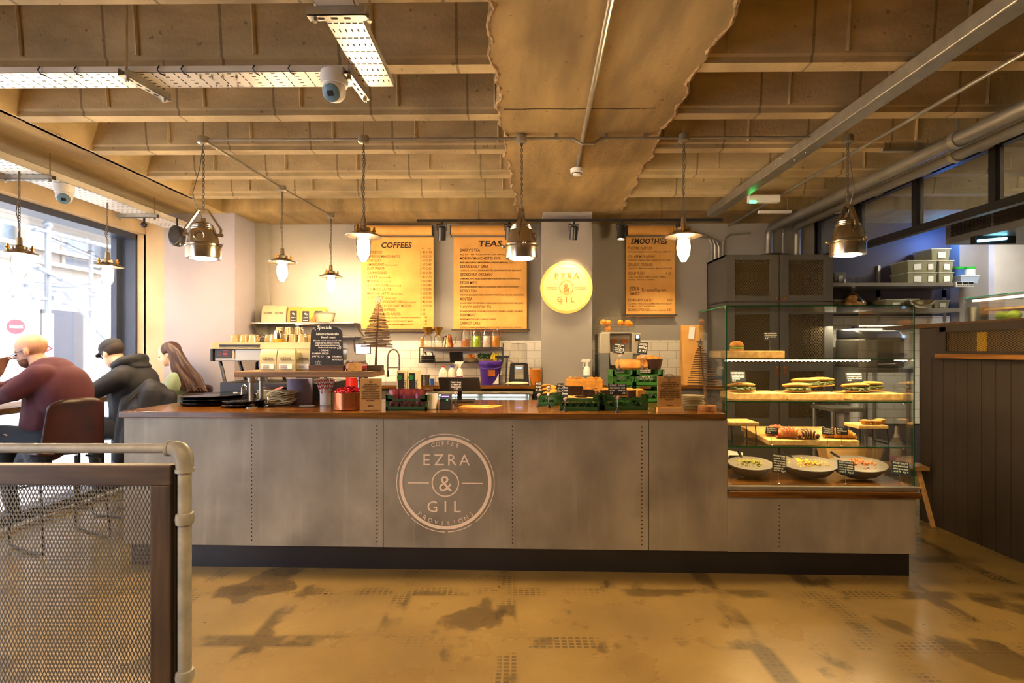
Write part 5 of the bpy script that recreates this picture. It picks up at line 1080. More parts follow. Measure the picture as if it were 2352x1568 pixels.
# pos monitor
q = WT(1050, 927); k = mpp(q); o = thing('till_monitor', 'black till monitor seen from behind on its stand', 'monitor', (q.x, q.y+.16, ZT)); km = (q.y+.16)/F
T = Matrix.Translation((0, 0, 0)) @ Euler((.20, 0, 0)).to_matrix().to_4x4(); mz_ = lambda py: (927-py)*km-.03
build(MB(T).hexa([(-44*km, -.012, mz_(893)), (50*km, -.012, mz_(893)), (50*km, .018, mz_(893)), (-44*km, .018, mz_(893))], [(-47*km, -.012, mz_(861)), (46*km, -.012, mz_(861)), (46*km, .018, mz_(861)), (-47*km, .018, mz_(861))]), 'screen_back', M_blackp, o, smooth=0, bevel=.004)
build(MB().box(-.018, .018, .0, .03, .01, .12), 'neck', M_blackp, o, smooth=0, bevel=.003); build(MB().box(-.12, .12, -.10, .10, 0, .014), 'foot', M_blackp, o, smooth=0, bevel=.004)
q = WT(1022, 941); k = mpp(q); o = thing('card_reader', 'black card payment terminal with lit display on the worktop', 'card reader', (q.x, q.y+.05, ZT)); build(MB().prism([(-.05, 0), (.06, 0), (.06, .06), (-.04, 24*k)], -13*k, 13*k, 'x'), 'dock', M_blackp, o, smooth=0, bevel=.003); build(MB().prism([(-.045, 24*k), (.0, 33*k), (.05, 33*k), (.05, 20*k)], -12.5*k, 12.5*k, 'x'), 'handset', mk('dark_grey_plastic', '#2c2d3c', .4), o, smooth=0, bevel=.003)
build(MB().box(-8*k, 9*k, -.034, -.030, 29.5*k, 31.5*k), 'screen', glow('screen_violet', (.25, .22, .9), 1.5), o, smooth=0); build(MB().box(3*k, 7*k, -.053, -.049, 22*k, 23.5*k), 'green_key', glow('key_green', (.1, .8, .2), .8), o, smooth=0)
# wrapped paper / board
q = WT(1098, 935); o = thing('kraft_paper_sheet', 'folded sheet of kraft paper lying on the worktop', 'paper', (q.x, q.y, ZT)); build(MB().prism([(-.14, -.02), (-.02, -.08), (.055, -.085), (.08, -.06), (.10, -.07), (.17, .10), (.05, .11), (-.10, .06)], .001, .005), 'sheet', M_kraft, o, smooth=0); build(MB().prism([(-.13, -.015), (.04, -.06), (.14, .09), (-.08, .05)], .006, .009), 'top_fold', M_kraft, o, smooth=0)
# chalk price cards
def price(px, py, w, h, label, lines, top, rz=0, tilt=-.12, roll=0, prop='cone', zb=None, cardm=None, txt=None, scale=1.0):
    zb = ZT if zb is None else zb
    p = PZ(px, py, zb) if not isinstance(px, Vector) else px; k = mpp(p); t = thing('price_card', label, 'price card', (p.x, p.y, zb), rz)
    hh = top*k
    if prop == 'cone':
        build(MB().lathe([(0, 0), (.0165, 0), (.016, .004), (.004, .03), (.0025, .034), (0, .034)], 14), 'cone_base', M_black, t)
        build(MB().cyl((0, 0, .03), (0, 0, hh-h*k*.6), .0018, n=6), 'wire', M_chrome, t)
        build(MB().ball((0, -.004, hh-h*k-.018), (.012, .004, .010), 8, 6).ball((.008, -.004, hh-h*k-.010), (.009, .004, .007), 8, 6), 'ribbon_bow', mk('red_check', '#b5504a', .8, var=.5, scale=200, col2='#e3d6cc'), t)
    else:
        build(MB().tube([(0, .004, 0), (-.004, .004, hh-h*k-.02), (.002, .004, hh-h*k*.7)], .0022, 5).ball((0, .004, .003), (.008, .005, .003), 8, 5), 'clip_wire', M_chrome, t)
    T = Matrix.Translation((0, 0, hh-h*k/2)) @ Euler((tilt, roll, 0)).to_matrix().to_4x4()
    build(MB(T).box(-w/2*k, w/2*k, -.002, .001, -h/2*k, h/2*k), 'card', cardm or M_slate, t, smooth=0)
    m = MB(T); n = len(lines)
    for i, s_ in enumerate(lines):
        hs = h*k/(n+.6); m.text(s_, hs*.95, -w*.42*k if prop != 'cone' else 0, h/2*k-hs*(i+1.0), 'LEFT' if prop != 'cone' else 'CENTER', width=min(w*.84*k, len(s_)*hs*.55), y=-.0025, bold=.012, shear=.1)
    build(m, 'chalk_writing', M_chalk, t, smooth=0)
    return t
price(1047, 932, 28, 24, 'chalk card reading Today\'s Soup in front of the till monitor', ["Today's Soup", 'Cream of', 'mushroom', '5.0'], 58)
price(1236, 934, 14, 26, 'chalk price card, leftmost by the pastry crates', ['MINCE', 'PIE COOKIE', '2.5'], 58, .2)
price(1260, 936, 10, 16, 'small angled chalk card on the side of the leftmost pastry crate', ['SCONE', '2.0'], 52, -.9)
price(1288, 942, 17, 24, 'chalk price card turned left in front of the second pastry crate', ['Mince', 'Fruit', 'Brownie'], 62, .5, cardm=M_slate)
price(1298, 945, 15, 25, 'chalk price card turned right in front of the second pastry crate', ['Choc', 'Cookie', 'Brownie'], 60, -.4)
price(1418, 947, 42, 27, 'wide chalk double price card in front of the dark cake crate', ['GLUTEN FREE    GLUTEN FREE', 'WHITE CHOCOLATE   SALTED', 'BROWNIE        CARAMEL BAR', '3.0              3.0'], 66, 0)
# pastry crates
cr = []
for (a, b, py, d, hp, lab, rz, mt) in ((1243, 1284, 932, .20, 31, 'narrow green pastry crate, leftmost of the pastry crates', -.25, M_crate), (1290, 1380, 944, .24, 38, 'green pastry crate with brownies under clear film', -.10, M_crate), (1386, 1486, 943, .26, 38, 'green cake crate behind the wide double price card', .06, M_crate)):
    p, w = px_w(a, b, py); k = mpp(p); cr.append((crate((p.x, p.y+d/2, ZT), w, d, hp*k, lab, rz, mt), p, w, d, hp*k))
p, w = px_w(1432, 1500, 933); k = mpp(p); p2 = Vector((px_x(1482, 860, p.y+.36), p.y+.36, ZT)); kk2 = (p2.y)/F
crate(p2, 62*kk2, .24, .125, 'green crate, bottom of the rear stack', 0, M_crate2); crate((p2.x, p2.y, ZT+.126), 62*kk2, .24, .125, 'green crate, top of the rear stack holding cakes', 0, M_crate2)
p3, w3 = px_w(1376, 1405, 930); p3 = Vector((px_x(1425, 860, p2.y), p2.y, ZT)); crate(p3, .16, .24, .125, 'small rear green crate left of the stack, lower', 0, M_crate2); crate((p3.x, p3.y, ZT+.126), .16, .24, .125, 'small rear green crate left of the stack, upper', 0, M_crate2)
# baked goods
M_bread = mk('golden_crust', '#b5701f', .55, var=.3, scale=14, col2='#d89a3c', bump=.4, bscale=40)
M_bread2 = mk('pale_crust', '#b97f30', .6, var=.25, scale=9, col2='#dcae62', bump=.2, bscale=50)
M_brownie = mk('brownie', '#3a1d10', .7, var=.4, scale=40, bump=.5, bscale=60)
M_cookie = mk('cookie', '#c0862f', .7, var=.3, scale=30, bump=.5)
M_tiss = mk('greaseproof_paper', '#d8b77a', .7, var=.08)
def item(name, cat, label, p, mbs, rz=0, group=None):
    t = thing(name, label, cat, p, rz, group)
    for nm, m, mt in mbs: build(m, nm, mt, t, bevel=0)
    return t
def flat(w, d, h, j=.15): return MB().ball((0, 0, h/2), (w/2, d/2, h/2), 14, 8, .04)
t1, pp, ww, dd, hh = cr[1]; zc = ZT+hh
o = thing('paper_liner', 'greaseproof paper lining the brownie crate', 'paper', (pp.x, pp.y+dd/2, ZT+hh*.80), -.1); build(MB().grid(lambda u, v: ((u-.5)*ww*.92, (v-.5)*dd*.9, .012*sin(u*8)*sin(v*6)), 10, 8), 'liner_sheet', M_tiss, o).modifiers.new('s', 'SOLIDIFY').thickness = .002
for i, (dx, dy, s_, lab) in enumerate(((-.03, -.02, 1, 'thick chocolate brownie slab standing in the film-covered crate, left'), (.05, -.07, .8, 'chocolate brownie lying at the front right of the film-covered crate'), (-.09, -.01, .9, 'chocolate brownie at the left of the film-covered crate'))):
    item('brownie', 'brownie', lab, (pp.x+dx, pp.y+dd/2+dy, ZT+hh*.84), [('brownie_slab', MB().at(ry=.12*i).box(-.05*s_, .05*s_, -.03, .03, .005, .065*s_ if i != 1 else .045).at(), M_brownie), ('crust', MB().box(-.049*s_, .049*s_, -.029, .029, (.065*s_ if i != 1 else .045), (.067*s_ if i != 1 else .047)), M_cookie if i == 2 else M_brownie)])
for i in range(5): item('flapjack', 'flapjack', 'golden flapjack at the right side of the film-covered crate' , (pp.x+.07+.012*(i % 2), pp.y+dd/2+.0+i*.025, ZT+hh*.86+.012*(i % 3)), [('oat_slab', MB().at(rz=i*.5, rx=.2).box(-.045, .045, -.02, .02, 0, .022).at(), M_cookie)], 0, 'flapjacks in the crate')
o = thing('clear_film_cover', 'stiff clear film tented over the brownie crate', 'film', (pp.x, pp.y+dd/2, zc)); build(MB().add([(-ww*.45, -dd*.4, .0), (ww*.5, -dd*.4, 0), (ww*.55, dd*.5, .06), (-ww*.3, dd*.5, .10), (-ww*.1, 0, .10), (ww*.5, .1, .12)], [(0, 1, 4), (1, 5, 4), (1, 2, 5), (4, 5, 3), (5, 2, 3), (0, 4, 3)]), 'film', M_jar, o, smooth=0)
t0, pp, ww, dd, hh = cr[0]
for i in range(7): item('cookie', 'cookie', 'golden cookie in the leftmost narrow crate', (pp.x-.02+.02*(i % 3), pp.y+.05+.02*i, ZT+hh*.8+.008*i), [('cookie_disc', MB().at(rx=.3*(i % 3-1)).lathe([(0, 0), (.034, .002), (.036, .008), (.03, .014), (0, .016)], 16).at(), M_cookie)], 0, 'cookies in the leftmost crate')
t2, pp, ww, dd, hh = cr[2]
for i in range(9):
    x = -ww*.38+ww*.76*(i % 5)/4; y = (i//5)*.10-.04
    item('cake_slice', 'cake', 'golden cake slice in the crate behind the wide price card' if i % 3 else 'dark cake slice in the crate behind the wide price card', (pp.x+x, pp.y+dd/2+y, ZT+hh*.78), [('sponge', MB().at(ry=.1*(i % 3-1)).box(-.034, .034, -.035, .035, 0, .045).at(), M_cookie if i % 3 else M_brownie), ('topping', MB().ball((0, 0, .046), (.033, .034, .010), 10, 6, .1), M_bread)], .1*i, 'cake slices' if i % 3 else 'dark cake slices')
# long pastry slab boards between
q = PZ(1395, 862, ZT+.25); o = thing('cake_slab', 'long golden cake slab with nuts behind the film cover', 'cake', (WT(1360, 930).x, WT(1360, 930).y+.30, ZT)); build(MB().box(-.16, .12, -.06, .06, .10, .175), 'slab', M_cookie, o, smooth=0, bevel=.01); build(MB().box(-.17, .13, -.07, .07, .092, .10), 'board', M_board, o, smooth=0); build(MB().box(-.15, .11, -.05, .05, 0, .092), 'riser', M_crate, o, smooth=0)
m = MB(); [m.ball((random.uniform(-.15, .11), random.uniform(-.05, .05), .178), random.uniform(.008, .014), 6, 5, .2) for _ in range(45)]; build(m, 'nut_topping', M_cookie, o, kind='stuff')
# big loaf cake and muffins on rear stack
zt_ = ZT+.253
item('loaf_cake', 'cake', 'wide round golden loaf cake on top of the rear crates', (px_x(1450, 860, p2.y), p2.y-.02, zt_), [('crust', MB().lathe([(0, 0), (.11, 0), (.125, .015), (.128, .055), (.118, .072), (0, .078)], 28, sy=.8), M_bread), ('glaze', MB().lathe([(.10, .071), (.09, .08), (0, .082)], 28, sy=.8), M_bread2)])
for i, (dx, dy, lab) in enumerate(((-.02, .02, 'golden muffin behind the chalk card on the rear crates'), (.05, .04, 'golden muffin in the middle of the rear crates'), (.0, .08, 'golden muffin farthest back on the rear crates'))):
    item('muffin', 'muffin', lab, (p2.x+dx, p2.y+dy, zt_+.03), [('paper_case', MB().lathe([(0, 0), (.026, 0), (.036, .045), (0, .045)], 16), M_cookie), ('muffin_top', MB().ball((0, 0, .055), (.045, .045, .026), 14, 8, .08), M_bread)])
M_case = mk('brown_muffin_paper', '#3b1e10', .7, var=.2)
for i, (px, lab) in enumerate(((1494, 'tall dark paper-cased muffin at the right of the rear crates, left one'), (1510, 'tall dark paper-cased muffin at the right of the rear crates, right one'))):
    x = px_x(px, 862, p2.y); item('chocolate_muffin', 'muffin', lab, (x, p2.y-.05+.07*i, ZT+.253), [('paper_case', MB().lathe([(0, 0), (.028, 0), (.046, .075), (.043, .08), (0, .078)], 18), M_case), ('muffin_top', MB().ball((0, 0, .082), (.040, .040, .016), 14, 8, .1), M_cookie)])
price(Vector((px_x(1422, 862, p2.y-.13), p2.y-.13, zt_)), 0, 26, 23, 'tilted chalk price card on the rear crates, left of the loaf cake', ['BANANA LOAF', '2.0', 'WITH JAM &', 'BUTTER 2.5', 'TOASTED'], 60, .1, zb=zt_, roll=.14)
price(Vector((px_x(1476, 862, p2.y-.13), p2.y-.13, zt_)), 0, 23, 28, 'tilted chalk price card reading Loaded muffins on the rear crates', ['LOADED', 'MUFFINS', '2.95'], 64, .05, zb=zt_, roll=.14)
# plates stack right
Mpl = mk('stoneware', '#9c9277', .3, var=.1); plate_stack(1598, 942, 54, 9, ['stoneware plate in the stack beside the twig tree and clipboard']*9, Mpl, hh=.0105, name='stoneware_plate', cat='plate', group='stoneware plates stacked by the twig tree')
# spray bottle, kraft bag, juicer on the back counter
BZ = 1.07; BY = 5.85
def BK(px, Y=BY): return PY(px, 800, Y).x
bc = thing('back_counter', 'long wooden-topped back counter under the wall tiles', 'counter')
bx0 = BK(470, 5.6); 
build(MB().box(-2.8, .255, 5.6, 6.23, BZ-.036, BZ).box(.255, .78, 5.6, 5.69, BZ-.036, BZ).box(.78, 2.12, 5.6, 6.23, BZ-.036, BZ), 'wooden_top', M_top, bc, smooth=0, bevel=.003)
build(MB().box(-2.8, -1.0, 5.64, 6.2, 0, BZ-.037).box(.8, 2.10, 5.64, 6.2, 0, BZ-.037), 'cupboard', M_cab, bc, smooth=0)
for x in (-.98, .16): build(MB().box(x, x+.05, 5.62, 5.67, 0, BZ-.037), 'leg', M_black, bc, smooth=0)
fg = thing('undercounter_fridge', 'steel undercounter fridge with cold white lit interior below the back counter', 'fridge', (-.92, 5.5, 0))
build(MB().box(0, 1.06, 0, .6, 0, .90).box(0, .03, 0, .6, .90, .985).box(1.03, 1.06, 0, .6, .90, .985).box(0, 1.06, .56, .6, .90, .985), 'cabinet', M_steel, fg, smooth=0); build(MB().box(-.01, 1.07, -.02, .58, .985, 1.01), 'fridge_top', M_steel, fg, smooth=0, bevel=.003)
build(MB().box(.05, .47, .50, .52, .925, .975).box(.53, 1.0, .50, .52, .925, .975), 'interior_light', glow('cold_light', (.75, .88, 1), 4), fg, smooth=0)
def back(name, cat, label, px, mbs, Y=BY, z=BZ, rz=0): return item(name, cat, label, (BK(px, Y), Y, z), mbs, rz)
kb = BY/F
M_wpl = mk('white_plastic', '#ece6da', .4, var=.03)
def trigger(h, s=1): return MB().box(-.012*s, .012*s, -.012*s, .012*s, h, h+.03*s).hexa([(-.05*s, -.012*s, h+.03*s), (.02*s, -.012*s, h+.03*s), (.02*s, .012*s, h+.03*s), (-.05*s, .012*s, h+.03*s)], [(-.04*s, -.01*s, h+.055*s), (.035*s, -.01*s, h+.055*s), (.035*s, .01*s, h+.055*s), (-.04*s, .01*s, h+.055*s)]).tube([(-.02*s, 0, h+.03*s), (-.035*s, 0, h+.005*s), (-.03*s, 0, h-.015*s)], .006*s, 6)
def spray(px, Y, z, label, h, r, band):
    back('spray_bottle', 'spray bottle', label, px, [('bottle_body', MB().lathe([(0, 0), (r, 0), (r, h*.62), (r*.8, h*.72), (r*.35, h*.80), (r*.35, h*.84), (0, h*.84)], 20), M_wpl), ('trigger_head', trigger(h*.82, 1.2), M_wpl), ('label_band', MB().lathe([(r*1.01, h*.25), (r*1.02, h*.26), (r*1.02, h*.40), (r*1.01, h*.41)], 20), mk('band_'+str(px), band, .5))], Y, z)
spray(1348, 5.64, BZ, 'white trigger spray bottle standing before the centre pillar', .25, .036, '#3f8fb0')
spray(1056, BY-.1, BZ, 'white trigger spray bottle beside the two milk bottles', .215, .033, '#8a3a6a')
for px, c_, w_ in ((1018, '#c8281c', 'red'), (1038, '#2440b8', 'blue')):
    back('milk_bottle', 'milk bottle', 'white plastic milk bottle with %s cap behind the till monitor' % w_, px, [('bottle_body', MB().lathe([(0, 0), (.044, 0), (.048, .01), (.048, .11), (.040, .135), (.022, .165), (.019, .17), (.019, .178), (0, .178)], 20), mk('milk_'+w_, '#ece3cf', .35)), ('cap', MB().lathe([(0, .178), (.022, .178), (.022, .194), (0, .194)], 18), mk('cap_'+w_, c_, .4))], BY-.05, BZ)
# purple tub
bk = 5.75/F; back('purple_tub', 'tub', 'large purple plastic chocolate tub with lid on the back counter', 1126, [('tub_body', MB().lathe([(0, 0), (21*bk, 0), (25*bk, 46*bk), (0, 46*bk)], 32), mk('purple_plastic', '#3a1a78', .3, var=.08)), ('lid', MB().lathe([(24*bk, 46*bk), (27*bk, 46*bk), (27*bk, 52*bk), (24*bk, 54*bk), (0, 53*bk)], 32), mk('purple_lid', '#4b2a92', .25, var=.08)), ('handle', MB().tube([(27*bk*cos(a), -27*bk*abs(sin(a)), 44*bk-8*bk*sin(a)) for a in [pi*i/10 for i in range(11)]], .004, 6), mk('purple_handle', '#5b3aa2', .3)), ('caramel_picture', MB().at(3*bk, -25.4*bk, 26*bk).box(-7*bk, 9*bk, -.003, .02, -6*bk, 8*bk).at(), mk('caramel_pic', '#a85a1e', .5, var=.3)), ('white_swoosh', MB().prism([(6*bk, 2*bk), (20*bk, 2*bk), (20*bk, 26*bk), (14*bk, 12*bk)], -25*bk, -18*bk, 'y'), M_white)], 5.75)
# blender
back('blender', 'blender', 'black blender with clear square sound cover on the back counter', 1192, [('base', MB().hexa([(-23*kb, -.11, 0), (23*kb, -.11, 0), (23*kb, .11, 0), (-23*kb, .11, 0)], [(-20*kb, -.09, 46*kb), (20*kb, -.09, 46*kb), (20*kb, .09, 46*kb), (-20*kb, .09, 46*kb)]), M_blackp), ('control_panel', MB().at(rx=-.1).box(-10*kb, 10*kb, -.118, -.10, 10*kb, 41*kb).at(), M_steel), ('display', MB().box(-7*kb, 6*kb, -.119, -.113, 36*kb, 39*kb), glow('blue_display', (.15, .3, 1), 2)), ('sound_cover', MB().lathe([(19*kb, 46*kb), (19*kb, 90*kb), (17*kb, 93*kb), (0, 93*kb)], 4, sy=1), M_jar), ('jug_lid', MB().box(-18*kb, 18*kb, -.08, .08, 46*kb, 48*kb), M_blackp)])
back('blender_jug', 'jug', 'tall clear blender jug with black lid beside the purple tub', 1154, [('jug', MB().lathe([(0, 0), (.045, 0), (.062, 60*kb), (.055, 60*kb), (.04, .01), (0, .01)], 8), M_jar), ('lid', MB().box(-.075, .07, -.05, .05, 60*kb, 65*kb), M_blackp), ('handle', MB().tube([(.06, 0, 55*kb), (.10, 0, 50*kb), (.09, 0, 15*kb), (.05, 0, 10*kb)], .008, 6), M_jar)], BY-.08)
back('orange_juice_jug', 'jug', 'jug of bright orange juice at the pillar end of the back counter', 1231, [('juice', MB().lathe([(0, 0), (10*kb, 0), (13*kb, 12*kb), (13*kb, 34*kb), (0, 36*kb)], 20), mk('orange_juice', '#e89018', .4, var=.1)), ('glass', MB().lathe([(10.6*kb, 0), (13.6*kb, 12*kb), (13.6*kb, 38*kb), (13*kb, 38*kb)], 20), M_jar)], 5.70)
back('folded_cloth', 'cloth', 'folded cream cloth and scoop heap in front of the blender', 1188, [('cloth', MB().ball((0, 0, .018), (.12, .05, .018), 16, 6, .08), M_nap)], 5.66)
# cups row etc left of the monitor
for px, c_, w_, h_, lab in ((955, '#b8301a', 13, 25, 'red plastic tumbler on the back counter'), (967, '#3a352c', 12, 22, 'dark steel canister on the back counter, left of two'), (981, '#3a352c', 12, 22, 'dark steel canister on the back counter, right of two'), (993, '#1a5ab8', 10, 13, 'small blue cup on the back counter')):
    back('tumbler', 'tumbler', lab, px, [('cup_body', MB().lathe([(0, 0), (w_*.4*kb, 0), (w_*.5*kb, h_*kb), (w_*.44*kb, h_*kb), (w_*.36*kb, .004), (0, .004)], 18), mk('tum_'+str(px), c_, .35)), ('rim', MB().lathe([(w_*.48*kb, h_*kb-.003), (w_*.52*kb, h_*kb), (w_*.48*kb, h_*kb+.003)], 18), M_steel)], BY-.12)
back('plastic_jug', 'jug', 'clear plastic jug with a red trim beside the tap', 936, [('jug', MB().lathe([(0, 0), (.055, 0), (.065, .15), (.06, .15), (.05, .006), (0, .006)], 18), M_jar), ('content', MB().lathe([(0, .005), (.05, .005), (.055, .06), (0, .06)], 16), mk('amber_liq', '#c98a2a', .3))], BY)
# tap
back('spring_tap', 'tap', 'tall arched spring kitchen tap behind the worktop', 917, [('column', MB().cyl((0, 0, 0), (0, 0, .28), .011, n=10), M_chrome), ('spring_arc', MB().tube([(-.062+.062*cos(a), 0, .28+.09*sin(a)) for a in [pi*i/10 for i in range(11)]]+[(-.124, 0, .2), (-.124, 0, .13)], .008, 8), M_chrome), ('spray_head', MB().cyl((-.124, 0, .14), (-.124, 0, .07), .012, .015, n=10), M_blackp), ('arm', MB().cyl((-.124, 0, .17), (0, 0, .17), .005, n=6), M_chrome)], 5.9)
# tablet on arm
q = PY(834, 801, 5.0); o = thing('tablet_screen', 'white lit tablet screen tilted beside the tall twig tree', 'tablet', (q.x, 5.0, q.z), -.1); k = mpp(q)
build(MB().at(ry=-.05).box(-18*k, 18*k, -.004, .008, -12*k, 12*k).at(), 'case', M_blackp, o, smooth=0, bevel=.003); build(MB().at(ry=-.05).box(-16.5*k, 16.5*k, -.006, -.004, -10.5*k, 10.5*k).at(), 'screen', glow('screen_white', (.9, .95, 1), 1.8), o, smooth=0); build(MB().tube([(-.06, 0, -.04), (-.10, .05, -.02), (-.13, .1, .08), (-.16, .2, -.02), (-.2, .4, .05), (-.2, 1.2, .05)], .007, 6), 'cable_arm', M_black, o)
# wall rack with jars
ra = PY(963, 798, 6.0); rb = PY(1155, 798, 6.0); rzb = PY(1000, 832, 6.0).z; k = 6.0/F
rk = thing('wall_rack', 'two-tier black wire wall rack on the tiles', 'rack', (ra.x, 6.0, rzb)); wR = rb.x-ra.x; hR = ra.z-rzb
m = MB()
for z in (0, hR): m.box(0, wR, 0, .006, z-.005, z+.005).box(0, wR, .22, .226, z-.004, z+.004)
build(m, 'rails', M_black, rk, smooth=0)
for x in (0.004, wR-.004): build(MB().tube([(x, 0, hR), (x, 0, .02), (x, .02, 0), (x, .22, 0)], .005, 6).tube([(x, 0, hR), (x, .22, hR)], .005, 6).cyl((x, .22, 0), (x, .22, hR+.05), .005, n=6), 'side_frame', M_black, rk)
build(MB().box(0, wR, .004, .22, hR-.002, hR+.003), 'upper_shelf', M_shelf, rk, smooth=0)
m = MB(); [m.box(0, wR, .02+.03*i, .024+.03*i, -.002, .002) for i in range(7)]; build(m, 'lower_wires', M_black, rk, smooth=0)
zj = rzb+hR+.004
def rack(name, cat, label, px, mbs, z=None, Y=6.11, rz=0): return item(name, cat, label, (px_x(px, 800, Y), Y, zj if z is None else z), mbs, rz)
kj = 6.11/F
for px, c_, lab in ((1070, '#c07a40', 'clip-top jar of pinkish powder, leftmost jar on the wall rack'), (1094, '#b4cc1e', 'clip-top jar of bright green matcha on the wall rack'), (1118, '#e8d0c0', 'clip-top jar of pink and white marshmallows on the wall rack'), (1138, '#d08a10', 'clip-top jar of orange turmeric, rightmost on the wall rack')):
    f = .62 if px == 1070 else .85; rr = 10*kj
    rack('clip_top_jar', 'jar', lab, px, [('glass_body', MB().lathe([(0, 0), (rr, 0), (rr*1.04, .006), (rr*1.04, 30*kj), (rr*.8, 36*kj), (rr*.8, 40*kj), (0, 40*kj)], 22), M_jar), ('contents', MB().lathe([(0, .004), (rr*.94, .004), (rr*.96, 30*kj*f), (0, 31*kj*f)], 20), mk('jar_%d' % px, c_, .8, var=.2 if px == 1118 else .08, scale=40, emis=0)), ('lid', MB().lathe([(rr*.82, 38*kj), (rr*.86, 42*kj), (0, 43*kj)], 20), M_jar), ('wire_clip', MB().tube([(rr, 0, 34*kj), (rr*1.25, 0, 28*kj), (rr*1.2, 0, 38*kj), (rr*.85, 0, 41*kj)], .002, 5).lathe([(rr*.84, 37*kj), (rr*.88, 37.5*kj), (rr*.84, 38*kj)], 20), mk('orange_seal%d' % px, '#c9682a', .4))])
for px, lab in ((982, 'glass pour-over brewer with gold cone, left of two'), (1007, 'glass pour-over brewer with gold cone, right of two')):
    rack('pour_over_brewer', 'coffee brewer', lab, px, [('carafe', MB().lathe([(0, 0), (11*kj, 0), (12*kj, 6*kj), (10.5*kj, 22*kj), (7*kj, 28*kj), (3*kj, 31*kj)], 20), M_jar), ('gold_cone', MB().lathe([(2.5*kj, 27*kj), (3*kj, 29*kj), (10*kj, 43*kj), (10.5*kj, 46*kj), (9.5*kj, 46*kj), (2*kj, 30*kj)], 20), M_brass), ('wood_base', MB().lathe([(0, 0), (12*kj, 0), (12*kj, .006), (0, .008)], 20), M_ply)])
rack('gooseneck_kettle', 'kettle', 'copper gooseneck kettle on the wall rack', 1031, [('kettle_body', MB().lathe([(0, 0), (11*kj, 0), (11*kj, 2*kj), (6*kj, 26*kj), (5*kj, 28*kj), (1*kj, 29*kj), (1.2*kj, 31*kj), (0, 31*kj)], 22), M_copper), ('spout', MB().tube([(9*kj, 0, 5*kj), (14*kj, 0, 9*kj), (15*kj, 0, 20*kj), (18*kj, 0, 26*kj)], .005, 8), M_chrome), ('handle', MB().tube([(-5*kj, 0, 26*kj), (-11*kj, 0, 24*kj), (-14*kj, 0, 10*kj)], .007, 8), M_blackp)])
rack('amber_bottle', 'bottle', 'small amber hourglass bottle at the left end of the wall rack', 968, [('bottle', MB().lathe([(0, 0), (3.2*kj, 0), (2.2*kj, 10*kj), (3.5*kj, 20*kj), (0, 21*kj)], 14), mk('amber_glass', '#d08a1a', .3)), ('cap', MB().lathe([(0, 21*kj), (2*kj, 21*kj), (2*kj, 22.5*kj), (0, 22.5*kj)], 12), M_white)])
rz_ = rzb+.004
for i, lab in enumerate(('black pan, lowest in the nest at the left of the rack', 'black pan, middle of the nest at the left of the rack', 'black pan, topmost of the nest at the left of the rack')):
    rack('small_pan', 'pan', lab, 983, [('pan_body', MB().lathe([(0, 0), (15*kj, 0), (17*kj, 4.4*kj), (16*kj, 4.4*kj), (14*kj, .003), (0, .003)], 22), M_blackp), ('pan_rim', MB().lathe([(16.5*kj, 4.2*kj), (17.3*kj, 4.6*kj), (16.5*kj, 5*kj)], 22), M_steel)], rz_+i*.024)
for px, lab in ((976, 'upturned steel cup on the black pans, left one'), (991, 'upturned steel cup on the black pans, right one')):
    rack('steel_cup', 'cup', lab, px, [('cup_body', MB().lathe([(0, 7*kj), (3*kj, 7*kj), (5*kj, 1*kj), (5*kj, 0), (0, 0)], 16), M_chrome), ('cup_foot', MB().lathe([(2*kj, 7*kj), (2.4*kj, 7.6*kj), (0, 7.6*kj)], 14), M_chrome)], rz_+.075)
rack('black_container', 'container', 'square black gastronorm tray tilted on the rack', 1049, [('tray', MB().at(rx=.5).box(-15*kj, 15*kj, -.012, .012, 0, 24*kj).at(), M_blackp), ('recess', MB().at(rx=.5).box(-12*kj, 12*kj, -.016, -.011, 3*kj, 21*kj).at(), M_black)], rz_)
rack('orange_fruit_bowl', 'bowl', 'pale bowl of sliced oranges on the rack', 1084, [('bowl_body', MB().lathe([(0, 0), (9*kj, 0), (13*kj, 8*kj), (12*kj, 8*kj), (8*kj, .004), (0, .004)], 22), M_cup)], rz_)
for i in range(6): rack('orange_slice', 'orange', 'orange half heaped in the pale bowl on the rack', 1078+3.5*(i % 4), [('slice', MB().ball((0, 0, 0), (.022, .022, .018), 10, 7), mk('orange_flesh%d' % i, '#d8801a', .5, var=.1))], rz_+.055+.012*(i//3), 6.08+.015*(i % 3), 0)['group'] = 'orange halves in the bowl'
m = MB(); [m.at(random.uniform(-.09, .09), random.uniform(-.04, .04), .04+random.uniform(0, .05), rx=random.uniform(-1, 1), ry=random.uniform(-1, 1)).ball((0, 0, 0), (.018, .012, .004), 6, 4) for _ in range(90)]
item('leafy_herbs', 'herbs', 'bunch of dark green leaves in a shallow dish on the rack', (px_x(1117, 800, 6.1), 6.1, rz_), [('dish', MB().lathe([(0, 0), (.07, 0), (.095, .03), (.09, .03), (0, .004)], 20), M_cup)])
b_ = build(m.at(), 'leaves', mk('leaf_green', '#1f4a18', .6, var=.4, scale=30), COL.objects[[o.name for o in COL.objects if o.name.startswith('leafy_herbs')][-1]], kind='stuff')
for i, px in enumerate((1133, 1139, 1145)): rack('banana', 'banana', 'yellow banana in the bunch at the right end of the rack', px, [('fruit', MB().tube([(-.01, 0, .0), (-.02, 0, .03), (-.012, 0, .07), (.01, 0, .1)], [.008, .016, .015, .005], 8), mk('banana%d' % i, '#c9b01c', .5, var=.15))], rz_+.004, 6.06, .3*i)['group'] = 'bananas on the rack'
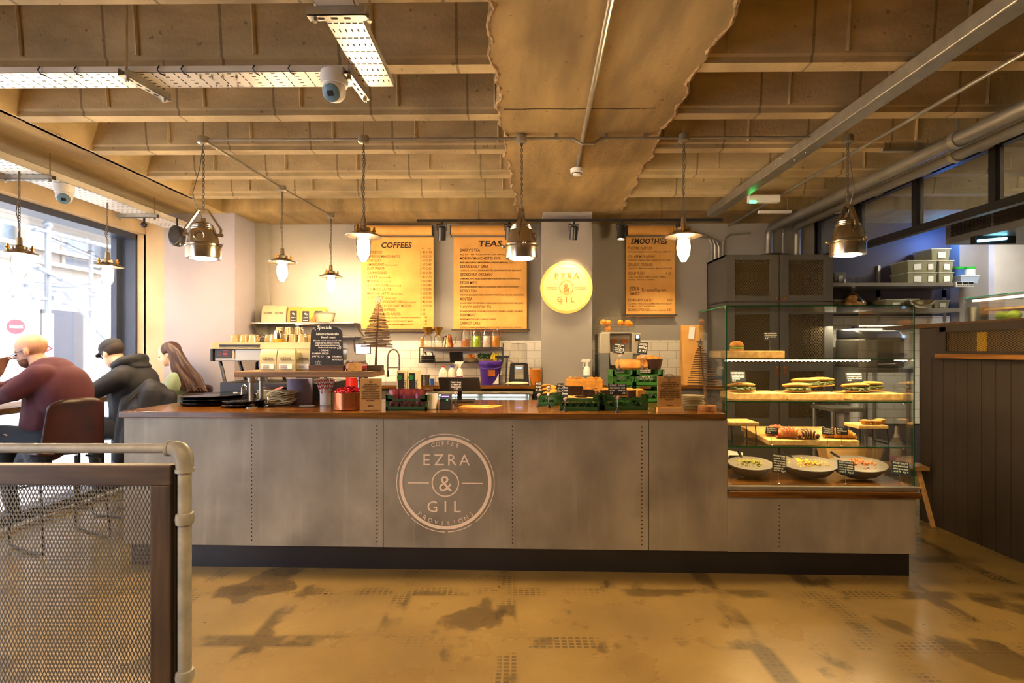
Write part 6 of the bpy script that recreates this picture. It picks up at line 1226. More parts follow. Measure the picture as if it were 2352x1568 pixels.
# juicer
jy = 5.75; kq = jy/F; jx = lambda px: (px-1421)*kq; jz = lambda py: EYE+(800-py)*kq-BZ
o = thing('orange_juicer', 'grey automatic orange juicing machine with wire fruit basket', 'juicer', (px_x(1421, 800, jy), jy, BZ))
M_jg = mk('juicer_grey', '#b3aa95', .35, .2, var=.05)
build(MB().box(jx(1374), jx(1397), -.12, .25, jz(811), jz(766)).box(jx(1446), jx(1466), -.12, .25, jz(811), jz(766)).box(jx(1397), jx(1446), .0, .25, jz(811), jz(766)), 'upper_housing', M_jg, o, smooth=0, bevel=.006)
build(MB().box(jx(1374), jx(1396), -.10, .25, 0, jz(812)).box(jx(1447), jx(1466), -.10, .25, 0, jz(812)).box(jx(1396), jx(1447), .02, .25, 0, jz(812)), 'lower_body', mk('juicer_blue_grey', '#7d7f7c', .4, .3), o, smooth=0, bevel=.004)
build(MB().prism([(jx(1396), jz(808)), (jx(1448), jz(808)), (jx(1445), jz(838)), (jx(1399), jz(838))], -.14, -.02, 'y'), 'juice_tray', M_jg, o, smooth=0, bevel=.004)
build(MB().box(jx(1398), jx(1445), -.12, -.116, jz(806), jz(767)), 'clear_cover', M_jar, o, smooth=0)
for px in (1408, 1433): build(MB().at(jx(px), -.06, jz(785), rx=0).lathe([(0, -7*kq), (4*kq, -6*kq), (8*kq, 6*kq), (0, 7*kq)], 14).at(), 'orange_press_cup', mk('press_orange%d' % px, '#c8681a', .35), o); build(MB().ball((jx(px), -.095, jz(790)), .011, 8, 6), 'press_bolt', M_steel, o)
build(MB().box(jx(1453), jx(1464), -.125, -.12, jz(787), jz(769)), 'control_panel', M_black, o, smooth=0); build(MB().box(jx(1455), jx(1462), -.128, -.125, jz(777), jz(770)), 'display', glow('blue_lcd', (.35, .6, 1), 2), o, smooth=0); build(MB().box(jx(1453), jx(1464), -.128, -.125, jz(787), jz(784)), 'orange_label', mk('orange_lab', '#d8861a', .5), o, smooth=0)
build(MB().box(jx(1379), jx(1452), -.10, .22, jz(766), jz(762)), 'basket_tray', M_jg, o, smooth=0)
m = MB(); bx0, bx1, bz0, bz1 = jx(1380), jx(1452), jz(762), jz(728)
for i in range(7):
    z = bz0+(bz1-bz0)*i/6; e = .006*i*.3; m.tube([(bx0-e, -.10-e, z), (bx1+e, -.10-e, z), (bx1+e, .2+e, z), (bx0-e, .2+e, z)], .002, 4, closed=True)
for i in range(6): x = bx0+(bx1-bx0)*i/5; m.cyl((x, -.10, bz0), (x, -.112, bz1), .002, n=4).cyl((x, .2, bz0), (x, .212, bz1), .002, n=4)
for i in range(5): m.tube([(bx0, .0+i*.03, bz0+i*.012), (bx0-.07, .0+i*.03, bz0-.02+i*.012), (bx0-.11, i*.03, bz0-.06)], .002, 4)
build(m, 'wire_basket', M_rod, o)
jo = o.location
for i, (px, py, dy, lab) in enumerate(((1384, 741, -.06, 'whole orange at the left of the juicer basket'), (1396, 742, -.05, 'whole orange second from left in the juicer basket'), (1395, 755, -.04, 'whole orange low in the juicer basket'), (1423, 742, -.05, 'whole orange in the middle of the juicer basket'), (1439, 742, -.04, 'whole orange right of centre in the juicer basket'), (1446, 744, -.0, 'whole orange at the right of the juicer basket'))):
    ob_ = thing('orange', lab, 'orange', (jo.x+jx(px), jo.y+dy, jo.z+jz(py))); build(MB().ball((0, 0, 0), .034, 16, 10), 'fruit', mk('orange_peel%d' % i, '#e8900f', .4, var=.06, bump=.2, bscale=200), ob_); build(MB().ball((0, 0, .0335), .004, 6, 4), 'stem_end', M_twig, ob_)
# cash basket, kraft bag at right
p = WT(1588, 870+0, BZ); o = thing('tall_kraft_bag', 'tall brown kraft paper bag with white tag on the back counter', 'paper bag', (px_x(1588, 800, 5.75), 5.75, BZ)); k = 5.75/F
build(MB().hexa([(-22*k, -.08, 0), (23*k, -.08, 0), (23*k, .08, 0), (-22*k, .08, 0)], [(-25*k, -.02, 135*k), (26*k, -.02, 135*k), (26*k, .02, 135*k), (-25*k, .02, 135*k)]), 'bag_body', M_kraft, o, smooth=0, bevel=.004)
build(MB().at(0, -.035, 120*k, ry=.12, rx=-.08).box(-8*k, 5*k, -.003, 0, -16*k, 12*k).at(), 'tag', M_lab, o, smooth=0); m = MB(Matrix.Translation((0, -.062, 0)) @ Euler((-.11, 0, 0)).to_matrix().to_4x4()); ring(m, 8.6*k, 9.2*k, 3*k, 62*k, -.02, 30); m.text('&', 9*k, 3*k, 59*k, y=-.02); build(m, 'printed_stamp', M_inkb, o, smooth=0)
o = thing('wire_basket', 'small black wire basket on the back counter beside the juicer', 'basket', (px_x(1497, 800, 5.9), 5.9, BZ+.0)); m = MB()
for i in range(7): m.tube([(-.12, -.06, i*.022+.02), (.12, -.06, i*.022+.02), (.12, .06, i*.022+.02), (-.12, .06, i*.022+.02)], .0018, 4, closed=True)
for i in range(9): m.cyl((-.12+.03*i, -.06, .02), (-.12+.03*i, -.06, .155), .0018, n=4)
build(m, 'wires', M_black, o); build(MB().box(-.12, .12, -.06, .06, 0, .02), 'base', M_ply, o, smooth=0)
o = thing('cardboard_box', 'open kraft cardboard box behind the clipboard notice', 'box', (px_x(1590, 800, 5.3)-.12, 4.95, ZT-.0)); 
COL.objects.unlink(o); bpy.data.objects.remove(o)
# coffee shelf on the wall, far left
sy = 5.98; a = PY(577, 741, sy); b = PY(812, 741, sy); o = thing('wire_wall_shelf', 'white angled wall shelf with coffee bags behind the espresso machine', 'shelf', (a.x, sy, a.z)); w = b.x-a.x
build(MB().box(0, w, 0, .25, -.01, .004), 'shelf_board', M_steel, o, smooth=0, bevel=.003)
build(MB().tube([(0, 0, 0), (.09, .18, -.17)], .008, 6).tube([(w, 0, 0), (w+.05, .2, -.14)], .008, 6).tube([(.09, .22, -.15), (w+.02, .22, -.15)], .01, 6), 'bracket', M_steel, o); build(MB().box(.09, w, .05, .24, -.16, -.15), 'lower_shelf', M_steel, o, smooth=0)
k = 6.05/F
for i, (px, w_, h_, mt, pan, lab) in enumerate(((620, 30, 40, M_bag, False, 'cream coffee bag, leftmost on the wall shelf'), (646, 30, 39, M_bag, False, 'cream coffee bag, second on the wall shelf'), (678, 28, 36, M_bago, True, 'orange coffee bag with black label, third on the wall shelf'), (706, 28, 35, M_bago, True, 'orange coffee bag with black label, fourth on the wall shelf'), (735, 32, 36, M_bago, True, 'orange coffee bag, rightmost on the wall shelf'))):
    coffee_bag((px_x(px, 740, 6.08), 6.08, a.z+.004), w_*k, h_*k, .10, lab, mt, 'OZONE', pan, dark=True)
item('steel_tub', 'tub', 'clear tub with steel rim at the right end of the wall shelf', (px_x(741, 740, 6.0)+.02, 5.93+.08, a.z+.004), [('tub_body', MB().lathe([(0, 0), (19*k, 0), (23*k, 20*k), (0, 20*k)], 24), milky('cloudy_tub', '#d8c8a0', .6)), ('rim', MB().lathe([(22.5*k, 19*k), (24*k, 21*k), (22*k, 23*k), (0, 23*k)], 24), M_steel)])
q = PY(683, 800, 4.75); k = 4.75/F; item('bean_hopper', 'grinder hopper', 'clear coffee grinder hopper half full of beans behind the cups', (q.x, 4.98, PY(683, 800, 4.75).z), [('hopper', MB().lathe([(18*k, 0), (28*k, 54*k), (0, 54*k)], 28), M_jar), ('lid', MB().lathe([(27*k, 54*k), (29*k, 55*k), (29*k, 58*k), (0, 59*k)], 28), M_steel), ('beans', MB().lathe([(0, .002), (17*k, .002), (24*k, 32*k), (0, 36*k)], 24), mk('coffee_beans', '#6b3a18', .5, var=.4, scale=90))])
item('coffee_grinder', 'grinder', 'black coffee grinder body under the clear bean hopper', (q.x, 4.98, BZ-.3), [('grinder_body', MB().box(-.07, .07, -.09, .12, 0, q.z-BZ+.3-.002), M_blackp), ('spout', MB().box(-.02, .02, -.14, -.09, .3, .36), M_steel)])
item('grinder_table', 'table', 'low steel side table carrying the coffee grinder behind the machine', (q.x, 4.98, 0), [('table_top', MB().box(-.3, .5, -.16, .3, BZ-.33, BZ-.30), M_steel)]+[('leg', MB().cyl((a_, b_, 0), (a_, b_, BZ-.33), .018, n=8), M_steel) for a_ in (-.27, .47) for b_ in (-.13, .27)])
for i, (px, w_, h_, lab, mt) in enumerate(((541, 11, 23, 'white milk jug behind the black trays, left of two', M_white), (553, 11, 22, 'white milk jug behind the black trays, right of two', M_white), (590, 9, 21, 'steel milk pitcher between the pipe legs, left', M_chrome), (618, 14, 12, 'low steel dish behind the napkins', M_chrome))):
    Y_ = 4.18; k = Y_/F; item('milk_pitcher', 'jug', lab, (px_x(px, 900, Y_), Y_, ZT), [('jug_body', MB().lathe([(0, 0), (w_*.5*k, 0), (w_*.52*k, h_*.5*k), (w_*.42*k, h_*k), (w_*.38*k, h_*k), (w_*.4*k, .004), (0, .004)], 20), mt), ('handle', MB().tube([(w_*.45*k, 0, h_*.85*k), (w_*.8*k, 0, h_*.7*k), (w_*.5*k, 0, h_*.25*k)], .003, 6), mt)])
k = 4.15/F; item('chrome_water_tap', 'tap', 'small curved chrome tap behind the black trays', (px_x(556, 900, 4.1), 4.1, ZT), [('stem', MB().lathe([(0, 0), (.018, 0), (.018, .03), (.008, .035), (.008, .1), (0, .1)], 14), M_chrome), ('spout', MB().tube([(0, 0, .08), (0, 0, .12), (.02, -.01, .14), (.04, -.02, .125), (.045, -.02, .10)], .007, 8), M_chrome)])
item('pink_cloth', 'cloth', 'folded pink cleaning cloth under the plank shelf', (px_x(628, 880, 4.25), 4.25, ZT+.10), [('cloth', MB().grid(lambda u, v: ((u-.5)*.16, (v-.5)*.10, .012*sin(u*6+v*3)), 10, 6), mk('pink_cloth', '#b06a68', .9, var=.15))])
item('organiser_box', 'box', 'low clear plastic organiser box under the pink cloth', (px_x(628, 880, 4.25), 4.25, ZT), [('box_body', MB().box(-.1, .12, -.06, .06, 0, .085), M_tub), ('lid', MB().box(-.102, .122, -.062, .062, .085, .09), M_tubl)])
# ---------------------------------------------------------------- food in the display case
def GP(px, py, z): return PZ(px, py, z)
def on_shelf(px, z, t): s_ = CL(px, 900, t)[0]; return CW(s_, t, 0)+Vector((0, 0, z))
def board(px0, px1, z, t, h, label, d=.24, name='serving_board'):
    a = on_shelf(px0, z, t); b = on_shelf(px1, z, t); w = (b-a).length; o = thing(name, label, 'board', a+Vector((0, 0, .0005)), CRZ)
    build(MB().box(0, w, 0, d, 0, h), 'board_slab', M_board, o, smooth=0, bevel=.004)
    build(MB().box(.01, w-.01, .01, d-.01, h, h+.001), 'paper_sheet', M_tiss, o, smooth=0) if h > .03 else None
    return a, w, z+h+.0015
A1 = board(1655, 1803, ZA, .24, .047, 'thick wooden board on the top glass shelf', .24)
B1 = board(1652+30, 1806, ZB_, .13, .042, 'wooden board at the left of the middle glass shelf')
B2 = board(1812, 1938, ZB_, .13, .042, 'wooden board in the centre of the middle glass shelf')
B3 = board(1958, 2080, ZB_, .13, .042, 'wooden board at the right of the middle glass shelf')
# burger
q = on_shelf(1692, A1[2], .33); item('burger', 'burger', 'glazed round bun sandwich with lettuce on the top glass shelf', q, [('bun_top', MB().ball((0, 0, .040), (.046, .044, .030), 18, 10), M_bread), ('lettuce', MB().lathe([(0, .016), (.044, .014), (.052, .020), (.046, .026), (0, .028)], 18), mk('lettuce', '#5c8a26', .6, var=.3, scale=30)), ('bun_base', MB().lathe([(0, 0), (.042, 0), (.046, .008), (.044, .016), (0, .017)], 18), M_bread2)])
M_fill = mk('sandwich_filling', '#4a2414', .6, var=.7, scale=90, col2='#3f5a18')
def ciabatta(q, label, rz, s=1, tilt=0):
    t = thing('ciabatta_sandwich', label, 'sandwich', q, rz)
    T = Euler((tilt, 0, 0)).to_matrix().to_4x4()
    build(MB(T @ Euler((-.16, 0, 0)).to_matrix().to_4x4()).ball((0, .01, .050*s), (.095*s, .055*s, .017*s), 22, 10, .02), 'bread_top', M_bread2, t)
    build(MB(T).ball((0, .005, .013*s), (.092*s, .055*s, .012*s), 22, 8, .02), 'bread_base', M_bread2, t)
    m = MB(T); m.lathe([(0, .018*s), (.07*s, .016*s), (.082*s, .026*s), (.07*s, .034*s), (0, .034*s)], 24, sy=.62)
    for i in range(22): a = pi+pi*i/21; m.ball((.076*s*cos(a), .052*s*sin(a), .024*s+random.uniform(-.008, .010)), (.013, .010, .007), 6, 4, .3)
    build(m, 'filling', M_fill, t)
ciabatta(on_shelf(1705, B1[2], .21), 'filled ciabatta sandwich on the left board of the middle shelf', .05)
ciabatta(on_shelf(1832, B2[2], .20), 'filled ciabatta, front left of the three on the centre board', .05); ciabatta(on_shelf(1852, B2[2]+.03, .26), 'filled ciabatta, middle one leaning on the centre board', -.15, 1, .0); ciabatta(on_shelf(1884, B2[2]+.035, .27), 'filled ciabatta, right one leaning on the centre board', -.2)
ciabatta(on_shelf(1968, B3[2], .20), 'filled ciabatta, left one on the right-hand board', .05); ciabatta(on_shelf(1998, B3[2]+.008, .25), 'filled ciabatta, right one on the right-hand board', -.1)
M_ncard = mk('dark_printed_card', '#1c2026', .3, var=.1)
def ecard(px, z, t, w, h, top, label, lines, rz=CRZ, tilt=-.25): return price(on_shelf(px, z, t), 0, w, h, label, lines, top, rz, tilt, 0, 'wire', zb=z, cardm=M_ncard)
ecard(1770, A1[2], .30, 33, 19, 43, 'printed menu card on a wire clip on the top glass shelf', ['FRIED CHICKEN BUN', 'slaw, pickles, gem lettuce,', 'house sauce', '6.0'])
ecard(1695, B1[2], .18, 33, 25, 48, 'printed menu card on a wire clip on the left board of the middle shelf', ['SALT BEEF CIABATTA', 'mustard, gherkin, rocket,', 'emmental cheese', 'toasted', '6.5'])
ecard(1962, B3[2], .19, 38, 22, 46, 'printed menu card on a wire clip on the right-hand board of the middle shelf', ['HALLOUMI CIABATTA', 'roast peppers, rocket,', 'hummus, chilli jam', '6.0'])
# shelf C
o = thing('board_stand', 'small wooden board on black wire legs at the left of the lower glass shelf', 'stand', on_shelf(1672, ZCs, .16), CRZ)
kC = 3.6/F; build(MB().box(.01, 72*kC, 0, .20, .115, .138), 'board_top', M_board, o, smooth=0, bevel=.006)
for x in (.03, 66*kC): build(MB().tube([(x, .02, .115), (x+.006, .02, .004), (x+.006, .18, .004), (x, .18, .115)], .004, 5), 'wire_leg', M_black, o)
o = thing('board_stand', 'small board on wire legs holding tarts at the right of the lower glass shelf', 'stand', on_shelf(1972, ZCs, .14), CRZ)
build(MB().box(0, 68*kC, 0, .17, .100, .125), 'board_top', M_board, o, smooth=0, bevel=.006)
for x in (.015, 66*kC): build(MB().tube([(x, .01, .10), (x+.006*(1 if x > .1 else -1), .0, .004), (x+.006*(1 if x > .1 else -1), .17, .004), (x, .16, .10)], .004, 5), 'wire_leg', M_black, o)
for i, (px, dt, lab) in enumerate(((1988, .06, 'golden custard tart on the small right-hand stand, left one'), (2012, .05, 'golden custard tart on the small right-hand stand, front one'), (2022, .11, 'golden custard tart on the small right-hand stand, rear one'))):
    item('custard_tart', 'tart', lab, on_shelf(px, ZCs+.126, .14+dt), [('pastry_case', MB().lathe([(0, 0), (.024, 0), (.036, .024), (.033, .026), (.03, .02), (0, .018)], 18), M_bread), ('tart_filling', MB().ball((0, 0, .021), (.031, .031, .010), 12, 6, .08), M_bread2)])
# slanted croissant board
a = on_shelf(1765, ZCs, .09); b = on_shelf(1975, ZCs, .09); w = (b-a).length; o = thing('croissant_board', 'large pale wooden board of croissants on the lower glass shelf', 'board', a+Vector((0, 0, .0005)), CRZ)
build(MB().hexa([(0, 0, 0), (w, 0, 0), (w-.05, .34, .045), (-.05, .34, .045)], [(0, 0, .030), (w, 0, .030), (w-.05, .34, .075), (-.05, .34, .075)]), 'board_slab', M_board, o, smooth=0, bevel=.003); build(MB().box(-.03, w-.06, .30, .33, 0, .040), 'riser', M_board, o, smooth=0)
M_rcro = mk('raspberry_croissant', '#b52418', .4, var=.3, scale=18, col2='#e08a4a'); M_ccro = mk('chocolate_croissant', '#4a2410', .45, var=.3, scale=30)
def croissant(px, t, label, rz, stripe=None, s=1, z=0):
    q = on_shelf(px, ZCs+.033+(t-.09)*.13+z, t); o = thing('croissant', label, 'croissant', q, rz); n = 15; bm_ = MB(); sm_ = MB()
    for i in range(n):
        f = (i/(n-1)-.5)*2; r = (.030*(1-f*f)**.6+.006)*s*(1+.10*(i % 2)); a_ = f*1.0
        c = (sin(a_)*.085*s, -.03*(1-cos(a_))*s*1.8, r*.85)
        (sm_ if (stripe and i % 2) else bm_).at(*c, rz=-a_).ball((0, 0, 0), (.0105*s, r, r*.9), 12, 8)
    build(bm_.at(), 'pastry', M_bread2 if stripe else M_bread, o)
    if stripe: build(sm_.at(), 'stripes', stripe, o)
croissant(1812, .15, 'red striped raspberry croissant on the croissant board', -.2, M_rcro, 1.1); croissant(1782, .22, 'red raspberry croissant behind the others at the left of the board', .1, M_rcro, 1.0)
croissant(1853, .13, 'dark striped chocolate croissant in the middle of the board', -.1, M_ccro, .95); croissant(1912, .17, 'golden croissant behind the cards at the right of the board', .0, None, .9); croissant(1938, .15, 'golden sugar-topped croissant at the right end of the board', -.1, None, .9)
for px, lab, ln in ((1769, 'chalk price card in front of the raspberry croissants', ['RASPBERRY', 'CROISSANT', '2.8']), (1898, 'chalk price card, left of the pair before the golden croissants', ['CHOCOLATE', '& HAZELNUT', 'CROISSANT 2.9']), (1930, 'chalk price card, right of the pair before the golden croissants', ['PLAIN', 'CROISSANT', '2.2'])):
    price(on_shelf(px+4, ZCs, .07), 0, 27, 16, lab, ln, 42, CRZ, -.2, .08, 'wire', zb=ZCs)
# base: bowls of salad
ZB0 = gb+.001
M_bowl = mk('grey_stone_bowl', '#6f675b', .35, var=.1); M_bowli = mk('pale_bowl_inside', '#a39a88', .25, var=.05)
sal = [mk('green_grain_salad', '#b59a2a', .6, var=.35, scale=50, col2='#7f8c22'), mk('yellow_chickpea_salad', '#e0b02c', .5, var=.25, scale=50), mk('orange_root_salad', '#b0622a', .5, var=.4, scale=50)]
for i, (px, w_, lab, sl) in enumerate(((1722, 100, 'grey oval bowl of green grain salad, leftmost in the case', 'green and yellow grain salad in the leftmost bowl'), (1855, 122, 'grey oval bowl of yellow chickpea salad in the middle of the case', 'yellow chickpea salad in the middle bowl'), (1968, 122, 'grey oval bowl of orange roast salad, rightmost in the case', 'orange roast vegetable salad in the rightmost bowl'))):
    q = on_shelf(px, ZB0, .27); k = mpp(q); R = w_*k/2; R = min(R, .19)
    o = thing('salad_bowl', lab, 'bowl', q, CRZ-.12); pr = [(0, 0), (R*.45, 0), (R*.75, .025), (R, .085), (R*.99, .088), (R*.70, .035), (0, .012)]
    o.rotation_euler = (.24, 0, CRZ-.12); o.location.z += R*.72*.10; build(MB().at(ry=0).lathe(pr[:5], 36, sy=.72).at(), 'bowl_outside', M_bowl, o); build(MB().lathe([(R*.97, .087), (R*.70, .035), (0, .012)], 36, sy=.72), 'bowl_inside', M_bowli, o)
    m = MB()
    for j in range(150): a = random.uniform(0, 2*pi); r = sqrt(random.random())*R*.74; m.ball((r*cos(a), r*sin(a)*.72, .064+random.uniform(-.008, .012)+.030*(1-r/R)), random.uniform(.005, .010), 5, 4, .3)
    m.lathe([(0, .06), (R*.6, .055), (R*.72, .045), (R*.5, .03), (0, .03)], 24, sy=.7)
    ob_ = build(m, 'salad', sal[i], label=sl, cat='salad', kind='stuff', loc=o.location, rz=CRZ-.12); ob_.rotation_euler = (.24, 0, CRZ-.12)
    g_ = MB(); [g_.ball((random.uniform(-.4, .4)*R, random.uniform(-.3, .3)*R, .084), (.010, .008, .004), 5, 4, .3) for _ in range(14)]
    o2 = thing('serving_spoon', ['black serving spoon in the leftmost salad bowl', 'black serving spoon in the middle salad bowl', 'black serving spoon in the rightmost salad bowl'][i], 'spoon', q+Vector((-.03, .02, .075)), CRZ); build(MB().tube([(0, 0, 0), (.0 if i == 0 else -.08, .10, .075)], [.007, .010], 6), 'handle', M_blackp, o2); build(MB().ball((.004, -.012, -.004), (.02, .028, .006), 10, 6), 'spoon_head', M_blackp, o2)
for px, w_, h_, tp, lab, ln in ((1790, 32, 42, 68, 'tall tilted printed menu card between the left and middle salad bowls', ['BANG BANG CUCUMBER', 'cucumber, radish,', 'sesame, spring onion,', 'chilli, soy dressing,', 'coriander, mint', '(vegan)', 'sml 4  lrg 6']), (1943, 38, 30, 54, 'teal printed menu card between the middle and right salad bowls', ['ROAST CHICKPEA', 'squash, feta, spinach,', 'tahini, pomegranate,', 'mint & lemon', 'sml 4  lrg 6']), (2068, 40, 29, 54, 'teal printed menu card at the right end of the display base', ['ROAST ROOTS', 'carrot, beetroot, lentil,', 'walnut, goats cheese', 'sml 4  lrg 6'])):
    price(on_shelf(px, ZB0, .06), 0, w_, h_, lab, ln, tp, CRZ, -.3, .12, 'wire', zb=ZB0, cardm=M_slate if px == 1790 else mk('teal_card%d' % px, '#27414f', .3))
o = thing('blank_card', 'cream blank card leaning behind the leftmost salad bowl', 'card', on_shelf(1690, ZB0, .50), CRZ); build(MB().at(rx=-.4, ry=.15).box(-.055, .055, 0, .003, .04, .13).at(), 'card', M_lab, o, smooth=0); build(MB().prism([(0, 0), (.05, 0), (.0, .10)], -.05, .05, 'x'), 'easel', M_black, o, smooth=0)
# wooden fork box behind the case, trestle and spray bottle
q = PY(1931, 1075, 4.22); k = mpp(q)
st = thing('trestle_bench', 'folding pale wooden trestle stool behind the right end of the display case', 'stool', (px_x(2050, 1060, 4.62), 4.62, 0)); zs = PY(2055, 1064, 4.62).z; k = 4.62/F
build(MB().at(rz=-.28).box(-60*k, 62*k, -.10, .10, zs-.03, zs).at(), 'seat_board', wood('pale_trestle', '#8a6632', '#a98548', .5), st, smooth=0, bevel=.002)
for x, dx in ((-40*k, 0), (44*k, 12*k)):
    for y, s_ in ((-.07, -1), (.07, 1)): build(MB().tube([(x, y, zs-.03), (x+dx*1.1, y+s_*.10, 0)], .018, 4), 'leg', M_ply, st, smooth=0)
build(MB().cyl((-35*k, -.1, .3), (48*k, -.1, .3), .012, n=6), 'stretcher', M_ply, st)
item('pump_bottle', 'bottle', 'clear pointed squeeze bottle with pink label on the trestle stool', (px_x(2058, 1050, 4.56), 4.56, zs), [('bottle_body', MB().lathe([(0, 0), (11*k, 0), (11.5*k, 2*k), (11*k, 52*k), (5*k, 62*k), (0, 62*k)], 20), milky('clear_plastic', '#d8d2c4', .7)), ('nozzle', MB().lathe([(5*k, 62*k), (5*k, 67*k), (3*k, 70*k), (2.4*k, 86*k), (0, 88*k)], 14), M_wpl), ('label', MB().lathe([(11.7*k, 3*k), (11.8*k, 4*k), (11.8*k, 20*k), (11.6*k, 21*k)], 20), mk('pink_label', '#c98aa8', .5))])
bx = thing('wooden_cutlery_box', 'tapered pale wooden box of wooden cutlery behind the salad bowls', 'box', on_shelf(1931, LED, .74)+Vector((0, 0, .0)), CRZ); k = mpp(bx.location); a, b = 34*k, 46*k
hb = 47*k; m = MB(); m.hexa([(-a, -.06, 0), (a, -.06, 0), (a, .06, 0), (-a, .06, 0)], [(-b, -.08, hb), (b, -.08, hb), (b, .08, hb), (-b, .08, hb)]); zoff = .13
build(m, 'box_body', M_ply, bx, smooth=0, bevel=.002); bx.location.z = LED+.001; 
ws = build(MB().box(-.007, .007, -.001, .001, 0, .12), 'wooden_fork', M_ply, smooth=0, label='flat wooden fork standing in the wooden box behind the salads', cat='fork', group='wooden forks in the box')
for i in range(26):
    c_ = ws if i == 0 else ws.copy()
    if i: COL.objects.link(c_)
    c_.location = (bx.location.x+random.uniform(-.09, .06), bx.location.y+random.uniform(-.05, .05), bx.location.z+hb-.085); c_.rotation_euler = (random.uniform(-.2, .2), random.uniform(-.25, .25), random.uniform(0, 3))
# ---------------------------------------------------------------- window bar, stools, people
bar = thing('window_bar', 'long wooden bar top along the shop window', 'bar counter'); BH = 1.01
build(MB().box(-4.15, -3.75, .2, 5.7, BH-.045, BH), 'bar_top', M_shelfw, bar, smooth=0, bevel=.003)
for y in (1.0, 2.4, 3.45, 4.9, 5.6): build(MB().cyl((-4.0, y, 0), (-4.0, y, BH-.045), .02, n=10), 'leg', M_black, bar)
M_shell = mk('oxblood_leather', '#1c0c0f', .35, var=.4, scale=7, col2='#40191d')
def stool(x, y, rz, label, hs=.66):
    t = thing('shell_bar_stool', label, 'bar stool', (x, y, 0), rz)   # local: sitter faces -x, back at +x
    def back(u, v):
        a = (u-.5)*1.9; w = .235*(1-.12*v); r = .16
        return (.13+.10*cos(a)-.02+.06*v, w*sin(a)*1.08, hs+.03+.40*v-.05*(abs(u-.5)*2)**3*v)
    o = build(MB().grid(back, 16, 10), 'backrest', M_shell, t); o.modifiers.new('s', 'SOLIDIFY').thickness = .014
    def seat(u, v):
        q = (u-.5)*.44; r = -.24+.44*v; return (r, q, hs+.03*(abs(u-.5)*2)**2+.02*v*v-.03*(1-v)**3)
    o = build(MB().grid(seat, 12, 12), 'seat', M_shell, t); o.modifiers.new('s', 'SOLIDIFY').thickness = .018
    for s_ in (-1, 1):
        y_ = s_*.21; r = .05
        pts = [(-.06, y_*.7, hs-.03), (-.20, y_*.9, hs-.06), (-.25, y_, .06), (-.235, y_, .02), (-.19, y_, .010), (.19, y_, .010), (.235, y_, .02), (.25, y_, .06), (.15, y_*.9, hs-.05), (.04, y_*.7, hs-.03)]
        build(MB().tube(pts, .0085, 8), 'sled_leg', M_black, t)
    for x_, z_ in ((-.232, .24), (.225, .30), (-.215, .42)): build(MB().cyl((x_, -.21, z_), (x_, .21, z_), .008, n=8), 'crossbar', M_black, t)
    return t
stool(-3.42, 4.03, -.45, 'dark red shell-back bar stool under the man in maroon')
stool(-3.40, 4.82, -.25, 'dark red shell-back bar stool draped with a black jacket')
stool(-3.35, 5.35, -.15, 'dark red shell-back bar stool under the long-haired woman')
M_skin = mk('skin', '#b98c74', .5, var=.08, scale=8); M_skin2 = mk('pale_skin', '#e0b79c', .5, var=.06)
def cap(mb, a, ra, b, rb, n=12, fl=1.0):
    a, b = Vector(a), Vector(b); mb.tube([a, a.lerp(b, .5), b], [ra, (ra+rb)/2, rb], n, flat=fl); mb.ball(a, ra, n, 8); mb.ball(b, rb, n, 8)
def organic(mb, name, mat, parent, vox=.010, sm=6, label=None):
    o = build(mb, name, mat, parent, smooth=180, world=True, label=label)
    r = o.modifiers.new('r', 'REMESH'); r.mode = 'VOXEL'; r.voxel_size = vox; r.use_smooth_shade = True
    s_ = o.modifiers.new('s', 'SMOOTH'); s_.iterations = sm; s_.factor = .5
    return o
def hand(mb, w, d, up, side, s=1):
    """five-finger hand: wrist w, pointing d, thumb toward side"""
    w, d, up, side = Vector(w), Vector(d).normalized(), Vector(up).normalized(), Vector(side).normalized()
    pc = w+d*.045*s
    for k in (-1, 0, 1): cap(mb, w+side*k*.014*s, .015*s, pc+side*k*.024*s+d*.02*s, .013*s, 8)
    for k, L_ in ((-1.5, .055), (-.5, .068), (.5, .072), (1.5, .062)):
        a = w+d*.078*s+side*k*.020*s; b = a+d*L_*.5*s+side*k*.003; c = b+(d*.6-up*.8).normalized()*L_*.5*s
        cap(mb, a, .0088*s, b, .0082*s, 8); cap(mb, b, .0082*s, c, .007*s, 8)
    a = w+d*.025*s+side*.022*s; b = a+(d*.5+side).normalized()*.035*s; c = b+(d+side*.3-up*.3).normalized()*.028*s
    cap(mb, a, .012*s, b, .0105*s, 8); cap(mb, b, .0105*s, c, .008*s, 8)
def head(mb, c, fwd, s=1, up=(0, 0, 1)):
    """head with brow, nose, mouth, chin, ears; returns frame"""
    c = Vector(c); f = Vector(fwd).normalized(); u = (Vector(up)-f*Vector(up).dot(f)).normalized(); r = f.cross(u)
    T = Matrix.Translation(c) @ Matrix((f, r*-1, u)).transposed().to_4x4() @ Matrix.Scale(s, 4)
    old = mb.T; mb.T = T      # local x forward, y left, z up ; head height .23
    mb.ball((-.012, 0, .035), (.098, .076, .086), 24, 16); mb.ball((.025, 0, -.03), (.066, .058, .080), 20, 14)
    mb.ball((.060, 0, -.088), (.024, .026, .020), 12, 8); mb.ball((.078, 0, .018), (.014, .05, .010), 12, 8)
    mb.tube([(.085, 0, .010), (.105, 0, -.022), (.092, 0, -.030)], [.008, .014, .010], 8)
    for y in (-1, 1): mb.ball((.092, y*.013, -.027), .009, 8, 6); mb.ball((-.008, y*.078, -.012), (.018, .010, .030), 10, 8)
    mb.ball((.084, 0, -.052), (.010, .024, .006), 10, 6); mb.ball((.082, 0, -.062), (.011, .021, .007), 10, 6)
    mb.T = old; return T
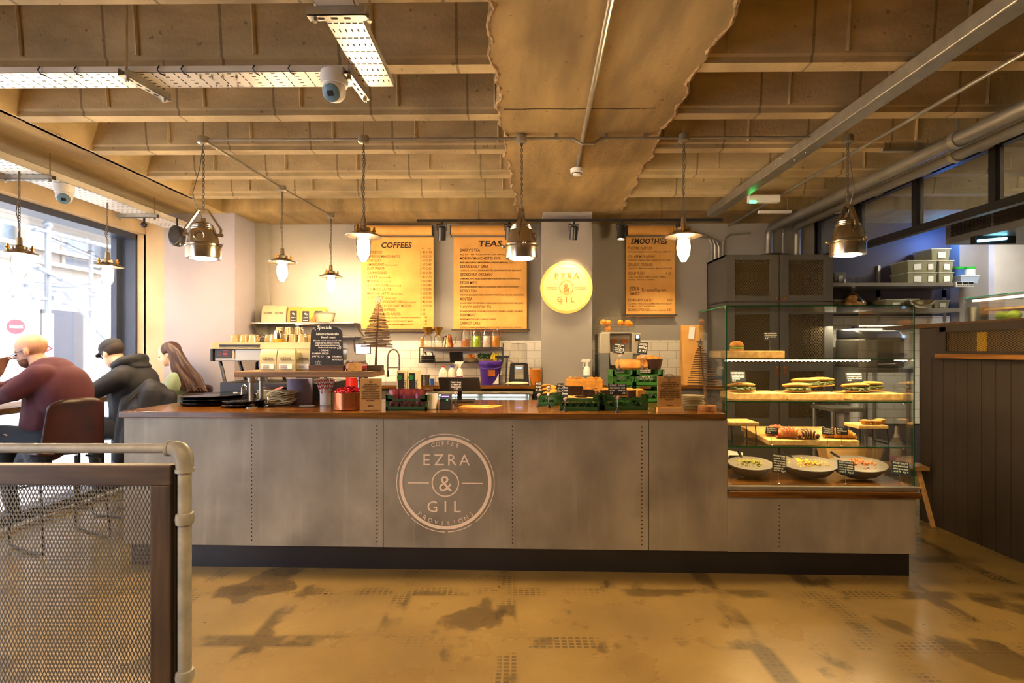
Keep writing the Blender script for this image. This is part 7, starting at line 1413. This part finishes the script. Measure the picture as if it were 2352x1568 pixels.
def inner(mb, spine, r, *arms):
    for a, b in zip(spine, spine[1:]): cap(mb, a, r, b, r)
    for ar in arms:
        cap(mb, spine[0], r*.6, ar[0], .032)
        for a, b in zip(ar, ar[1:]): cap(mb, a, .030, b, .022)
def eyes(T, parent):
    m = MB(T)
    for y in (-.03, .03): m.ball((.082, y, -.004), (.008, .012, .006), 10, 6)
    build(m, 'eyes', mk('eye_dark', '#2a211c', .3), parent, world=True)
# --- man in maroon
Yq = 4.0; P1 = lambda x, y, dy=0: PY(x, y, Yq+dy)
root = P1(100, 1010); man = thing('person', 'bald bearded person in a maroon sweater sitting at the window bar', 'person', (root.x, root.y, .70))
m = MB(); T = head(m, P1(72, 806), (-.93, -.22, -.30), 1.05); cap(m, P1(84, 824), .058, P1(100, 848), .066)
hand(m, P1(0, 852, -.05), (.5, -.2, .85), (-1, 0, .3), (0, -1, 0)); cap(m, P1(-28, 880, -.05), .035, P1(0, 852, -.05), .026)
hand(m, P1(-8, 992, -.16), (1, 0, -.15), (0, 0, 1), (0, -1, 0))
inner(m, [P1(100, 848), P1(120, 880), P1(122, 960)], .08, [P1(92, 866, -.14), P1(30, 900, -.24), P1(-40, 925, -.20), P1(-8, 992, -.16)], [P1(92, 862, .14), P1(10, 895, .10), P1(-28, 880, -.02), P1(0, 852, -.05)])
organic(m, 'body', M_skin, man, .006, 3); eyes(T, man)
b_ = MB(T); b_.ball((.034, 0, -.066), (.060, .060, .046), 18, 12); b_.ball((.092, 0, -.043), (.006, .026, .006), 8, 6)
build(b_, 'beard', mk('dark_beard', '#6a4834', .9, var=.4, scale=60), man, world=True)
m = MB()
cap(m, P1(104, 850), .092, P1(120, 872), .16); cap(m, P1(120, 872), .175, P1(125, 925), .185); cap(m, P1(125, 925), .185, P1(108, 985), .165); cap(m, P1(108, 985), .165, P1(105, 1010), .165)
m.ball(P1(150, 905), (.16, .20, .22), 20, 14); m.ball(P1(100, 862, -.12), (.10, .09, .08), 16, 12); m.ball(P1(100, 862, .14), (.10, .09, .08), 16, 12)
cap(m, P1(84, 866, -.16), .088, P1(30, 900, -.24), .070); cap(m, P1(30, 900, -.24), .066, P1(-40, 925, -.20), .045); cap(m, P1(92, 862, .14), .08, P1(10, 895, .10), .055); cap(m, P1(10, 895, .10), .052, P1(-28, 880, -.02), .040)
organic(m, 'sweater', mk('maroon_knit', '#481a28', .85, var=.2, scale=6, bump=.9, bscale=5), man, .011, 8)
m = MB()
for dy in (-.10, .10): cap(m, P1(105, 1015, dy), .105, P1(5, 1000, dy*1.3), .078); cap(m, P1(5, 1000, dy*1.3), .074, P1(20, 1120, dy), .052); cap(m, P1(20, 1120, dy), .05, P1(30, 1170, dy), .045)
organic(m, 'jeans', mk('navy_denim', '#1e2836', .8, var=.15), man, .012, 6)
m = MB()
for dy in (-.10, .10): cap(m, P1(34, 1180, dy), .045, P1(-2, 1188, dy), .036)
organic(m, 'shoes', M_black, man, .010, 3)
m = MB(T)
m.tube([(.095, -.055, .0), (.10, -.03, -.012), (.10, -.01, 0), (.10, .01, 0), (.10, .03, -.012), (.095, .055, .0), (.0, .08, .008)], .002, 5).tube([(.095, -.055, .0), (.0, -.08, .008)], .002, 5); build(m, 'glasses', M_black, man, world=True)
# --- person in dark hooded jacket and cap
Yq2 = 4.75; P2 = lambda x, y, dy=0: PY(x, y, Yq2+dy)
root = P2(300, 985); man2 = thing('person', 'person in a dark hooded jacket and dark cap leaning on the window bar', 'person', (root.x, root.y, .70))
m = MB(); T = head(m, P2(258, 812), (-.85, .25, -.45), 1.0); cap(m, P2(268, 825), .055, P2(285, 842), .062); hand(m, P2(205, 905, -.2), (-1, 0, -.1), (0, 0, 1), (0, 1, 0)); hand(m, P2(200, 900, .25), (-1, 0, -.1), (0, 0, 1), (0, -1, 0))
inner(m, [P2(285, 842), P2(298, 880), P2(303, 960)], .08, [P2(280, 868, -.15), P2(215, 900, -.25), P2(205, 905, -.2)], [P2(278, 862, .15), P2(222, 892, .22), P2(200, 900, .25)])
organic(m, 'body', M_skin2, man2, .008, 3); eyes(T, man2)
m = MB(T); m.ball((-.018, 0, .038), (.104, .083, .084), 22, 14); organic(m, 'hair', mk('dark_hair', '#2a211e', .7, var=.3), man2, .009, 2)
m = MB(T); m.ball((-.012, 0, .058), (.108, .088, .074), 22, 12); m.ball((.105, 0, .045), (.065, .062, .010), 16, 6); organic(m, 'cap', mk('charcoal_cap', '#23252b', .8, var=.4, scale=22), man2, .008, 2)
m = MB()
cap(m, P2(290, 852), .10, P2(298, 880), .17); cap(m, P2(298, 880), .18, P2(305, 930), .175); cap(m, P2(305, 930), .175, P2(302, 985), .165); m.ball(P2(285, 862, -.13), (.11, .10, .09), 16, 12); m.ball(P2(285, 862, .15), (.10, .10, .09), 16, 12)
cap(m, P2(275, 868, -.18), .092, P2(215, 900, -.25), .068); cap(m, P2(215, 900, -.25), .064, P2(205, 905, -.2), .05); cap(m, P2(278, 862, .16), .085, P2(222, 892, .22), .06); cap(m, P2(222, 892, .22), .06, P2(205, 900, .25), .045)
m.ball(P2(318, 880), (.15, .19, .17), 18, 12)
jk = mk('dark_navy_jacket', '#0e1220', .7, var=.25, scale=7, bump=1, bscale=9); organic(m, 'jacket', jk, man2, .011, 8)
m = MB(); c = P2(292, 836)
for i in range(14):
    a = 2*pi*i/14; b = 2*pi*(i+1)/14; q = lambda a: Vector((c.x+.02+.095*cos(a), c.y+.12*sin(a), c.z+.015+.035*cos(a)))
    cap(m, q(a), .036+.012*(cos(a) > 0), q(b), .036+.012*(cos(b) > 0), 8)
m.ball((c.x+.10, c.y, c.z-.02), (.09, .12, .05), 16, 10); organic(m, 'hood', jk, man2, .011, 4)
m = MB()
for dy in (-.10, .10): cap(m, P2(300, 990, dy), .105, P2(215, 975, dy*1.3), .078); cap(m, P2(215, 975, dy*1.3), .074, P2(225, 1085, dy), .05); cap(m, P2(225, 1085, dy), .05, P2(232, 1120, dy), .045)
organic(m, 'trousers', mk('black_trousers', '#14151a', .8, var=.2), man2, .012, 6)
# --- woman with long hair
Yq3 = 5.32; P3 = lambda x, y, dy=0: PY(x, y, Yq3+dy)
root = P3(430, 960); wo = thing('person', 'person with long brown hair and a pale green top sitting by the left pillar', 'person', (root.x, root.y, .68))
m = MB(); T = head(m, P3(388, 814), (-.92, -.25, -.32), .96); cap(m, P3(400, 832), .045, P3(412, 850), .05); hand(m, P3(345, 905, -.15), (-1, 0, 0), (0, 0, 1), (0, 1, 0), .9)
inner(m, [P3(412, 850), P3(420, 890), P3(426, 940)], .07, [P3(405, 870, -.1), P3(385, 905, -.2), P3(345, 905, -.15)], [P3(402, 868, .1), P3(375, 905, .18)])
organic(m, 'body', M_skin2, wo, .008, 3); eyes(T, wo)
m = MB(); cap(m, P3(412, 862), .085, P3(420, 890), .135); cap(m, P3(420, 890), .135, P3(428, 960), .13); cap(m, P3(402, 868, -.12), .062, P3(385, 905, -.2), .05); cap(m, P3(385, 905, -.2), .048, P3(352, 905, -.15), .036); cap(m, P3(402, 868, .12), .062, P3(375, 905, .18), .045)
m.ball(P3(408, 884, -.06), (.12, .13, .13), 16, 12)
organic(m, 'top', mk('pale_green_top', '#93a58e', .8, var=.12, scale=9, bump=.3, bscale=30), wo, .010, 6)
m = MB(T); m.ball((-.030, 0, .042), (.100, .090, .086), 22, 14); m.T = Matrix.Identity(4)
random.seed(5)
inn = [(386, 792), (392, 815), (397, 845), (404, 875), (410, 895)]; out = [(392, 788), (412, 805), (432, 838), (462, 868), (476, 900)]
for j in range(40):
    f = (j % 10)/9; dy = -.13+.26*(j//10)/3; pts = []
    for k, (a, b) in enumerate(zip(inn, out)):
        pts.append(P3(a[0]+(b[0]-a[0])*f+random.uniform(-1, 1), a[1]+(b[1]-a[1])*f, dy*(.75+.1*k)+random.uniform(-.01, .01)))
    rs_ = [.020, .022, .020, .017, .008]
    for k in range(4): cap(m, pts[k], rs_[k], pts[k+1], rs_[k+1], 8)
organic(m, 'hair', mk('long_brown_hair', '#3b2115', .5, var=.45, scale=14, stretch=(6, 6, .6)), wo, .008, 2)
m = MB()
for dy in (-.09, .09): cap(m, P3(428, 965, dy), .095, P3(352, 965, dy), .07); cap(m, P3(352, 965, dy), .066, P3(358, 1060, dy), .045)
organic(m, 'trousers', mk('dark_trousers', '#1c1a20', .8), wo, .012, 6)
# jackets over stools
def draped(label, pts, mat, vox=.011):
    c = pts[0][0]; t = thing('draped_jacket', label, 'jacket', (c.x, c.y, c.z)); m = MB()
    for a, ra, b, rb in pts: cap(m, a, ra, b, rb, 12)
    organic(m, 'jacket_body', mat, t, vox, 5); m = MB(); a, ra, b, rb = pts[0]
    m.tube([a+Vector((0, -ra*.98, .01)), a.lerp(b, .5)+Vector((0, -(ra+rb)*.5, 0)), b+Vector((0, -rb*.98, 0))], .004, 5); build(m, 'seam', M_chrome, t, world=True)
J = lambda x, y, dy=0: PY(x, y, 4.6+dy)
draped('black jacket draped over the stool between the maroon sweater and the worktop', [(J(345, 885), .055, J(300, 925), .07), (J(345, 885), .06, J(392, 912), .05), (J(355, 905), .11, J(350, 945), .12), (J(300, 925), .08, J(285, 985), .07), (J(285, 985), .07, J(278, 1050), .065), (J(330, 945), .12, J(310, 1010), .11), (J(392, 912), .05, J(385, 960), .07)], jk)
J = lambda x, y, dy=0: PY(x, y, 3.88+dy)
draped('navy quilted coat hanging off the first stool', [(J(128, 992), .035, J(75, 1018), .05), (J(75, 1018), .055, J(55, 1060), .06), (J(75, 1030), .07, J(95, 1075), .07), (J(128, 992), .03, J(110, 1030), .06)], mk('quilted_navy', '#232b3a', .6, var=.3, scale=50, bump=.8, bscale=40))
# ---------------------------------------------------------------- the street outside
struct('floor_street', MB().box(-16, XL-.3, -8, 26, -.25, -.05), mk('pale_pavement', '#b0aeaa', .8, var=.1), smooth=0)
M_stone = mk('pale_stone', '#8f8676', .8, var=.12, scale=2)
fc = thing('stone_building', 'pale stone building with arches across the street', 'building', (-14, 0, 0))
m = MB(); m.box(0, -3, -6, 30, -.05, 4.0).box(0, -3, -6, 30, 7.2, 11)
for i in range(10): y = -5+i*3.4; m.box(0, -3, y, y+1.1, 4.0, 7.2)
build(m, 'facade_wall', M_stone, fc, smooth=0)
m = MB()
for z in (3.9, 4.3, 7.2, 7.6, 9.6): m.box(.0, .22, -6, 30, z, z+.12)
for i in range(60): m.box(.0, .16, -6+i*.6, -5.8+i*.6, 7.36, 7.55)
build(m, 'cornice', M_stone, fc, smooth=0)
for i in range(10):
    yc = -5+i*3.4+2.25; m = MB()
    for r in (1.1, 1.0): m.tube([(.05, yc+r*cos(a), 6.0+r*sin(a)) for a in [pi*j/14 for j in range(15)]], .05, 6)
    m.box(-.1, .05, yc-1.15, yc-1.02, 4, 6).box(-.1, .05, yc+1.02, yc+1.15, 4, 6); build(m, 'arch', M_stone, fc)
    build(MB().box(-.32, -.3, yc-1.05, yc+1.05, 4.1, 7.1), 'window_pane', mk('far_glass%d' % i, '#5d6468', .2), fc, smooth=0)
for y in (5.5, 12.2, 15.8): build(MB().box(.0, .06, y, y+1.5, -.05, 2.6), 'shop_door', mk('far_door%d' % int(y), '#2f3338', .4), fc, smooth=0)
M_scaf = mk('scaffold_steel', '#9aa3ab', .4, .6, var=.1)
def pole(a, b, r, label, name='scaffold_pole'):
    o = thing(name, label, 'scaffold pole', a); d = b-a; build(MB().cyl((0, 0, 0), d, r, n=12), 'tube', M_scaf, o)
    m = MB(); 
    for f in (.25, .7): m.at(*(d*f)).ball((0, 0, 0), (r*1.7, r*1.7, r*1.5), 8, 6)
    build(m.at(), 'clamp', M_scaf, o); return o
XA, XB = -5.6, -6.6
q = PX(110, 700, XA); p_ = pole(Vector((XA, q.y, -.05)), Vector((XA, q.y, 4.2)), .030, 'upright scaffold pole in the street, nearer one'); zl = PX(110, 720, XA).z; build(MB().cyl((0, 0, .02), (0, 0, zl+.05), .055, n=14), 'white_sleeve', M_white, p_)
q = PX(209, 700, XB); p_ = pole(Vector((XB, q.y, -.05)), Vector((XB, q.y, 4.2)), .030, 'upright scaffold pole in the street, farther one beside the window jamb'); zl = PX(209, 745, XB).z; build(MB().cyl((0, 0, .02), (0, 0, zl+.05), .06, n=14), 'white_sleeve', M_white, p_)
for a, b, X_, X2, lab in (((0, 652), (262, 658), XA, XB, 'horizontal scaffold pole level across the window'), ((60, 656), (262, 682), XA-.1, XB, 'scaffold pole just below the level one, ending left at the upright'), ((0, 675), (104, 686), XA, XA, 'low scaffold pole at the left edge of the window'), ((50, 596), (176, 656), XA+.1, XA, 'fat diagonal scaffold pole sloping down to the right'), ((120, 684), (224, 714), XA, XB, 'diagonal scaffold pole joining the two uprights low down'), ((140, 660), (262, 800), XB, XB, 'long diagonal brace behind the farther upright'), ((0, 505), (262, 568), XA, XA, 'high scaffold ledger under the boards'), ((110, 545), (262, 610), XB, XB, 'high diagonal scaffold brace at the far upright')):
    pole(PX(a[0], a[1], X_), PX(b[0], b[1], X2), .028, lab)
o = thing('scaffold_deck', 'scaffold boards above the pavement outside the window', 'scaffold deck', (-5.4, 2, 3.1))
for i in range(5): build(MB().box(-.28*i-.26, -.28*i, -3, 9, 0, .04), 'board', M_stone, o, smooth=0)
o = thing('no_entry_sign', 'round red no entry sign on a post outside the window', 'road sign', (-11.5, PX(36, 745, -11.5).y, -.05), -.42); zq = PX(36, 745, -11.5).z
build(MB().cyl((-.03, 0, 0), (-.03, 0, zq+.5), .035, n=8), 'post', M_scaf, o); build(MB().at(0, 0, zq, ry=pi/2).lathe([(0, 0), (.17, 0), (.17, .02), (0, .02)], 28), 'red_disc', mk('sign_red', '#c8181c', .4), o); build(MB().box(.02, .03, -.12, .12, zq-.03, zq+.03), 'white_bar', M_white, o, smooth=0)
m = MB(Matrix.Translation((X0+.024, PX(116, 800, X0).y, PX(116, 800, X0).z)) @ Matrix.Rotation(pi/2, 4, 'Z')); m.text('V', .10, 0, .0, rot=pi/2).text('E', .10, 0, -.12, rot=pi/2).text('L', .10, 0, -.23, rot=pi/2)
build(m, 'red_window_lettering', mk('red_vinyl', '#b8304a', .5), wroot, smooth=0)
